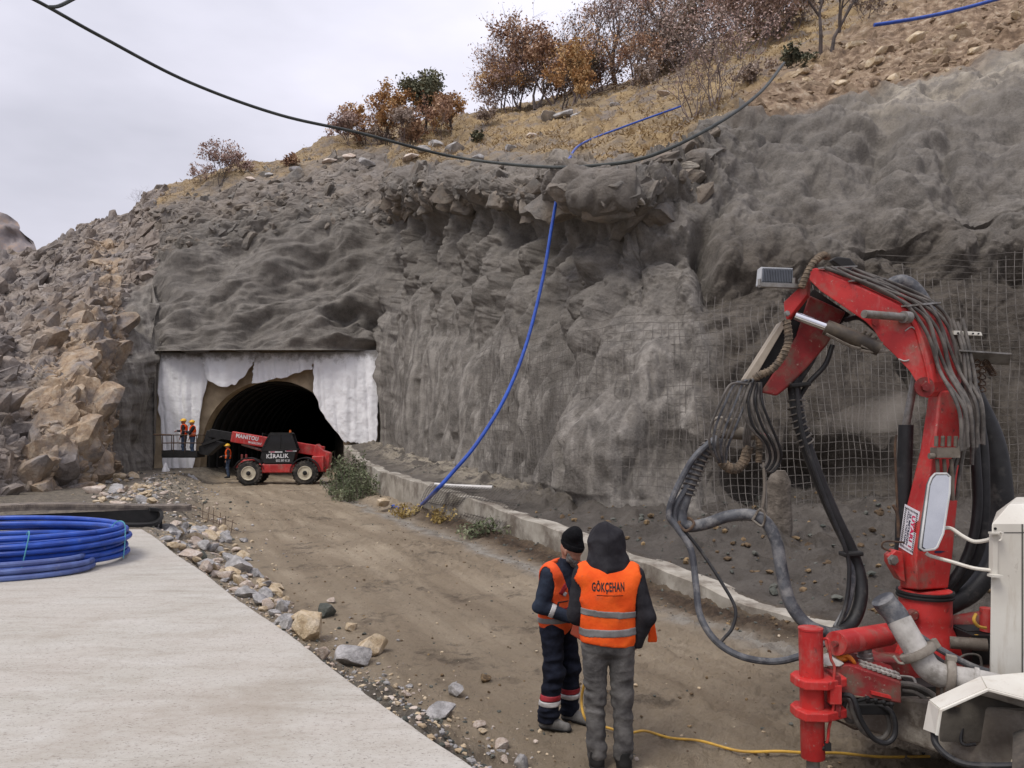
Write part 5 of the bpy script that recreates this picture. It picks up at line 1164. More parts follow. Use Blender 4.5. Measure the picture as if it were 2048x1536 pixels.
def person(loc, rz, label, J, cl, h=.011, s=1.0, group=None, detail=True):
    """J: joints in metres (facing -Y, +X = the person's left); cl: garment choices"""
    root = empty('person', loc, label, 'person', group, rz=rz, local=True); root.scale = (s, s, s)
    g = SDF((-.52, -.62, -.02), (.52, .42, 1.90), h); v = lambda k: np.array(J[k], float)
    hip = v('hip'); ch = v('chest'); nk = v('neck'); hd = v('head')
    lf = hd - nk; fwd = v('face') if 'face' in J else np.array([0, -1., 0]); fwd = fwd / np.linalg.norm(fwd); sd = np.cross(np.array([0, 0, 1.]), fwd); sd /= np.linalg.norm(sd); up = np.cross(fwd, sd)
    H = lambda a, b_, c: hd + sd * a + fwd * b_ + up * c      # a point of the head: side, forward, up
    # ---- shared volumes
    torso = g.cap(hip + [0, 0, .06], ch, .118, .148, (1.22, .82, 1)); torso = smin(torso, g.cap(v('shL') * [.8, 1, 1], v('shR') * [.8, 1, 1], .070), .07)
    pelv = g.cap(hip + [-.055, 0, -.03], hip + [.055, 0, -.03], .125, .125, (1, .92, 1))
    arm = {k: smin(g.cap(v('sh' + k), v('el' + k), .060, .050), g.cap(v('el' + k), v('wr' + k), .050, .036), .03) for k in 'LR'}
    leg = {k: smin(g.cap(v('hp' + k), v('kn' + k), .088, .062), g.cap(v('kn' + k), v('an' + k), .060, .046), .03) for k in 'LR'}
    # ---- body: one continuous skin surface
    head = smin(g.cap(H(0, .005, .035), H(0, -.02, .03), .088, .09), g.cap(H(0, .045, -.045), H(0, .012, .01), .052, .078), .04)
    head = smin(head, g.cap(H(0, .088, -.005), H(0, .100, -.028), .011, .015), .018)            # nose
    for e in (-1, 1):
        head = smin(head, g.cap(H(e * .036, .078, .022), H(e * .018, .086, .026), .010), .018)  # brow
        head = smin(head, g.cap(H(e * .045, .06, -.025), H(e * .03, .07, -.03), .018), .02)      # cheek
        head = smin(head, g.cap(H(e * .088, -.01, .015), H(e * .086, -.005, -.028), .014, .010), .008)  # ear
        head = np.maximum(head, -g.cap(H(e * .030, .100, .006), H(e * .034, .1, .006), .013))
    head = smin(head, g.cap(H(-.018, .082, -.062), H(.018, .082, -.062), .009), .012)
    body = smin(head, g.cap(nk - [0, 0, .05], H(0, -.01, -.05), .055, .052), .03); body = smin(body, torso + .02, .05); body = smin(body, pelv + .02, .05)
    for k in 'LR':
        body = smin(body, arm[k] + .012, .03); body = smin(body, leg[k] + .014, .03)
        w_, hn = v('wr' + k), v('hn' + k); d = hn - w_; d /= np.linalg.norm(d) + 1e-9; pn = np.array(J.get('pn' + k, (0, 0, -1.)), float); pn -= d * pn.dot(d); pn /= np.linalg.norm(pn) + 1e-9; sx = np.cross(d, pn)
        if k == 'R': sx = -sx
        hand = smin(g.cap(w_, w_ + d * .03, .027, .03), g.cap(w_ + d * .045 - sx * .018, w_ + d * .045 + sx * .018, .024), .02); hand = smin(hand, g.cap(w_ + d * .075 - sx * .026, w_ + d * .08 + sx * .024, .017), .02)
        cu = J.get('curl', .8)
        for i, (o, ln) in enumerate(((-.032, .92), (-.011, 1.05), (.010, 1.0), (.030, .78))):
            p0 = w_ + d * .09 + sx * o; a1 = cu * .9; a2 = cu * 1.9; p1 = p0 + (d * math.cos(a1) + pn * math.sin(a1)) * .036 * ln; p2 = p1 + (d * math.cos(a2) + pn * math.sin(a2)) * .030 * ln
            hand = smin(hand, g.chain([p0, p1, p2], [.0105, .0098, .0085], .004), .005)
        t0 = w_ + d * .03 - sx * .026; t1 = t0 + d * .032 - sx * .018 + pn * .018; t2 = t1 + d * .026 + pn * .018 + sx * .004
        hand = smin(hand, g.chain([t0, t1, t2], [.014, .012, .010], .006), .010); body = smin(body, hand, .015)
        body = smin(body, g.cap(v('an' + k), v('an' + k) + v('ft') * .05 + [0, 0, -.03], .034, .026), .02)
    g.mesh('body', body, SKIN, root)
    # ---- trousers
    wr = .35 * g.noise(9, 9, 5, 3) + .65 * g.noise(5, 5, 17, 4)
    tr = smin(pelv + .0, g.cap(hip + [0, 0, .0], hip + [0, 0, .10], .128, .125, (1.15, .86, 1)), .05); lk = cl.get('leg', (.092, .070, .066, .062))
    for k in 'LR':
        q_ = smin(g.cap(v('hp' + k) + [0, .005, 0], v('kn' + k), lk[0], lk[1]), g.cap(v('kn' + k), v('an' + k) + [0, 0, .02], lk[2], lk[3]), .03)
        tr = smin(tr, q_, .028)
    kz_ = v('knL')[2]; fold = np.exp(-((g.Z - kz_) / .14) ** 2) + np.exp(-((g.Z - .12) / .10) ** 2) * 1.3 + .75
    wr = wr + .5 * (1 - 2 * np.abs(g.noise(6, 6, 13, 41) + .6 * (g.X * g.Y) * 0)); tr = tr - wr * .0105 * fold * cl.get('fold', 1); trc = np.maximum(tr, np.maximum(g.Z - (hip[2] + .12), .055 - g.Z)); trouser = g.mesh('trousers', trc, cl['trousers'], root)
    for (z0, z1, mt) in cl.get('legbands', ()): g.mesh('leg_band', np.maximum(tr - .005, np.maximum(g.Z - z1, z0 - g.Z)), mt, trouser)
    # ---- boots
    bt = None
    for k in 'LR':
        a = v('an' + k); f = J.get('ft' + k, J['ft']); f = np.array(f, float); q_ = smin(g.cap(a + [0, .02, .03], a + [0, .02, -.04], .055, .055), g.cap(a + [0, .025, -.055], a + f * 1.15 + [0, 0, -.062], .046, .043), .03)
        q_ = np.maximum(q_, -(g.Z - .0)); bt = q_ if bt is None else np.minimum(bt, q_)
        tg = g.cap(a + f * .2 + [0, 0, .0], a + f * .75 + [0, 0, -.04], .04, .035); bt = smin(bt, np.maximum(tg, -(g.Z)), .02)
    boots = g.mesh('boots', bt, cl.get('boots', BOOT), root)
    if detail: g.mesh('boot_sole', np.maximum(bt - .008, g.Z - .028), DARK, boots)
    # ---- jacket
    jn = .5 * g.noise(8, 8, 8, 6) + .7 * g.noise(4, 4, 14, 7); jk = smin(torso - .016, g.cap(hip + [0, 0, .02], hip + [0, 0, .12], .135, .128, (1.2, .86, 1)), .05); ja = None
    for k in 'LR':
        q_ = smin(g.cap(v('sh' + k), v('el' + k), .078, .066), g.cap(v('el' + k), v('wr' + k), .066, .048), .03); w2 = v('wr' + k); e2 = v('el' + k); d = (w2 - e2) / np.linalg.norm(w2 - e2)
        pl = (g.X - w2[0]) * d[0] + (g.Y - w2[1]) * d[1] + (g.Z - w2[2]) * d[2]; q_ = np.maximum(q_, pl - .002)
        eb = np.exp(-(((g.X - e2[0]) ** 2 + (g.Y - e2[1]) ** 2 + (g.Z - e2[2]) ** 2) / .018)); q_ = q_ - .010 * eb * g.noise(14, 14, 14, 8)
        ja = q_ if ja is None else np.minimum(ja, q_)
    jn = jn + .45 * (1 - 2 * np.abs(g.noise(6, 6, 12, 42))); jk = smin(jk, ja, .035) - jn * .008; jk = smin(jk, g.cap(nk - [0, 0, .03], nk + lf * .25, .075, .070), .03)
    jkc = np.maximum(jk, np.maximum(cl['jacket_hem'] - g.Z, g.Z - (nk[2] + .065))); jkc = np.maximum(jkc, -(head - .004)); jo = g.mesh('jacket', jkc, cl['jacket'], root)
    for (k, t0, t1, mt) in cl.get('armbands', ()):
        a, b_ = v('el' + k), v('wr' + k); d = (b_ - a); ln = np.linalg.norm(d); d /= ln; pl = (g.X - a[0]) * d[0] + (g.Y - a[1]) * d[1] + (g.Z - a[2]) * d[2]
        g.mesh('sleeve_band', np.maximum(np.maximum(np.maximum(ja - .004 - jn * .006, pl - t1 * ln), t0 * ln - pl), (1 if k == 'R' else -1) * g.X + .03), mt, jo)
    # ---- vest
    vest = smin(torso - .034, g.cap(hip + [0, 0, .0], hip + [0, 0, .14], .150, .146, (1.22, .90, 1)), .06); vest = smin(vest, g.cap(v('shL') * [.85, 1, 1] + [0, 0, .006], v('shR') * [.85, 1, 1] + [0, 0, .006], .088), .05)
    vest = vest - (.6 * g.noise(5, 5, 9, 9) + .5 * g.noise(9, 4, 5, 10) + .6 * (1 - 2 * np.abs(perlin(g.X * 5 + g.Z * 3.5, g.Y * 3, g.Z * 4 - g.X * 3, 43)))) * .0105
    axc = np.minimum(g.cap(v('shL') * [1.18, 1, 1] + [0, 0, -.03], v('shL') * [1.2, 1, 1] - [0, 0, .05], .070), g.cap(v('shR') * [1.18, 1, 1] + [0, 0, -.03], v('shR') * [1.2, 1, 1] - [0, 0, .05], .070))
    hem = cl['vest_hem'] + .012 * np.sin(g.X * 9)
    vc = np.maximum(np.maximum(vest, hem - g.Z), g.Z - (nk[2] + .05)); vc = np.maximum(vc, -(g.cap(nk + [0, 0, .005], nk + lf * .4, .079, .08))); vc = -smin(-vc, smax_(ja - .006, cl.get('vx', .168) - np.abs(g.X), .02), .012)
    if cl.get('open'):
        vw = .02 + .16 * np.clip((g.Z - 1.10) / .36, 0, 1); vc = np.maximum(vc, -np.maximum(np.maximum(np.abs(g.X - cl.get('openx', 0)) - vw, g.Y + .02 - ch[1]), 1.10 - g.Z))
    vo = g.mesh('vest', vc, cl['vest'], root)
    for (z0, hh, tilt) in cl.get('strips', ()):
        zz = g.Z - tilt * g.X; g.mesh('reflective_strip', np.maximum(np.maximum(vc - .004, zz - z0 - hh), z0 - hh - zz), cl.get('strip_mat', REFL), vo)
    # ---- head gear
    if cl['hat'] == 'hood':
        ho = smin(g.cap(H(0, .015, .045), H(0, -.03, .035), .112, .114), g.cap(H(0, -.04, .06), nk + [0, .02, .0], .100, .095), .08); ho = smin(ho, g.cap(nk + [-.075, .0, -.01], nk + [.075, .0, -.01], .065), .06)
        ho = smin(ho, g.cap(H(0, .02, .0), H(0, .04, -.09), .115, .10), .05); ho = smin(ho, g.cap(H(0, -.02, .10), H(.0, -.035, .128), .06, .03), .06)
        ho = smin(ho, g.cap(H(0, -.02, .02), nk + [0, .0, .035], .105, .128), .05); ho = smin(ho, g.cap(nk + [-.085, .005, .005], nk + [.085, .005, .005], .082), .06); ho = np.maximum(ho, -g.cap(H(0, .06, -.0), H(0, .3, -.02), .085, .10)); ho = np.maximum(ho, -(head - .01)) - .010 * (g.noise(6, 6, 13, 13) + .6 * g.noise(13, 5, 5, 14) + .9 * (1 - 2 * np.abs(perlin(g.X * 7 + g.Z * 2, g.Y * 5, g.Z * 7, 46)))) - .006 * np.exp(-((g.X - .01) / .010) ** 2)
        g.mesh('hood', ho, cl.get('hatmat', CHAR), root)
    elif cl['hat'] == 'beanie':
        be = smin(g.cap(H(0, .0, .055), H(0, -.035, .105), .099, .097), g.cap(H(-.045, -.02, .150), H(.045, -.045, .152), .066), .03); pl = (g.X - hd[0]) * up[0] + (g.Y - hd[1]) * up[1] + (g.Z - hd[2]) * up[2]; pf = (g.X - hd[0]) * fwd[0] + (g.Y - hd[1]) * fwd[1] + (g.Z - hd[2]) * fwd[2]
        be = np.maximum(be, (.026 + pf * .10) - pl) - .003 * g.noise(16, 16, 16, 15); beo = g.mesh('beanie', be, WOOL, root)
        g.mesh('beanie_cuff', np.maximum(np.maximum(be - .007, pl - .075 - pf * .1), .022 + pf * .10 - pl), WOOL, beo)
    else:
        hm = g.ell(H(0, 0, .055), (.122, .135, .115)); pl = (g.X - hd[0]) * up[0] + (g.Y - hd[1]) * up[1] + (g.Z - hd[2]) * up[2]
        hm = np.minimum(np.maximum(hm, .045 - pl), np.maximum(g.ell(H(0, .03, .05), (.14, .165, .05)), np.abs(pl - .05) - .012)); g.mesh('helmet', hm, YELLOW, root)
    if cl.get('beard'):
        bd = smin(g.cap(H(-.052, .040, -.050), H(0, .072, -.088), .032, .034), g.cap(H(.052, .040, -.050), H(0, .072, -.088), .032, .034), .02); bd = smin(bd, g.cap(H(-.03, .085, -.050), H(.03, .085, -.050), .012), .015)
        bd = smin(bd, g.cap(H(-.072, .015, -.01), H(-.06, .035, -.06), .018, .026), .02); bd = smin(bd, g.cap(H(.072, .015, -.01), H(.06, .035, -.06), .018, .026), .02); bd = np.maximum(bd, -g.cap(H(-.016, .105, -.068), H(.016, .105, -.068), .009)) - .004 * g.noise(40, 40, 40, 16)
        g.mesh('beard', bd, BEARD, root)
    return root, vo, (v, H)
STAND = dict(hip=(0, 0, .95), chest=(0, .01, 1.30), neck=(0, .0, 1.49), head=(0, -.02, 1.63), shL=(.185, .01, 1.42), shR=(-.185, .01, 1.42), elL=(.25, .02, 1.13), elR=(-.25, .02, 1.13),
             wrL=(.24, -.10, .92), wrR=(-.24, -.10, .92), hnL=(.24, -.14, .84), hnR=(-.24, -.14, .84), hpL=(.10, 0, .90), hpR=(-.10, 0, .90), knL=(.11, -.03, .50), knR=(-.11, -.03, .50),
             anL=(.12, .03, .095), anR=(-.12, .03, .095), ft=(.02, -.15, 0))
def pose(**k): d = dict(STAND); d.update(k); return d

# the hooded man, seen from behind, right hand in his pocket
PR = P(1216, 0, 5.62); PR.z = float(ground_z(np.array([PR.x]), np.array([PR.y]))[0])
jr = pose(head=(.01, -.055, 1.625), face=(.30, -1, -.34), neck=(0, -.015, 1.48), elR=(-.275, .045, 1.14), wrR=(-.205, -.02, .905), hnR=(-.13, -.04, .84), elL=(.235, -.02, 1.12), wrL=(.10, -.25, 1.0), hnL=(.05, -.31, .98), pnL=(-.3, 0, -1),
          shL=(.19, 0, 1.42), shR=(-.19, 0, 1.42), knL=(.095, -.02, .50), knR=(-.105, -.015, .50), anL=(.085, .02, .095), anR=(-.115, .03, .095), ft=(.015, -.15, 0))
hood, hood_vest, _ = person(PR, math.radians(176), 'man in dark hood, orange vest and grey jeans seen from behind, hand in pocket', jr,
       dict(trousers=JEANS, leg=(.097, .074, .070, .068), fold=1.15, jacket=CHAR, jacket_hem=.885, vest=ORANGE, vest_hem=.925, strips=((1.165, .026, .05), (1.025, .030, -.03)), hat='hood', boots=DARK), h=.0085, s=.978)
# the bearded man holding the remote control
PL = P(1117, 0, 6.45); PL.z = float(ground_z(np.array([PL.x]), np.array([PL.y]))[0])
jl = pose(hip=(0, .02, .95), chest=(0, -.02, 1.29), neck=(.0, -.075, 1.475), head=(.0, -.135, 1.605), face=(.16, -1, -.46), shL=(.185, -.03, 1.41), shR=(-.185, -.03, 1.41), elR=(-.255, .02, 1.13), wrR=(-.105, -.205, 1.025), hnR=(-.02, -.28, 1.0),
          elL=(.255, -.03, 1.13), wrL=(.12, -.27, 1.0), hnL=(.06, -.33, .98), pnR=(.2, 0, -1), pnL=(-.2, 0, -1), curl=.9, knR=(-.115, -.03, .50), knL=(.12, -.05, .51), anL=(.15, -.02, .095), anR=(-.14, .03, .095), ft=(.0, -.16, 0), ftR=(.04, -.155, 0))
bearded, bearded_vest, (LV, LH) = person(PL, math.radians(53), 'bearded man in black beanie, navy jacket and orange vest looking down at a remote control', jl,
       dict(trousers=NAVY, leg=(.108, .088, .086, .082), fold=1.6, jacket=NAVYJ, jacket_hem=.90, vest=OLDORANGE, vest_hem=.79, open=True, openx=.01, strips=((.985, .026, .0),), hat='beanie', beard=True, legbands=((.215, .265, REFLW), (.268, .318, REDTAPE)), armbands=(('R', .30, .46, REFLW),)), h=.0085, s=.912)
# remote control box hanging before his belly
def remote():
    c = Vector((-.02, -.335, .93)) * .912; R_ = Matrix.Rotation(math.radians(53), 3, 'Z'); o = PL + R_ @ c
    ax = [R_ @ Vector((1, 0, 0)), R_ @ Vector((0, -.94, -.34)), R_ @ Vector((0, -.34, .94))]
    root = empty('remote_control', o - Vector((0, 0, .08)), 'red remote control box held between the two men in orange vests', 'remote control')
    mb = MB(); mb.box(o, (.27, .17, .12), ax); mb.build('housing', M('orange_red_box', (.33, .05, .02), (.22, .03, .015), rough=.6, dirt=(.10, .06, .04)), root, bevel=.012)
    mb = MB(); mb.box(o + ax[2] * .063, (.22, .13, .012), ax); mb.build('panel', DARK, root)
    for s in (-.06, .06):
        mb = MB(); p = o + ax[2] * .068 + ax[0] * s; mb.cyl(p, p + ax[2] * .05, .007); mb.sph(p + ax[2] * .055, .014, 6); mb.build('joystick', BLACK, root)
    mb = MB()
    for s in (-1, 1): mb.tube([o + ax[0] * (.12 * s) - ax[1] * .07 - ax[2] * .0, o + ax[0] * (.12 * s) - ax[1] * .075 + ax[2] * .09, o + ax[0] * (.12 * s) + ax[1] * .07 + ax[2] * .09, o + ax[0] * (.12 * s) + ax[1] * .07], .008, 6, sm=3)
    mb.build('handle', STEEL, root)
    mb = MB(); p = o - ax[2] * .06 + ax[0] * .05; mb.cyl(p, p - Vector((0, 0, .06)), .028, .02); mb.build('plug', BLACK, root)
    gz = lambda x, y: float(ground_z(np.array([x]), np.array([y]))[0]) + .045
    e0 = p - Vector((0, 0, .06)); W = [e0, P(1172, 1350, 6.2), P(1163, 1400, 6.25), P(1172, 1440, 6.18)]
    for px, py in ((1200, 1470), (1255, 1477), (1290, 1476), (1340, 1486), (1400, 1502), (1480, 1522), (1560, 1533), (1620, 1534), (1680, 1527), (1760, 1530), (1860, 1540)):
        g_ = G(px, py, .02); W.append(Vector((g_.x, g_.y, gz(g_.x, g_.y))))
    mb = MB(); mb.tube(W, .0105, 8, sm=8); tag(mb.build('yellow_cable', YCABLE), 'yellow cable hanging from the remote control and running over the muddy ground', 'cable')
    # an orange cloth hanging at the hooded man's right side
    mb = MB(); a = P(1302, 1225, 5.75); mb.loft([[a + Vector((x * w_ + dx, y * d_, -z)) for x, y in ((-1, -1), (1, -1), (1, 1), (-1, 1))] for (w_, d_, z, dx) in ((.016, .012, 0, 0), (.022, .015, .10, .008), (.032, .02, .19, .012), (.034, .016, .22, .008))])
    tag(mb.build('orange_cloth', ORANGE, bevel=.008), 'orange cloth hanging from the right side of the hooded man', 'cloth')
remote()

# lettering
TXT = {}
def text_polys(s, bold=.012):
    if (s, bold) in TXT: return TXT[(s, bold)]
    cu = bpy.data.curves.new('t', 'FONT'); cu.body = s; cu.size = 1; cu.offset = bold; cu.space_character = 1.12; cu.resolution_u = 3; cu.fill_mode = 'FRONT'
    o = bpy.data.objects.new('t', cu); COL.objects.link(o); dg = bpy.context.evaluated_depsgraph_get(); me = bpy.data.meshes.new_from_object(o.evaluated_get(dg))
    v = [x.co.copy() for x in me.vertices]; f = [list(p.vertices) for p in me.polygons]
    bpy.data.objects.remove(o); bpy.data.curves.remove(cu); bpy.data.meshes.remove(me)
    x0 = min(q_.x for q_ in v); x1 = max(q_.x for q_ in v); y0 = min(q_.y for q_ in v); y1 = max(q_.y for q_ in v)
    v = [((q_.x - x0) / (x1 - x0), (q_.y - y0) / (y1 - y0)) for q_ in v]; TXT[(s, bold)] = (v, f); return v, f
def text_on(mb, s, org, right, up, bold=.012):
    """text fitted to the parallelogram org + right*u + up*v"""
    v, f = text_polys(s, bold); org, right, up = Vector(org), Vector(right), Vector(up); mb._add([org + right * a + up * b_ for a, b_ in v], f)
def vest_text():
    vm = hood_vest.data; bv = BVHTree.FromPolygons([x.co for x in vm.vertices], [list(p.vertices) for p in vm.polygons])
    mb = MB(); text_on(mb, 'GÖKÇEHAN', (.125, 0, 1.318), (-.235, 0, .006), (.0, 0, .094), .032)
    mb.box((0, 0, 1.308), (.19, .001, .0045)); mb.v[-8:] = [Vector((q_.x - .005, q_.y, q_.z)) for q_ in mb.v[-8:]]
    # subdivide a little so that the print follows the cloth
    me = bpy.data.meshes.new('vest_print'); me.from_pydata([tuple(q_) for q_ in mb.v], [], mb.f); bm = bmesh.new(); bm.from_mesh(me); bmesh.ops.triangulate(bm, faces=bm.faces); bmesh.ops.subdivide_edges(bm, edges=bm.edges, cuts=2, use_grid_fill=True)
    for q_ in bm.verts:
        hit = bv.ray_cast(Vector((q_.co.x, 1.0, q_.co.z)), Vector((0, -1, 0)))
        q_.co.y = (hit[0].y if hit[0] else .2) + .0035
    bm.to_mesh(me); bm.free(); link('vest_print', me, INKK, hood_vest)
vest_text()
# red and white tape pieces on the bearded man's vest
def vest_bits():
    vm = bearded_vest.data; bv = BVHTree.FromPolygons([x.co for x in vm.vertices], [list(p.vertices) for p in vm.polygons])
    def patch(c, w_, hh, ang, mt, nm):
        n = 6; V = []
        for j in range(n):
            for i in range(n):
                u, q_ = (i / (n - 1) - .5) * w_, (j / (n - 1) - .5) * hh; x = c[0] + u * math.cos(ang) - q_ * math.sin(ang); z = c[1] + u * math.sin(ang) + q_ * math.cos(ang)
                hit = bv.ray_cast(Vector((x, -1, z)), Vector((0, 1, 0))); V.append((x, (hit[0].y if hit[0] else -.15) - .004, z))
        o = link(nm, npmesh(nm, V, grid_faces(n, n)), mt, bearded_vest)
        s_ = o.modifiers.new('thickness', 'SOLIDIFY'); s_.thickness = .004
    patch((-.135, 1.28), .045, .10, -.5, REDTAPE, 'shoulder_tape'); patch((-.118, 1.235), .045, .035, -.5, REFLW, 'shoulder_tape')
    patch((-.115, 1.10), .10, .012, 0, REDTAPE, 'pocket_trim'); patch((-.115, 1.165), .10, .010, 0, DARK, 'pocket_trim'); patch((-.165, 1.13), .010, .075, 0, DARK, 'pocket_trim')
vest_bits()

# ------------------------------------------------------------------ telehandler and its crew
def telehandler():
    th = empty('telehandler', (0, 0, 0), 'red telescopic handler with black cab and raised boom before the tunnel arch', 'telehandler', rz=math.radians(7), local=True)
    c = P(562, 0, 37.3); th.location = (c.x, c.y, 0); z = 0
    ch = MB(); ch.box((0, 0, .78), (3.5, .95, .42)); ch.box((-1.55, 0, .95), (.5, .9, .5)); ch.box((1.85, 0, 1.0), (.55, 1.7, .75)); ch.build('chassis', RED, th, bevel=.04)
    sk = MB(); sk.box((.03, -.86, .80), (1.52, .22, .42)); sk.build('side_skirt', RED, th, bevel=.05)
    rs = MB(); rs.prism([(1.55, -.55, 1.15), (2.20, -.55, .55), (2.32, -.55, .85), (2.38, -.55, 1.5), (2.05, -.55, 1.62), (1.75, -.55, 1.95), (1.62, -.55, 1.72)], (0, 1.1, 0)); rs.build('boom_pivot', RED, th, bevel=.03)
    for sx, xx in ((-1, -1.30), (1, 1.28)):
        for sy in (-1, 1):
            w_ = empty('w', (0, 0, 0)); bpy.data.objects.remove(w_)
            ty = MB(); yc = sy * .86; ty.lathe((xx, yc - .19, .585), (0, 1, 0), [(.30, 0), (.50, .0), (.565, .05), (.58, .19), (.565, .33), (.50, .38), (.30, .38)], 36)
            for k in range(22):
                a = 2 * math.pi * k / 22
                for q_ in (-1, 1):
                    a2 = a + (.07 if q_ > 0 else -.07); p = Vector((xx + .575 * math.cos(a2), yc + .10 * q_, .585 + .575 * math.sin(a2))); ty.box(p, (.055, .2, .05), (Vector((math.cos(a2), 0, math.sin(a2))), Vector((math.sin(a2) * .45 * q_, .9, -math.cos(a2) * .45 * q_)).normalized(), Vector((-math.sin(a2), .0, math.cos(a2)))))
            t_ = ty.build('tyre', TYRE, th)
            rm = MB(); yo = yc + sy * .19; rm.lathe((xx, yo - sy * .025, .585), (0, sy, 0), [(.325, .0), (.335, .06), (.31, .065), (.28, .035), (.16, .03), (.15, .05), (0, .05)], 28); rm.build('rim', CREAM, t_)
            hb = MB(); hb.lathe((xx, yo + sy * .01, .585), (0, sy, 0), [(.105, 0), (.10, .05), (.05, .07), (0, .07)], 16); hb.build('hub', DARK, t_)
        fd = MB(); pf = [(xx + .70 * math.cos(a), -1.06, .60 + .68 * math.sin(a)) for a in np.linspace(math.pi * (.90 if sx < 0 else .98), math.pi * (.08 if sx < 0 else .02), 14)]
        fd.loft([[Vector(p), Vector(p) + Vector((0, .44, 0)), Vector(p) + Vector((0, .44, .05)), Vector(p) + Vector((0, 0, .05))] for p in pf]); fd.build('fender', BLACK, th)
    lo = MB(); lo.prism([(-.62, -.98, 1.02), (.72, -.98, 1.02), (.86, -.98, 1.62), (.98, -.98, 1.72), (-.70, -.98, 1.66), (-.78, -.98, 1.3)], (0, .9, 0)); lo.build('cab_base', DARK, th, bevel=.03)
    fr = MB()
    c8 = {'a': (-.72, 1.66), 'b': (-.36, 2.40), 'c': (.62, 2.44), 'd': (.86, 1.70)}
    for y in (-.98, -.10):
        for p, q_ in (('a', 'b'), ('b', 'c'), ('c', 'd'), ('a', 'd')): fr.bar((c8[p][0], y, c8[p][1]), (c8[q_][0], y, c8[q_][1]), .07, .07, up=(0, 1, 0))
    fr.prism([(-.42, -1.0, 2.40), (.66, -1.0, 2.43), (.62, -1.0, 2.50), (-.32, -1.0, 2.50)], (0, .92, 0)); fr.bar((.12, -.98, 1.68), (.14, -.98, 2.42), .05, .05, up=(0, 1, 0)); fr.build('cab_frame', DARK, th)
    gl = MB(); gl.prism([(-.68, -.965, 1.68), (-.36, -.965, 2.38), (.60, -.965, 2.40), (.82, -.965, 1.72)], (0, .82, 0)); gl.build('cab_window', GLASS, th, smooth=False)
    bc = MB(); bc.cyl((.52, -.5, 2.50), (.52, -.5, 2.62), .055, .045, 12); bc.build('beacon', M('amber', (.7, .16, .03), rough=.3), th)
    bm_ = MB(); a, b_ = Vector((2.0, .30, 1.55)), Vector((-2.35, .30, 2.30)); bm_.bar(a, b_, .42, .52); bo = bm_.build('boom', RED, th, bevel=.03)
    ib = MB(); d = (b_ - a).normalized(); ib.bar(b_, b_ + d * 1.05, .32, .40); ib.bar(b_ + d * 1.0 + Vector((0, 0, .1)), b_ + d * 1.25 - Vector((0, 0, .75)), .26, .34); ib.build('inner_boom', DARK, th, bevel=.02)
    cy = MB(); cy.cyl((.4, .30, 1.2), (-1.9, .30, 1.95), .075); cy.build('lift_cylinder', STEEL, th)
    fc = MB(); fc.prism([(-2.05, -.5, .95), (-1.6, -.5, 1.15), (-1.6, -.5, .7), (-1.95, -.5, .7)], (0, 1.0, 0)); fc.box((-1.75, -.35, 1.28), (.10, .06, .35)); fc.box((-1.55, -.35, 1.28), (.10, .06, .35)); fc.build('front_carriage', DRED, th, bevel=.02)
    tx = MB(); nrm = Vector((0, -1, 0)); u = (a - b_).normalized(); up = Vector((0, 0, 1)) - u * u.z; up.normalize(); o0 = b_ + u * .22 + Vector((0, -.2135, 0)); text_on(tx, 'MANITOU', o0 + up * .0, u * 1.05, up * .20, .03); text_on(tx, 'MANISCOPIC', o0 + u * .62 - up * .175, u * .62, up * .11, .02); tx.build('boom_lettering', INKW, bo)
    tx = MB(); text_on(tx, 'KİRALIK', (-.50, -.984, 1.28), (1.02, 0, .03), (0, 0, .26), .03); text_on(tx, '0532 397 45 20', (-.06, -.984, 1.12), (.62, 0, 0), (0, 0, .11), .02); tx.box((-.08, -.984, 1.585), (.62, .006, .07)); tx.box((.62, -.984, 1.63), (.52, .006, .07)); tx.build('cab_lettering', INKW, th)
    tx = MB(); tx.box((-.22, -.989, 1.585), (.2, .004, .04)); tx.box((.56, -.989, 1.63), (.30, .004, .04)); tx.build('cab_lettering', INKP, th)
    mr = MB(); mr.bar((-.45, -1.0, 2.40), (-.62, -1.12, 2.46), .02, .02); mr.box((-.64, -1.14, 2.40), (.03, .12, .18)); mr.build('wing_mirror', BLACK, th)
    # work basket on the end of the boom
    bk = empty('work_basket', P(367, 915, 36.9), 'dark steel work basket carrying two men in front of the left sheet', 'work basket', local=True); bk.rotation_euler = (0, 0, .05)
    fl = MB(); fl.prism([(-.78, -.55, .05), (.78, -.55, .0), (.82, -.55, .30), (-.80, -.55, .36)], (0, .06, 0)); fl.prism([(-.78, .55, .05), (.78, .55, .0), (.82, .55, .30), (-.80, .55, .36)], (0, .06, 0)); fl.box((0, 0, .03), (1.58, 1.1, .05)); fl.box((-.79, 0, .2), (.05, 1.1, .30)); fl.box((.80, 0, .16), (.05, 1.1, .30)); fl.build('basket_floor', DARK, bk)
    rl = MB()
    for x in (-.78, -.26, .26, .80):
        for y in (-.53, .58): rl.cyl((x, y, .2), (x, y, 1.08), .022, n=8)
    for zz in (.70, 1.08):
        for y in (-.53, .58): rl.cyl((-.78, y, zz), (.80, y, zz), .022, n=8)
        for x in (-.78, .80): rl.cyl((x, -.53, zz), (x, .58, zz), .022, n=8)
    rl.cyl((-1.2, -.5, 1.10), (-.4, -.5, 1.08), .04, n=8); rl.build('guard_rail', RUST, bk)
    br = MB(); br.prism([(.82, -.35, .2), (1.25, -.35, .10), (1.9, -.35, .70), (1.6, -.35, .80), (.85, -.35, .55)], (0, .7, 0)); br.bar((1.0, -.40, .62), (1.9, -.40, .95), .05, .12); br.build('mounting_bracket', DARK, bk)
telehandler()
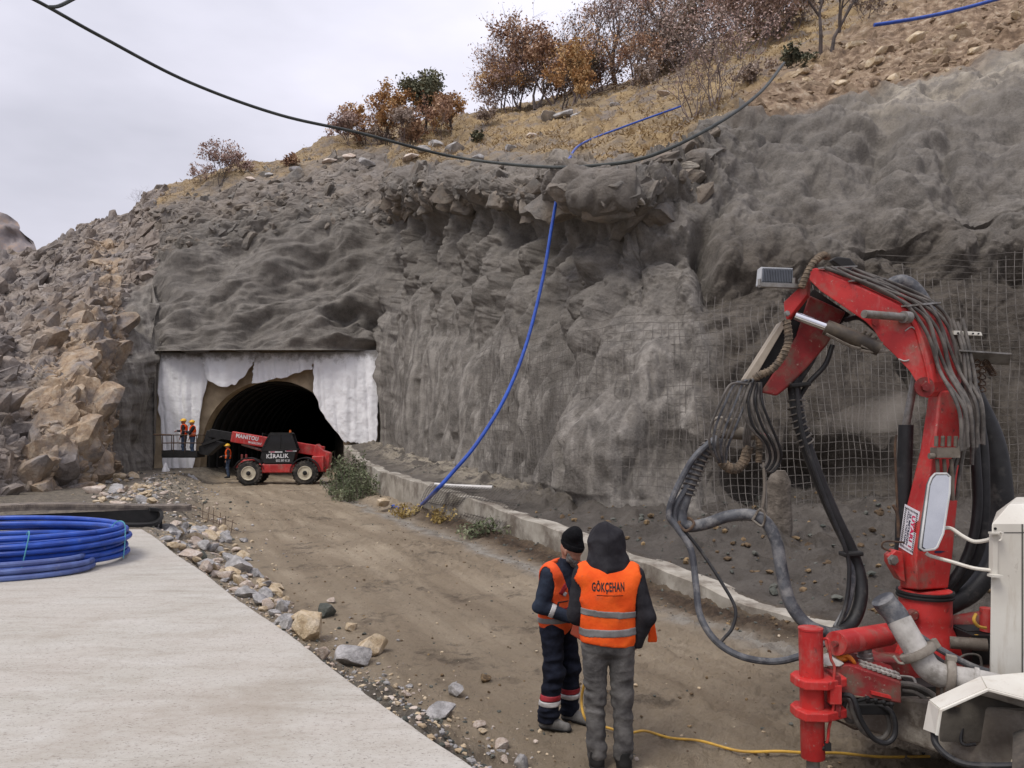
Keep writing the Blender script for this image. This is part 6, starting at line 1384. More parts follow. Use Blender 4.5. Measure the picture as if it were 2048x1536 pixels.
def far_man(px, py_foot, Y, rz, label, arms, **k):
    c = P(px, py_foot, Y); J = pose(**arms)
    person(c, rz, label, J, dict(trousers=M('blue_jeans', (.07, .10, .16), (.04, .06, .10), rough=.9), leg=(.098, .075, .07, .064), jacket=CHAR, jacket_hem=.92, vest=ORANGE, vest_hem=1.0, strips=((1.16, .025, 0),), strip_mat=REFLW, hat='helmet', boots=DARK), h=.022, s=k.get('s', 1.0), detail=False, group='workers in orange vests and yellow helmets')
far_man(368, 914, 36.9, math.radians(-80), 'left worker with yellow helmet in the basket, resting an arm on the rail', dict(elR=(-.24, -.10, 1.2), wrR=(-.20, -.36, 1.22), hnR=(-.18, -.44, 1.2)), s=1.03)
far_man(385, 915, 36.7, math.radians(-150 + 90), 'right worker with yellow helmet in the basket, nearer to the tunnel arch', dict(elL=(.24, -.16, 1.16), wrL=(.12, -.30, 1.25), hnL=(.1, -.36, 1.3)), s=1.0)
far_man(456, 956, 40.2, math.radians(-70), 'worker with yellow helmet standing on the ground below the telehandler boom', dict(elR=(-.22, -.10, 1.14), wrR=(-.10, -.30, 1.12), hnR=(-.08, -.38, 1.1)), s=1.0)
# ------------------------------------------------------------------ concrete spraying machine
SM = empty('spraying_machine', Vector((3.4, 5.4, 0)), 'white and red concrete spraying machine with folded red boom and many hoses', 'spraying machine')
def pp(lst, Y): return [P(x, y, Y) if len((x, y)) == 2 else None for x, y in lst]
def hose(path, r, mat=HOSE, name='hose', sm=8, n=10, parent=SM, sub=None):
    mb = MB(); pts = [P(*p) for p in path]; mb.tube(pts, r, n, sm=sm); return mb.build(name, mat, parent)
def wrap(path, r, pitch, rw, mat, name, parent):
    """a spring coiled round a hose path"""
    c = crom([P(*p) for p in path], 14); mb = MB(); d = [0]
    for i in range(1, len(c)): d.append(d[-1] + (c[i] - c[i - 1]).length)
    n = int(d[-1] / pitch * 12); pts = []; u = (c[1] - c[0]).orthogonal().normalized()
    for k in range(n + 1):
        s = d[-1] * k / n; i = max(0, min(len(c) - 2, int(np.searchsorted(d, s)) - 1)); t = (s - d[i]) / max(d[i + 1] - d[i], 1e-6); p = c[i].lerp(c[i + 1], t); tg = (c[i + 1] - c[i]).normalized()
        u = (u - tg * u.dot(tg)).normalized(); v = tg.cross(u); a = 2 * math.pi * k / 12; pts.append(p + (u * math.cos(a) + v * math.sin(a)) * r)
    mb.tube(pts, rw, 5, caps=False); return mb.build(name, mat, parent)
def bolt(mb, c, ax, r=.022, h=.02): mb.lathe(c, ax, [(0, -.005), (r * 1.5, -.004), (r * 1.5, .004), (r, .005), (r, h), (0, h)], 6)

# --- turntable and column
tb = MB(); tb.lathe(P(1850, 1252, 6.0), (0, 0, 1), [(.30, -.42), (.30, -.28), (.27, -.20), (.205, -.03), (.19, .0), (.192, .06), (.192, .10), (.188, .12), (.188, .285)], 32); tbo = tb.build('turntable', RED, SM)
fl = MB(); fl.lathe(P(1850, 1188, 6.0), (0, 0, 1), [(.10, -.02), (.205, -.02), (.207, -.005), (.200, .0), (.200, .012), (.207, .016), (.205, .03), (.10, .03)], 32); fl.build('flange_ring', DARK, tbo)
bl = MB(); bl.lathe(P(1827, 1231, 5.82), (0, -1, 0), [(.045, -.03), (.045, .0), (.03, .012), (0, .012)], 18); bl.build('grease_plug', DRED, tbo)
col = MB()
def ring(L_, Fr, R_, Bk): return [P(*L_), P(*Fr), P(*R_), P(*Bk)]
rings = [ring((1800, 1176, 6.05), (1836, 1180, 5.84), (1897, 1176, 6.0), (1862, 1170, 6.25)), ring((1795, 1105, 6.05), (1832, 1120, 5.82), (1905, 1118, 5.98), (1868, 1100, 6.3)), ring((1806, 1040, 6.05), (1838, 1050, 5.84), (1912, 1040, 5.98), (1874, 1030, 6.3)), ring((1840, 900, 6.0), (1868, 905, 5.86), (1925, 900, 5.98), (1892, 895, 6.25)), ring((1858, 780, 5.97), (1880, 782, 5.9), (1934, 780, 5.98), (1900, 776, 6.2))]
col.loft(rings); colo = col.build('column', RED, SM, bevel=.012)
ear = MB(); ear.prism([P(1779, 1112, 5.93), P(1792, 1100, 5.93), P(1806, 1104, 5.93), P(1812, 1166, 5.93), P(1800, 1160, 5.93), P(1780, 1126, 5.93)], (0, .10, 0)); ear.build('cylinder_lug', RED, colo, bevel=.008)
eb = MB(); bolt(eb, P(1786, 1120, 5.93), (0, -1, 0), .03, .03); eb.build('pivot_bolt', STEEL, colo)
# --- column cylinder
cy = MB(); cy.cyl(P(1804, 1100, 6.12), P(1812, 850, 6.12), .055); cyo = cy.build('cylinder_barrel', BLACK, SM)
cy = MB(); cy.cyl(P(1812, 850, 6.12), P(1832, 745, 6.1), .030); cy.build('cylinder_rod', STEEL, cyo)
cy = MB(); cy.tube([P(1793, 870, 6.02), P(1790, 900, 6.02), P(1794, 1000, 6.02), P(1797, 1070, 6.02)], .009, 6, sm=4); cy.tube([P(1786, 1010, 6.0), P(1795, 1030, 6.0), P(1797, 1075, 6.0)], .012, 6, sm=4); cy.tube([P(1810, 1085, 5.98), P(1770, 1083, 5.98), P(1765, 1095, 5.98), P(1785, 1104, 5.98)], .008, 6, sm=4); cy.build('hydraulic_line', RUST, cyo)
# --- knuckle boom
kp = [(1629, 535), (1740, 583), (1808, 615), (1833, 641), (1848, 685), (1860, 730), (1868, 765), (1864, 785), (1853, 797), (1843, 790), (1838, 775), (1819, 743), (1790, 712), (1764, 688), (1746, 659), (1731, 644), (1694, 619), (1640, 582), (1618, 560), (1618, 540)]
EX = Vector((.37, .27, .04))
kn = MB(); kn.prism([P(x, y, 5.82) for x, y in kp], EX); kno = kn.build('knuckle_boom', RED, SM, smooth=False, bevel=.010)
rim = MB(); k2 = [(1808, 618), (1833, 643), (1847, 687), (1859, 731), (1864, 765)]; rim.tube([P(x - 6, y + 6, 5.815) for x, y in k2], .010, 6, sm=4); rim.build('edge_rib', RED, kno)
pb = MB(); bolt(pb, P(1848, 774, 5.82), (0, -1, 0), .034, .035); pb.lathe(P(1848, 774, 5.82), (0, -1, 0), [(.075, 0), (.075, .012), (0, .012)], 24); pb.build('pivot_pin', DRED, kno)
pg = MB(); pg.cyl(P(1728, 628, 5.62), P(1816, 635, 5.8), .030, .030); pg.cyl(P(1806, 634, 5.77), P(1818, 635, 5.80), .045); pg.build('boom_rest_peg', STEEL, kno)
tag_ = MB(); tag_.prism([P(1744, 638, 5.8), P(1758, 638, 5.8), P(1757, 648, 5.8), P(1751, 652, 5.8), P(1745, 648, 5.8)], (0, .012, 0)); tag_.build('lifting_eye', DRED, kno)
sk = MB(); sk.tube([P(1797, 718, 5.815), P(1808, 722, 5.812), P(1818, 720, 5.815)], .006, 5, sm=3); sk.tube([P(1810, 662, 5.815), P(1822, 654, 5.812), P(1832, 660, 5.815)], .005, 5, sm=3); sk.build('weld_scar', PIPE, kno)
# --- second arm folded down
ar = MB(); ar.prism([P(x, y, 6.02) for x, y in [(1618, 590), (1692, 624), (1655, 688), (1612, 738), (1575, 775), (1553, 792), (1520, 785), (1562, 722), (1592, 672)]], (.10, .26, .02)); aro = ar.build('lower_arm', DRED, SM, smooth=False, bevel=.014)
dk = MB(); dk.prism([P(x, y, 6.06) for x, y in [(1572, 640), (1628, 578), (1700, 628), (1640, 690), (1592, 672), (1520, 785), (1497, 765)]], (.06, .14, .01)); dk.build('channel_shade', DARK, aro, smooth=False)  # solid dark fill standing for the shade inside the open channel and elbow
ld = MB(); ld.prism([P(x, y, 5.98) for x, y in [(1490, 758), (1564, 642), (1574, 640), (1570, 652), (1503, 768), (1497, 772)]], (.04, .24, .01)); ld.build('channel_lid', M('dusty_lid', (.36, .31, .25), (.27, .23, .18), rough=.8, scale=5), aro, smooth=False, bevel=.004)
bk = MB(); bk.prism([P(x, y, 5.90) for x, y in [(1567, 604), (1598, 575), (1607, 548), (1617, 545), (1614, 590), (1574, 640), (1569, 628)]], (.05, .07, .0)); bko = bk.build('elbow_bracket', RED, SM, smooth=False, bevel=.006)
bb = MB(); bolt(bb, P(1603, 562, 5.9), (0, -1, 0), .02); bolt(bb, P(1574, 627, 5.9), (0, -1, 0), .016); bb.build('bracket_bolt', STEEL, bko)
rd = MB(); rd.cyl(P(1590, 632, 5.92), P(1655, 656, 5.86), .036, n=24); rdo = rd.build('boom_rod', CHROME, SM)
ba = MB(); ba.lathe(P(1650, 654, 5.865), (P(1745, 692, 5.78) - P(1650, 654, 5.865)), [(.04, 0), (.057, .004), (.06, .02), (.06, .30), (.055, .33), (.055, .42), (0, .42)], 28); bao = ba.build('boom_barrel', BROWN, SM)
vb = MB(); vb.box(P(1732, 690, 5.80), (.10, .10, .075), (Vector((.93, 0, -.36)), Vector((0, 1, 0)), Vector((.36, 0, .93)))); vb.tube([P(1652, 668, 5.80), P(1700, 692, 5.77), P(1722, 697, 5.77)], .011, 6, sm=3); vb.tube([P(1722, 701, 5.76), P(1750, 704, 5.76), P(1778, 702, 5.78)], .011, 6, sm=3)
for x, y in ((1726, 668), (1738, 672), (1748, 680), (1752, 696)): vb.cyl(P(x, y, 5.78), P(x + 6, y - 7, 5.76), .013)
vb.build('valve_block', MUD, bao)
# --- lamps on the elbow
fr = MB(); A = P(1519, 569, 5.85); U = P(1586, 571, 5.92) - A; V_ = P(1521, 533, 5.88) - A; Nn = U.cross(V_).normalized()
fr.prism([A, A + U, A + U * .985 + V_, A + U * .02 + V_], Nn * -.06); lo_ = fr.build('floodlight', M('lamp_grey', (.40, .41, .42), (.3, .31, .32), rough=.5), SM, smooth=False, bevel=.008)
fn = MB()
for i in range(19): p = A + U * (.07 + .86 * i / 18) + V_ * .14 + Nn * .006; fn.box(p + V_ * .37, (.006, .02, V_.length * .74), (U.normalized(), Nn, V_.normalized()))
fn.build('cooling_fin', M('fin_grey', (.10, .11, .13), rough=.6), lo_, smooth=False)
fb = MB(); fb.bar(P(1520, 570, 5.83), P(1600, 573, 5.9), .05, .03); fb.bar(P(1519, 558, 5.84), P(1519, 571, 5.84), .02, .02); fb.bar(P(1588, 556, 5.9), P(1588, 573, 5.9), .02, .02); fb.build('lamp_bracket', STEEL, lo_)
hb = MB(); hb.prism([P(x, y, 6.15) for x, y in [(1662, 520), (1672, 513), (1700, 516), (1712, 530), (1710, 545), (1690, 540)]], (.06, .20, .03)); hb.build('lamp_housing', DARK, SM, smooth=False, bevel=.01)
# --- brackets right of the boom
br = MB(); br.prism([P(1908, 661, 6.0), P(1962, 664, 6.1), P(1965, 671, 6.1), P(1908, 669, 6.0)], (0, .03, .0)); bro = br.build('perforated_strip', WHITE, SM, smooth=False)
ho = MB(); [ho.lathe(P(x, 666 + (x - 1908) * .03, 5.995 + (x - 1908) * .0016), (0, -1, 0), [(0, -.003), (.007, -.003), (.007, .004), (0, .004)], 10) for x in (1916, 1931, 1946, 1957)]; ho.build('hole', DARK, bro)
sh = MB(); sh.prism([P(1918, 699, 5.95), P(2023, 706, 6.05), P(2018, 728, 6.3), P(1935, 722, 6.3)], (0, 0, -.012)); sho = sh.build('shelf_plate', STEEL, SM, smooth=False)
cn = MB()
for i in range(14):
    a = P(1955 + 12 * math.sin(i * 2.1), 724 + i * 4.2, 6.15); cn.tube([a + Vector((.025 * math.cos(q_), .012 * math.sin(q_ * 2), .022 * math.sin(q_))) for q_ in np.linspace(0, 6.28, 9)], .006, 5)
for i in range(8):
    a = P(1972 + 5 * i * .4, 724 + i * 3.2, 6.2); cn.tube([a + Vector((.025 * math.cos(q_), .012 * math.sin(q_ * 2), .022 * math.sin(q_))) for q_ in np.linspace(0, 6.28, 9)], .006, 5)
cn.build('chain', RUST, sho)
# --- hoses running over the boom
nrm = [(1645, 540), (1740, 580), (1806, 612), (1836, 645), (1852, 690), (1868, 745), (1880, 820), (1885, 900)]
for i in range(9):
    f = i / 8; o = EX * (.02 + 1.02 * f); pts = []
    for j, (x, y) in enumerate(nrm):
        p = P(x, y, 5.82) + o; out = Vector((.012, -.01, .014)) if j < 3 else Vector((.020, -.015, .006)); wv = .012 * math.sin(i * 2.3 + j * 1.7)
        if j >= 6: p += Vector((-.05 * (f - .5) + .018 * math.sin(i * 2.7), -.16, 0))
        pts.append(p + out + Vector((wv, 0, wv)))
    mb = MB(); mb.tube(pts, .0135, 8, sm=8); mb.build('boom_hose', THOSE, SM)
for (x, y, x2, y2) in ((1640, 536, 1660, 522), (1700, 562, 1722, 552), (1806, 612, 1830, 600), (1815, 612, 1860, 606)): cl = MB(); cl.bar(P(x, y, 5.8), P(x, y, 5.82) + EX + Vector((.02, 0, .03)), .03, .012); cl.build('hose_clamp', STEEL, SM)
vk = MB(); vk.box(P(1890, 905, 5.78), (.17, .10, .075)); vk.cyl(P(1858, 912, 5.76), P(1868, 912, 5.76), .022); vk.cyl(P(1912, 898, 5.76), P(1938, 890, 5.76), .014)
for k in range(4): vk.cyl(P(1872 + k * 13, 893, 5.76), P(1873 + k * 13, 872, 5.76), .014)
for k in range(3): vk.tube([P(1874 + k * 14, 918, 5.77), P(1876 + k * 14, 945, 5.77), P(1880 + k * 13, 1000, 5.84)], .014, 8, sm=4)
vk.build('valve_block', MUD, SM)
for (dx, dy) in ((0, 0), (9, 4), (20, -2)): hose([(1905 + dx, 640 + dy, 6.05), (1925 + dx * .7, 700, 6.0), (1932 + dx, 780, 5.95), (1926 + dx * .5, 860, 5.85), (1900 + dx, 940, 5.85), (1893 + dx, 1000, 5.9)], .013, THOSE)
# tan wrapped hoses at the elbow and at the tip
for path, r in (([(1603, 575, 5.85), (1615, 545, 5.84), (1630, 522, 5.86), (1645, 511, 5.95), (1655, 514, 6.05)], .025), ([(1573, 640, 5.84), (1577, 680, 5.84), (1565, 712, 5.85), (1545, 738, 5.87), (1520, 750, 5.9), (1508, 758, 5.92)], .028), ([(1441, 918, 6.2), (1452, 932, 6.2), (1472, 938, 6.2), (1488, 922, 6.2), (1497, 892, 6.2)], .040), ([(1516, 868, 6.2), (1519, 890, 6.2), (1517, 925, 6.2)], .026)):
    o = hose(path, r, TAN, 'wrapped_hose'); wrap(path, r * .98, .030, .006, TAN, 'wrapping', o)
# loops hanging from the arm tip
for i in range(6):
    s = i - 2.5; hose([(1502 + s * 3, 768, 5.95 + .01 * i), (1484 + s * 9, 764 - s * 2, 5.92 + .01 * i), (1466 + s * 10, 805, 5.92 + .012 * i), (1446 + s * 10, 855, 5.95 + .01 * i), (1438 + s * 7, 895, 6.0 + .01 * i), (1444 + s * 3, 925, 6.1)], .0095, HOSE if i % 2 else THOSE)
for i in range(6):
    s = i - 2.5; hose([(1512 + s * 4, 765, 5.95 + .01 * i), (1507 + s * 7, 805, 5.95), (1519 + s * 9, 850, 5.98), (1543 + s * 7, 890 + s * 3, 6.03), (1548 + s * 5, 918 + s * 2, 6.08), (1535 + s * 3, 940 + s * 2, 6.1), (1521, 930, 6.12)], .0105, BLACK if i % 2 else THOSE)
for i in range(4): hose([(1506 + i * 5, 790, 6.12), (1497 + i * 3, 830, 6.14), (1488 + i * 4, 870, 6.16), (1490 + i * 3, 900, 6.2)], .011, THOSE)
# nozzle
nz_ = MB(); nz_.cyl(P(1440, 862, 6.3), P(1492, 868, 6.28), .062, .05); nz_.cyl(P(1492, 868, 6.28), P(1512, 871, 6.27), .05, .036); nz_.box(P(1452, 848, 6.3), (.16, .12, .09)); nz_.tube([P(1425, 868, 6.3), P(1424, 845, 6.28), P(1440, 835, 6.25), P(1458, 845, 6.22)], .014, 8, sm=4); nzo = nz_.build('nozzle', MUD, SM, bevel=.006)
nt_ = MB(); nt_.cyl(P(1510, 871, 6.28), P(1534, 873, 6.26), .028, .025); nt_.build('nozzle_tip', M('pink_tip', (.55, .22, .20), (.45, .16, .14), rough=.5), nzo)
nw = MB(); nw.cyl(P(1534, 873, 6.26), P(1550, 874, 6.25), .024, .018); nw.build('nozzle_mouth', PIPE, nzo)
# big hoses under the boom
o = hose([(1436, 880, 6.28), (1412, 900, 6.25), (1392, 940, 6.25), (1374, 985, 6.25), (1362, 1030, 6.25), (1372, 1052, 6.22), (1410, 1048, 6.2), (1455, 1033, 6.15), (1500, 1030, 6.1), (1532, 1045, 6.05), (1553, 1085, 6.0), (1563, 1140, 5.95), (1578, 1200, 5.9), (1606, 1242, 5.85), (1640, 1262, 5.8), (1700, 1275, 5.9)], .048, HOSE, 'delivery_hose', n=14)
wrap([(1424, 888, 6.26), (1406, 910, 6.25), (1390, 945, 6.25), (1374, 988, 6.25)], .060, .042, .0085, WIRE, 'spring_guard', o)
hose([(1420, 885, 6.18), (1385, 920, 6.18), (1350, 985, 6.18), (1338, 1030, 6.18), (1356, 1058, 6.16), (1382, 1100, 6.1), (1392, 1170, 6.0), (1400, 1230, 5.9), (1430, 1280, 5.8), (1480, 1312, 5.7), (1545, 1323, 5.6), (1600, 1312, 5.5), (1650, 1285, 5.45)], .026, HOSE)
hose([(1385, 960, 6.22), (1352, 1010, 6.2), (1350, 1045, 6.2), (1366, 1060, 6.18)], .022, HOSE)
hose([(1368, 1060, 6.15), (1400, 1100, 6.1), (1440, 1160, 6.0), (1470, 1215, 5.9), (1465, 1255, 5.85), (1445, 1280, 5.8), (1437, 1294, 5.78)], .013, BLACK)
bd = MB(); bd.tube([P(1356, 1046, 6.19), P(1372, 1062, 6.12), P(1388, 1048, 6.16), P(1376, 1036, 6.24), P(1356, 1046, 6.19)], .012, 6, sm=4); bd.build('binding_wire', RUST, SM)
hose([(1605, 700, 6.1), (1588, 760, 6.1), (1600, 850, 6.1), (1630, 940, 6.1), (1668, 1030, 6.1), (1704, 1105, 6.1), (1722, 1165, 6.05), (1718, 1215, 6.0), (1698, 1252, 5.95), (1655, 1272, 5.85)], .050, BLACK, n=14)
hose([(1590, 780, 6.14), (1610, 880, 6.14), (1648, 980, 6.14), (1690, 1090, 6.12), (1705, 1150, 6.05), (1695, 1210, 6.0), (1672, 1255, 5.95)], .026, HOSE)
hose([(1592, 770, 6.02), (1606, 870, 6.02), (1655, 1010, 6.02), (1693, 1105, 6.0), (1698, 1160, 5.98), (1690, 1215, 5.95), (1672, 1262, 5.9)], .016, BLACK)
st = [(1595, 790, 6.1), (1592, 820, 6.1), (1602, 860, 6.1), (1614, 890, 6.1)]; wrap(st, .062, .05, .007, WIRE, 'spring_guard', SM)
for bb_ in ((1682, 1108, 1722, 1106), (1578, 772, 1618, 768)): bd = MB(); bd.bar(P(bb_[0], bb_[1], 6.04), P(bb_[2], bb_[3], 6.04), .11, .035); bd.build('hose_clamp', DARK, SM, bevel=.01)
hose([(1640, 680, 6.05), (1625, 720, 6.05), (1600, 760, 6.08), (1592, 790, 6.1)], .022, BLACK); hose([(1665, 690, 6.05), (1650, 730, 6.05), (1618, 765, 6.08), (1598, 795, 6.1)], .020, BLACK)
hose([(1690, 640, 6.0), (1720, 636, 6.0), (1752, 660, 6.02), (1790, 690, 6.05), (1820, 722, 6.1)], .020, BLACK)
sl = MB(); sl.tube([P(1527, 925, 6.1), P(1529, 980, 6.1), P(1523, 1030, 6.08)], .012, 6, sm=4); sl.tube([P(1505, 1040, 6.04), P(1520, 1018, 6.02), P(1530, 1030, 6.0), P(1524, 1052, 6.02), P(1505, 1040, 6.04)], .010, 6, sm=4); sl.build('hanging_strap', MUD, SM)
# arch of a big hose behind the knuckle, and the dark hoses on the right
hose([(1770, 600, 6.5), (1785, 570, 6.5), (1810, 565, 6.5), (1838, 590, 6.5), (1870, 650, 6.5), (1905, 720, 6.5)], .060, HOSE, n=14)
hose([(1925, 740, 6.35), (1950, 800, 6.35), (1985, 880, 6.35), (2000, 960, 6.35), (2003, 1040, 6.35), (1985, 1120, 6.3), (1945, 1180, 6.25), (1885, 1215, 6.2)], [.070, .085, .09, .088, .085, .085], BLACK, n=16)
hose([(1932, 780, 6.12), (1945, 850, 6.12), (1952, 930, 6.12), (1955, 1010, 6.12), (1945, 1080, 6.12), (1920, 1140, 6.12), (1880, 1190, 6.12)], .038, BLACK, n=12)
hose([(1940, 790, 6.2), (1962, 870, 6.2), (1968, 960, 6.2), (1966, 1050, 6.2), (1948, 1120, 6.2), (1910, 1170, 6.2), (1870, 1205, 6.2)], .045, BLACK, n=12)
hose([(1935, 800, 6.0), (1945, 850, 6.0), (1944, 930, 6.0)], .014, THOSE); hose([(1928, 815, 5.95), (1932, 870, 5.92), (1918, 930, 5.9)], .014, THOSE)

# --- warning sticker on the column's left face
def sticker():
    a, b_, c, d = P(1811, 1008, 5.98), P(1841, 1024, 5.80), P(1826, 1110, 5.80), P(1799, 1094, 5.98)
    # laid on the face between the left and the front edge of the column
    n = (b_ - a).cross(d - a).normalized()
    if n.y > 0: n = -n
    Lf = rings[1][0].lerp(rings[2][0], .5); 
    pl_p = rings[1][0]; pl_n = (rings[1][1] - rings[1][0]).cross(rings[2][0] - rings[1][0]).normalized()
    if pl_n.y > 0: pl_n = -pl_n
    eye = Vector((0, 0, CH))
    def on(p): dr = p - eye; t = (pl_p - eye).dot(pl_n) / dr.dot(pl_n); return eye + dr * t + pl_n * .006
    q_ = [on(x) for x in (a, b_, c, d)]
    mb = MB(); mb.prism(q_, -pl_n * .002); so = mb.build('warning_sticker', STICK, SM, smooth=False)
    A0, R_, D_ = q_[0], q_[1] - q_[0], q_[3] - q_[0]; e = pl_n * .0015
    at = lambda u, v: A0 + R_ * u + D_ * v + e
    bd = MB()
    def band(p0, p1, w_, n_):
        d_ = (p1 - p0); s = w_
        for i in range(n_):
            t0, t1 = i / n_, (i + .55) / n_; bd._add([p0 + d_ * t0, p0 + d_ * t1, p0 + d_ * (t1 + .3 / n_) + s, p0 + d_ * (t0 + .3 / n_) + s], [[0, 1, 2, 3]])
    band(at(.07, .05), at(.93, .05), D_ * .045, 9); band(at(.07, .91), at(.93, .91), D_ * .045, 9); band(at(.07, .06), at(.07, .94), R_ * .11, 20); band(at(.82, .06), at(.82, .94), R_ * .11, 20)
    bd.build('sticker_border', INKK, so, smooth=False)
    t = MB(); text_on(t, 'UYARI !', at(.57, .15), D_ * .72, R_ * .22, .05); t.build('sticker_lettering', INKP, so, smooth=False)
    t = MB(); text_on(t, '25 METREDEN', at(.40, .14), D_ * .72, R_ * .13, .04); text_on(t, 'FAZLA YAKLAŞMA', at(.235, .12), D_ * .76, R_ * .14, .04); t.build('sticker_lettering', INKN, so, smooth=False)
    # torn yellow emblem on the right face
    pl_p = rings[1][1]; pl_n = (rings[1][2] - rings[1][1]).cross(rings[2][1] - rings[1][1]).normalized(); pl_n = -pl_n if pl_n.y > 0 else pl_n
    def on2(x, y): dr = P(x, y, 6) - eye; t = (pl_p - eye).dot(pl_n) / dr.dot(pl_n); return eye + dr * t + pl_n * .004
    m_ = MB(); m_._add([on2(x, y) for x, y in [(1874, 1096), (1876, 1082), (1882, 1078), (1879, 1070), (1887, 1072), (1890, 1064), (1893, 1073), (1897, 1070), (1894, 1080), (1896, 1090), (1892, 1098), (1886, 1092), (1881, 1099)]], [list(range(13))]); em = m_.build('emblem', INKY, SM, smooth=False)
    m_ = MB(); m_._add([on2(x, y) + pl_n * .001 for x, y in [(1868, 1102), (1880, 1101), (1890, 1103), (1880, 1106), (1868, 1106)]], [list(range(5))])
    for x, y in ((1885, 1084), (1889, 1090), (1881, 1089)): m_._add([on2(x + 1.5 * math.cos(k), y + 1.5 * math.sin(k)) + pl_n * .001 for k in np.linspace(0, 6.28, 7)[:-1]], [list(range(6))])
    m_.build('emblem_mark', INKN, em, smooth=False)
sticker()

# --- rear view mirror on two white tubes
mi = [(1868, 946), (1893, 946), (1900, 952), (1899, 985), (1885, 1068), (1872, 1096), (1866, 1100), (1843, 1103), (1836, 1098), (1838, 1080), (1854, 968), (1860, 954)]
Ym = lambda y: 5.15 + (1025 - y) * .0009
mo = Vector((.025, .06, -.01))
fr = MB(); fr.prism([P(x, y, Ym(y)) for x, y in mi], mo); mir = fr.build('mirror', M('mirror_shell', (.11, .115, .12), (.07, .07, .075), rough=.6), SM, bevel=.012)
cx_, cy_ = 1872, 1020; gl = MB(); gl.prism([P(cx_ + (x - cx_) * .84 + 4, cy_ + (y - cy_) * .94, Ym(cy_ + (y - cy_) * .94) - .006) for x, y in mi], (0, .004, 0)); gl.build('mirror_glass', MIRROR, mir, smooth=False)
rimt = MB(); q_ = [P(cx_ + (x - cx_) * .92 + 2, cy_ + (y - cy_) * .98, Ym(y) - .003) for x, y in mi]; rimt.tube(q_ + [q_[0]], .008, 6); rimt.build('mirror_rim', M('rim_grey', (.50, .50, .49), rough=.5), mir)
am = MB(); am.tube([P(1880, 1072, 5.2), P(1886, 1058, 5.2), P(1902, 1057, 5.18), P(1925, 1072, 5.12), P(1948, 1083, 5.06), P(1972, 1081, 5.0), P(1988, 1075, 4.95)], .013, 8, sm=6); am.tube([P(1852, 1106, 5.2), P(1862, 1112, 5.18), P(1905, 1124, 5.1), P(1946, 1136, 5.02), P(1986, 1141, 4.95)], .012, 8, sm=6); am.build('mirror_arm', WHITE, mir)
hg = MB(); hg.prism([P(1986, 1066, 4.93), P(1996, 1066, 4.93), P(1995, 1150, 4.93), P(1985, 1150, 4.93)], (0, .04, 0)); hg.bar(P(1980, 1066, 4.92), P(2004, 1066, 4.92), .04, .012); hg.bar(P(1979, 1151, 4.92), P(2002, 1152, 4.92), .05, .015); hg.tube([P(2000, 1064, 4.9), P(2004, 1068, 4.9), P(2003, 1078, 4.9), P(1998, 1082, 4.9)], .006, 6, sm=4); hg.build('hinge_bracket', WHITE, mir)

# --- white cabinet
Yc_ = 4.95
cb = MB(); x0, x1 = P(1979, 0, Yc_).x, P(2330, 0, Yc_).x; zt, ztc, zb = P(0, 1048, Yc_).z, P(0, 1008, Yc_ + .1).z, P(0, 1352, Yc_).z
cb.loft([[Vector((x0, Yc_, zb)), Vector((x1, Yc_, zb)), Vector((x1 + .5, Yc_ + .75, zb)), Vector((x0 + .50, Yc_ + .75, zb))], [Vector((x0 + .015, Yc_, zt)), Vector((x1, Yc_, zt)), Vector((x1 + .5, Yc_ + .75, zt)), Vector((x0 + .515, Yc_ + .75, zt))], [Vector((x0 + .19, Yc_ + .10, ztc)), Vector((x1, Yc_ + .10, ztc)), Vector((x1 + .5, Yc_ + .65, ztc)), Vector((x0 + .60, Yc_ + .65, ztc))]])
cbo = cb.build('cabinet', WHITE, SM, bevel=.008)
dr = MB(); xd = P(2046, 0, Yc_).x; dr.box((xd + .4, Yc_ - .006, (zt + zb) / 2 + .05), (.79, .012, zt - zb - .16)); dr.build('cabinet_door', WHITE, cbo, bevel=.004)
sm_ = MB(); sm_.box((x0 + .13, Yc_ - .001, zt - .055), (.27, .004, .004)); sm_.lathe((x0 + .035, Yc_ - .002, zt - .03), (0, -1, 0), [(0, 0), (.009, 0), (.009, .004), (0, .004)], 10); sm_.box((xd - .006, Yc_ - .001, (zt + zb) / 2), (.006, .004, zt - zb)); sm_.build('panel_seam', DARK, cbo, smooth=False)
# --- fender over the front wheel
fo = [P(1849, 1459, 4.56), P(1860, 1402, 4.58), P(1962, 1355, 4.62), P(2050, 1347, 4.72), P(2230, 1352, 4.8), P(2300, 1460, 4.7)]
fi = [P(1873, 1468, 4.42), P(1881, 1419, 4.42), P(1974, 1378, 4.42), P(2047, 1397, 4.42), P(2180, 1440, 4.40), P(2220, 1540, 4.38)]
top = MB()
for i in range(len(fo) - 1): top._add([fi[i], fi[i + 1], fo[i + 1], fo[i]], [[0, 1, 2, 3]])
fdo = top.build('fender', WHITE, SM, smooth=False); s_ = fdo.modifiers.new('thickness', 'SOLIDIFY'); s_.thickness = .016; s_.offset = 0
lip = MB(); lip.tube([p + Vector((0, -.004, -.004)) for p in fi], .010, 6); lip.build('fender_lip', WHITE, fdo)
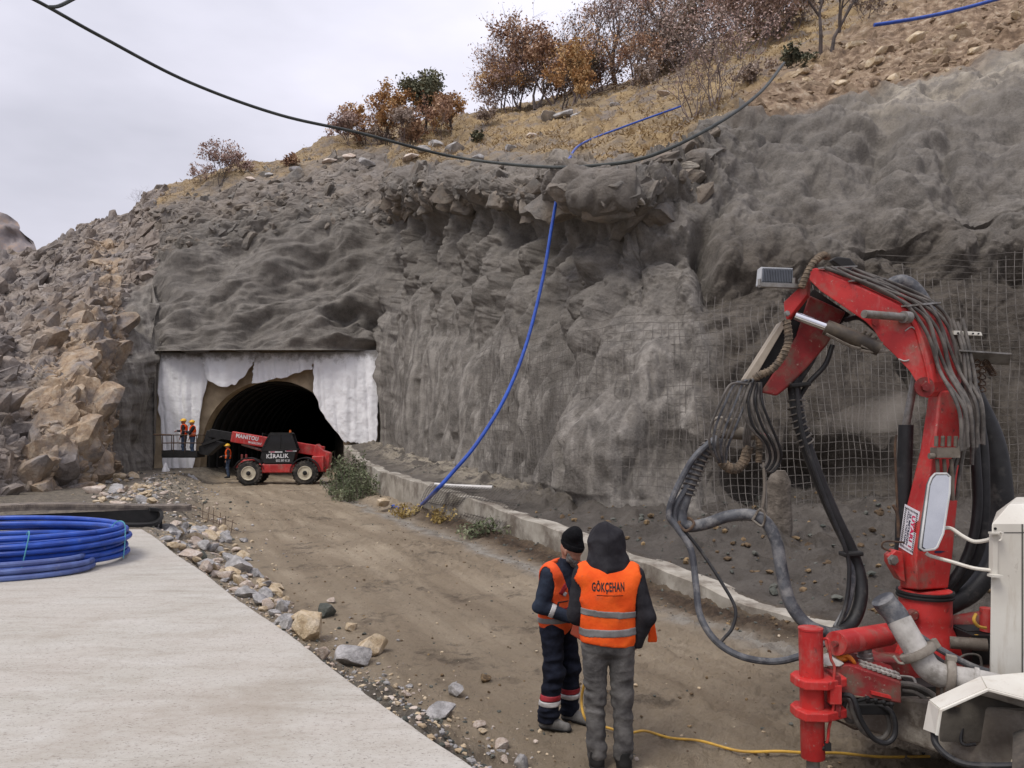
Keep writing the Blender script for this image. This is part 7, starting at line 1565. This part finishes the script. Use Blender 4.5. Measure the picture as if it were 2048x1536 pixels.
# --- chassis
ch = MB(); ch.loft([[P(1690, 1395, 5.55), P(1690, 1450, 5.5), P(1720, 1450, 6.0), P(1720, 1395, 6.05)], [P(1800, 1395, 5.2), P(1800, 1480, 5.15), P(1900, 1470, 5.9), P(1900, 1390, 5.95)], [P(2140, 1430, 4.45), P(2140, 1600, 4.4), P(2350, 1560, 5.2), P(2350, 1420, 5.2)], [P(2500, 1450, 4.0), P(2500, 1650, 3.95), P(2700, 1600, 4.9), P(2700, 1440, 4.9)]]); cho = ch.build('chassis', MUD, SM, smooth=False, bevel=.02)
wr = MB(); wr.box(P(2010, 1428, 4.8), (.8, .02, .34)); wr.build('wheel_arch_plate', M('dusty_plate', (.135, .12, .10), (.07, .062, .052), rough=.9, scale=4, bump=.3), cho)
bxs = MB(); bxs.box(P(1760, 1330, 5.95), (.62, .5, .20)); bxs.box(P(1900, 1345, 5.9), (.5, .6, .24)); bxs.box(P(1780, 1285, 6.1), (.34, .3, .16)); bxs.build('base_frame', DRED, SM, smooth=False, bevel=.01)
dkb = MB(); dkb.box(P(1890, 1385, 5.75), (.7, .5, .25)); dkb.box(P(1960, 1300, 5.85), (.3, .3, .3)); dkb.box(P(1945, 1262, 5.9), (.2, .2, .05)); dkb.build('pump_housing', DARK, SM, smooth=False)
wh = MB(); wc = P(2085, 1610, 4.35); wh.lathe(wc, (.83, -.56, 0), [(.20, -.14), (.36, -.14), (.40, -.08), (.41, 0), (.40, .08), (.36, .14), (.20, .14)], 40); wo_ = wh.build('wheel', TYRE, SM)
rm = MB(); rm.lathe(wc, (.83, -.56, 0), [(.21, -.15), (.2, .15), (.1, .16), (0, .16)], 24); rm.build('rim', CREAM, wo_)
# cross tubes and post
ct = MB(); ct.lathe(P(1671, 1287, 5.15), P(1812, 1262, 5.75) - P(1671, 1287, 5.15), [(0, 0), (.078, 0), (.08, .006), (.08, .70), (0, .70)], 28); cto = ct.build('outrigger_tube', RED, SM)
ct = MB(); ct.lathe(P(1672, 1287, 5.14), P(1671, 1287, 5.15) - P(1812, 1262, 5.75), [(.02, 0), (.02, .03), (0, .03)], 12); ct.build('tube_nipple', DRED, cto)
ct = MB(); ct.cyl(P(1880, 1255, 6.1), P(1965, 1240, 6.15), .075, n=24); ct.build('outrigger_tube', DRED, SM)
ct = MB(); ct.cyl(P(1975, 1262, 5.8), P(1975, 1216, 5.8), .052, n=20); ct.build('post', RED, SM)
ct = MB(); ct.tube([P(1952, 1228, 5.75), P(1948, 1240, 5.72), P(1956, 1252, 5.72), P(1972, 1256, 5.72)], .012, 6, sm=4); ct.tube([P(1935, 1285, 5.72), P(1950, 1272, 5.72), P(1968, 1276, 5.72)], .012, 6, sm=4); ct.build('yellow_lead', YCABLE, SM)
ct = MB(); ct.cyl(P(1900, 1285, 5.7), P(1975, 1290, 5.6), .045); ct.build('pipe_stub', MUD, SM)
# --- front stabiliser
Yl = 5.05
lg = MB(); lg.lathe(P(1626, 1515, Yl), (P(1621, 1258, Yl) - P(1626, 1515, Yl)), [(.0, 0), (.074, 0), (.076, .006), (.076, .838), (.079, .84), (.079, .852), (.0, .852)], 30); lgo = lg.build('stabiliser_leg', RED, SM)
rd = MB(); b0 = P(1626, 1515, Yl); rd.cyl(b0, (b0.x, b0.y, .10), .042, n=20); rd.build('jack_rod', STEEL, lgo)
ft = MB(); gz0 = float(ground_z(np.array([b0.x]), np.array([b0.y]))[0]); ft.lathe((b0.x, b0.y, gz0 - .01), (0, 0, 1), [(0, 0), (.2, 0), (.2, .03), (.07, .07), (.05, .12), (0, .12)], 24); ft.build('foot_plate', MUD, lgo)
for (y0, nm) in ((1352, 'upper'), (1414, 'lower')):
    cpl = MB(); c0 = P(1622, y0, Yl); cpl.prism([c0 + Vector((x, y, 0)) for x, y in [(-.115, -.03), (-.08, -.115), (.06, -.125), (.22, -.04), (.22, .12), (-.06, .13), (-.115, .06)]], (0, 0, -.058)); cpl.build('collar_plate', RED, lgo, smooth=False, bevel=.008)
pp_ = MB(); pp_.box(P(1664, 1383, Yl + .02), (.035, .20, .27)); pp_.box(P(1680, 1372, Yl + .15), (.13, .10, .18)); pp_.build('bracket_plate', DRED, lgo, smooth=False, bevel=.006)
hl = MB(); hl.tube([P(1640, 1280, Yl - .02), P(1655, 1278, Yl - .06), P(1659, 1295, Yl - .07), P(1662, 1318, Yl - .07), P(1669, 1335, Yl - .07), P(1667, 1368, Yl - .07)], .010, 8, sm=5); hl.tube([P(1668, 1405, Yl - .07), P(1664, 1430, Yl - .07), P(1658, 1455, Yl - .07), P(1654, 1485, Yl - .07), P(1640, 1492, Yl - .03)], .010, 8, sm=5); hl.box(P(1669, 1388, Yl - .07), (.075, .05, .12)); hl.build('hydraulic_line', RED, lgo, bevel=.004)
el = MB(); el.box(P(1654, 1492, Yl - .06), (.04, .04, .05)); el.cyl(P(1654, 1496, Yl - .06), P(1636, 1497, Yl - .05), .014); el.build('hose_elbow', DARK, lgo)
# stabiliser beam with the step strip
be = MB(); be.prism([P(1672, 1330, 5.12), P(1700, 1330, 5.12), P(1803, 1365, 5.0), P(1803, 1408, 5.0), P(1695, 1388, 5.12), P(1672, 1388, 5.12)], (.10, .34, .01)); beo = be.build('stabiliser_beam', DRED, SM, smooth=False, bevel=.01)
rc = MB(); rc.prism([P(1742, 1382, 5.045), P(1782, 1392, 5.0), P(1783, 1398, 5.0), P(1743, 1389, 5.045)], (0, .02, 0)); rc.build('beam_rib', RED, beo, smooth=False)
sp_ = MB()
for i in range(8): a = P(1726 + i * 10, 1337 + i * 3.3, 5.10 - i * .013); sp_.box(a + Vector((.02, .05, .006)), (.022, .06, .014)); sp_.box(a + Vector((.05, .13, .006)), (.022, .06, .014))
sp_.build('step_grip', PIPE, beo, smooth=False)
tk = MB(); tk.lathe(P(1730, 1322, 5.35), (0, 0, 1), [(0, 0), (.055, 0), (.055, .03), (.048, .035), (.05, .06), (.043, .065), (.045, .085), (0, .09)], 20); tk.build('filler_cap', STEEL, SM)
gl_ = MB(); gl_.sph(P(1682, 1316, 5.2), .05, 8, (1.0, .8, .5)); [gl_.tube([P(1686 + k * 3, 1312, 5.18), P(1698 + k * 2.5, 1313 + k * 3, 5.16), P(1706 + k, 1321 + k * 2, 5.17)], .013, 7, sm=4) for k in range(4)]; tag(gl_.build('work_glove', M('orange_rubber', (.70, .23, .02), (.5, .15, .02), rough=.55)), 'orange rubber glove lying on the red stabiliser beam', 'glove')
rg = MB(); rg.prism([P(1646, 1325, 5.14), P(1668, 1317, 5.14), P(1690, 1328, 5.12), P(1680, 1334, 5.1), P(1655, 1332, 5.1)], (0, .1, .015)); tag(rg.build('rag', PIPE, bevel=.008), 'dirty grey rag lying under the orange glove', 'rag')
# hoses and valves below the beam
vv = MB(); vv.box(P(1740, 1412, 5.1), (.24, .14, .07))
for k in range(4): vv.cyl(P(1715 + k * 17, 1402 + k * 2, 5.0), P(1735 + k * 16, 1396 + k * 4, 4.96), .012); vv.sph(P(1735 + k * 16, 1396 + k * 4, 4.96), .016, 6)
vv.build('control_valve', DARK, SM, bevel=.006)
hose([(1680, 1390, 5.05), (1702, 1392, 5.0), (1712, 1410, 4.98), (1722, 1440, 4.97), (1745, 1475, 4.97), (1772, 1486, 4.97), (1790, 1468, 4.98), (1786, 1430, 5.0), (1765, 1412, 5.03), (1748, 1408, 5.05)], .017, BLACK)
hose([(1680, 1398, 5.1), (1698, 1400, 5.06), (1705, 1425, 5.05), (1725, 1462, 5.05), (1760, 1478, 5.05), (1778, 1458, 5.05), (1772, 1428, 5.06), (1745, 1418, 5.08)], .016, THOSE)
hose([(1690, 1402, 5.15), (1686, 1425, 5.15), (1698, 1442, 5.15), (1720, 1440, 5.15)], .016, THOSE); hose([(1668, 1438, 5.15), (1690, 1448, 5.13), (1712, 1458, 5.12), (1735, 1452, 5.1)], .007, RUST)
hose([(1800, 1368, 5.3), (1830, 1372, 5.25), (1865, 1390, 5.2), (1885, 1412, 5.15)], .022, THOSE); hose([(1805, 1382, 5.28), (1830, 1385, 5.25), (1855, 1402, 5.2), (1870, 1420, 5.15)], .016, THOSE); hose([(1800, 1352, 5.4), (1825, 1356, 5.35), (1832, 1368, 5.3)], .010, STEEL)
hose([(1868, 1466, 4.5), (1872, 1488, 4.45), (1895, 1512, 4.4), (1930, 1528, 4.35), (1985, 1532, 4.3), (2050, 1530, 4.25)], .019, BLACK); hose([(1925, 1455, 4.8), (1922, 1480, 4.78), (1930, 1490, 4.75), (1952, 1488, 4.72)], .010, BLACK)
# concrete delivery pipe
hose([(1765, 1198, 5.0), (1772, 1208, 5.0), (1790, 1228, 4.98), (1803, 1252, 4.95)], .074, HOSE, 'rubber_sleeve', n=20)
pi_ = hose([(1798, 1240, 4.96), (1815, 1270, 4.92), (1838, 1308, 4.88), (1856, 1335, 4.86), (1880, 1350, 4.84), (1905, 1356, 4.82), (1945, 1362, 4.78), (1990, 1372, 4.72), (2060, 1392, 4.65)], .077, PIPE, 'delivery_pipe', n=24)
def clamp(a, b_, r):
    mb = MB(); a, b_ = P(*a), P(*b_); d = (b_ - a).normalized(); mb.lathe(a, d, [(r * .9, -.025), (r, -.025), (r * 1.06, -.012), (r * 1.06, .012), (r, .025), (r * .9, .025)], 28); u = d.cross(Vector((0, 1, 0))).normalized(); u = -u if u.z < 0 else u
    mb.box(a + u * (r + .015), (.06, .05, .035), (d, d.cross(u), u)); mb.tube([a - u * r + d * .02, a - u * (r + .03), a - u * (r + .035) - d * .05], .010, 6, sm=3); mb.build('pipe_clamp', MUD, pi_, bevel=.004)
clamp((1836, 1305, 4.88), (1843, 1316, 4.87), .108); clamp((1898, 1355, 4.83), (1908, 1357, 4.82), .108)
cr_ = MB(); a = P(1950, 1363, 4.775); cr_.lathe(a, P(1970, 1368, 4.75) - a, [(.076, -.012), (.088, -.012), (.088, .012), (.076, .012)], 24); cr_.build('pipe_collar', PIPE, pi_)
sp2 = MB(); sp2.box(P(1895, 1388, 4.82), (.08, .12, .12)); sp2.build('pipe_saddle', RUST, pi_)
hose([(1808, 1250, 5.15), (1850, 1280, 5.12), (1900, 1310, 5.1), (1950, 1335, 5.08), (2010, 1352, 5.05)], .022, HOSE); hose([(1850, 1300, 5.1), (1890, 1328, 5.06), (1935, 1352, 5.02), (1990, 1368, 5.0)], .020, BLACK)
hose([(1900, 1330, 5.3), (1930, 1310, 5.3), (1958, 1312, 5.3), (1964, 1335, 5.3)], .008, THOSE)

# --- spray of wet concrete dust leaving the nozzle
def spray_cloud():
    a, b_ = P(1552, 874, 6.25), P(1838, 812, 10.8); d = (b_ - a).normalized(); mb = MB(); mb.lathe(a, d, [(.01, 0), (.035, .5), (.09, 1.4), (.18, 2.8), (.26, 4.2), (.20, 5.2), (.01, 5.8)], 24)
    m = bpy.data.materials.new('spray_dust'); m.use_nodes = True; n = m.node_tree; n.nodes.clear(); o = n.nodes.new('ShaderNodeOutputMaterial'); v = n.nodes.new('ShaderNodeVolumePrincipled'); v.inputs['Color'].default_value = (.80, .72, .60, 1); v.inputs['Anisotropy'].default_value = .2
    co = n.nodes.new('ShaderNodeTexCoord').outputs['Object']; r = N(n, 'ShaderNodeMapRange'); n.links.new(noise(n, co, 2.2, 3, .5), r.inputs['Value']); r.inputs['From Min'].default_value = .36; r.inputs['From Max'].default_value = .75; r.inputs['To Min'].default_value = .0; r.inputs['To Max'].default_value = .55
    n.links.new(r.outputs['Result'], v.inputs['Density']); n.links.new(v.outputs['Volume'], o.inputs['Volume'])
    tag(mb.build('spray_mist', m), 'jet of grey concrete spray blowing from the nozzle onto the wall', 'spray', kind='stuff')
spray_cloud()
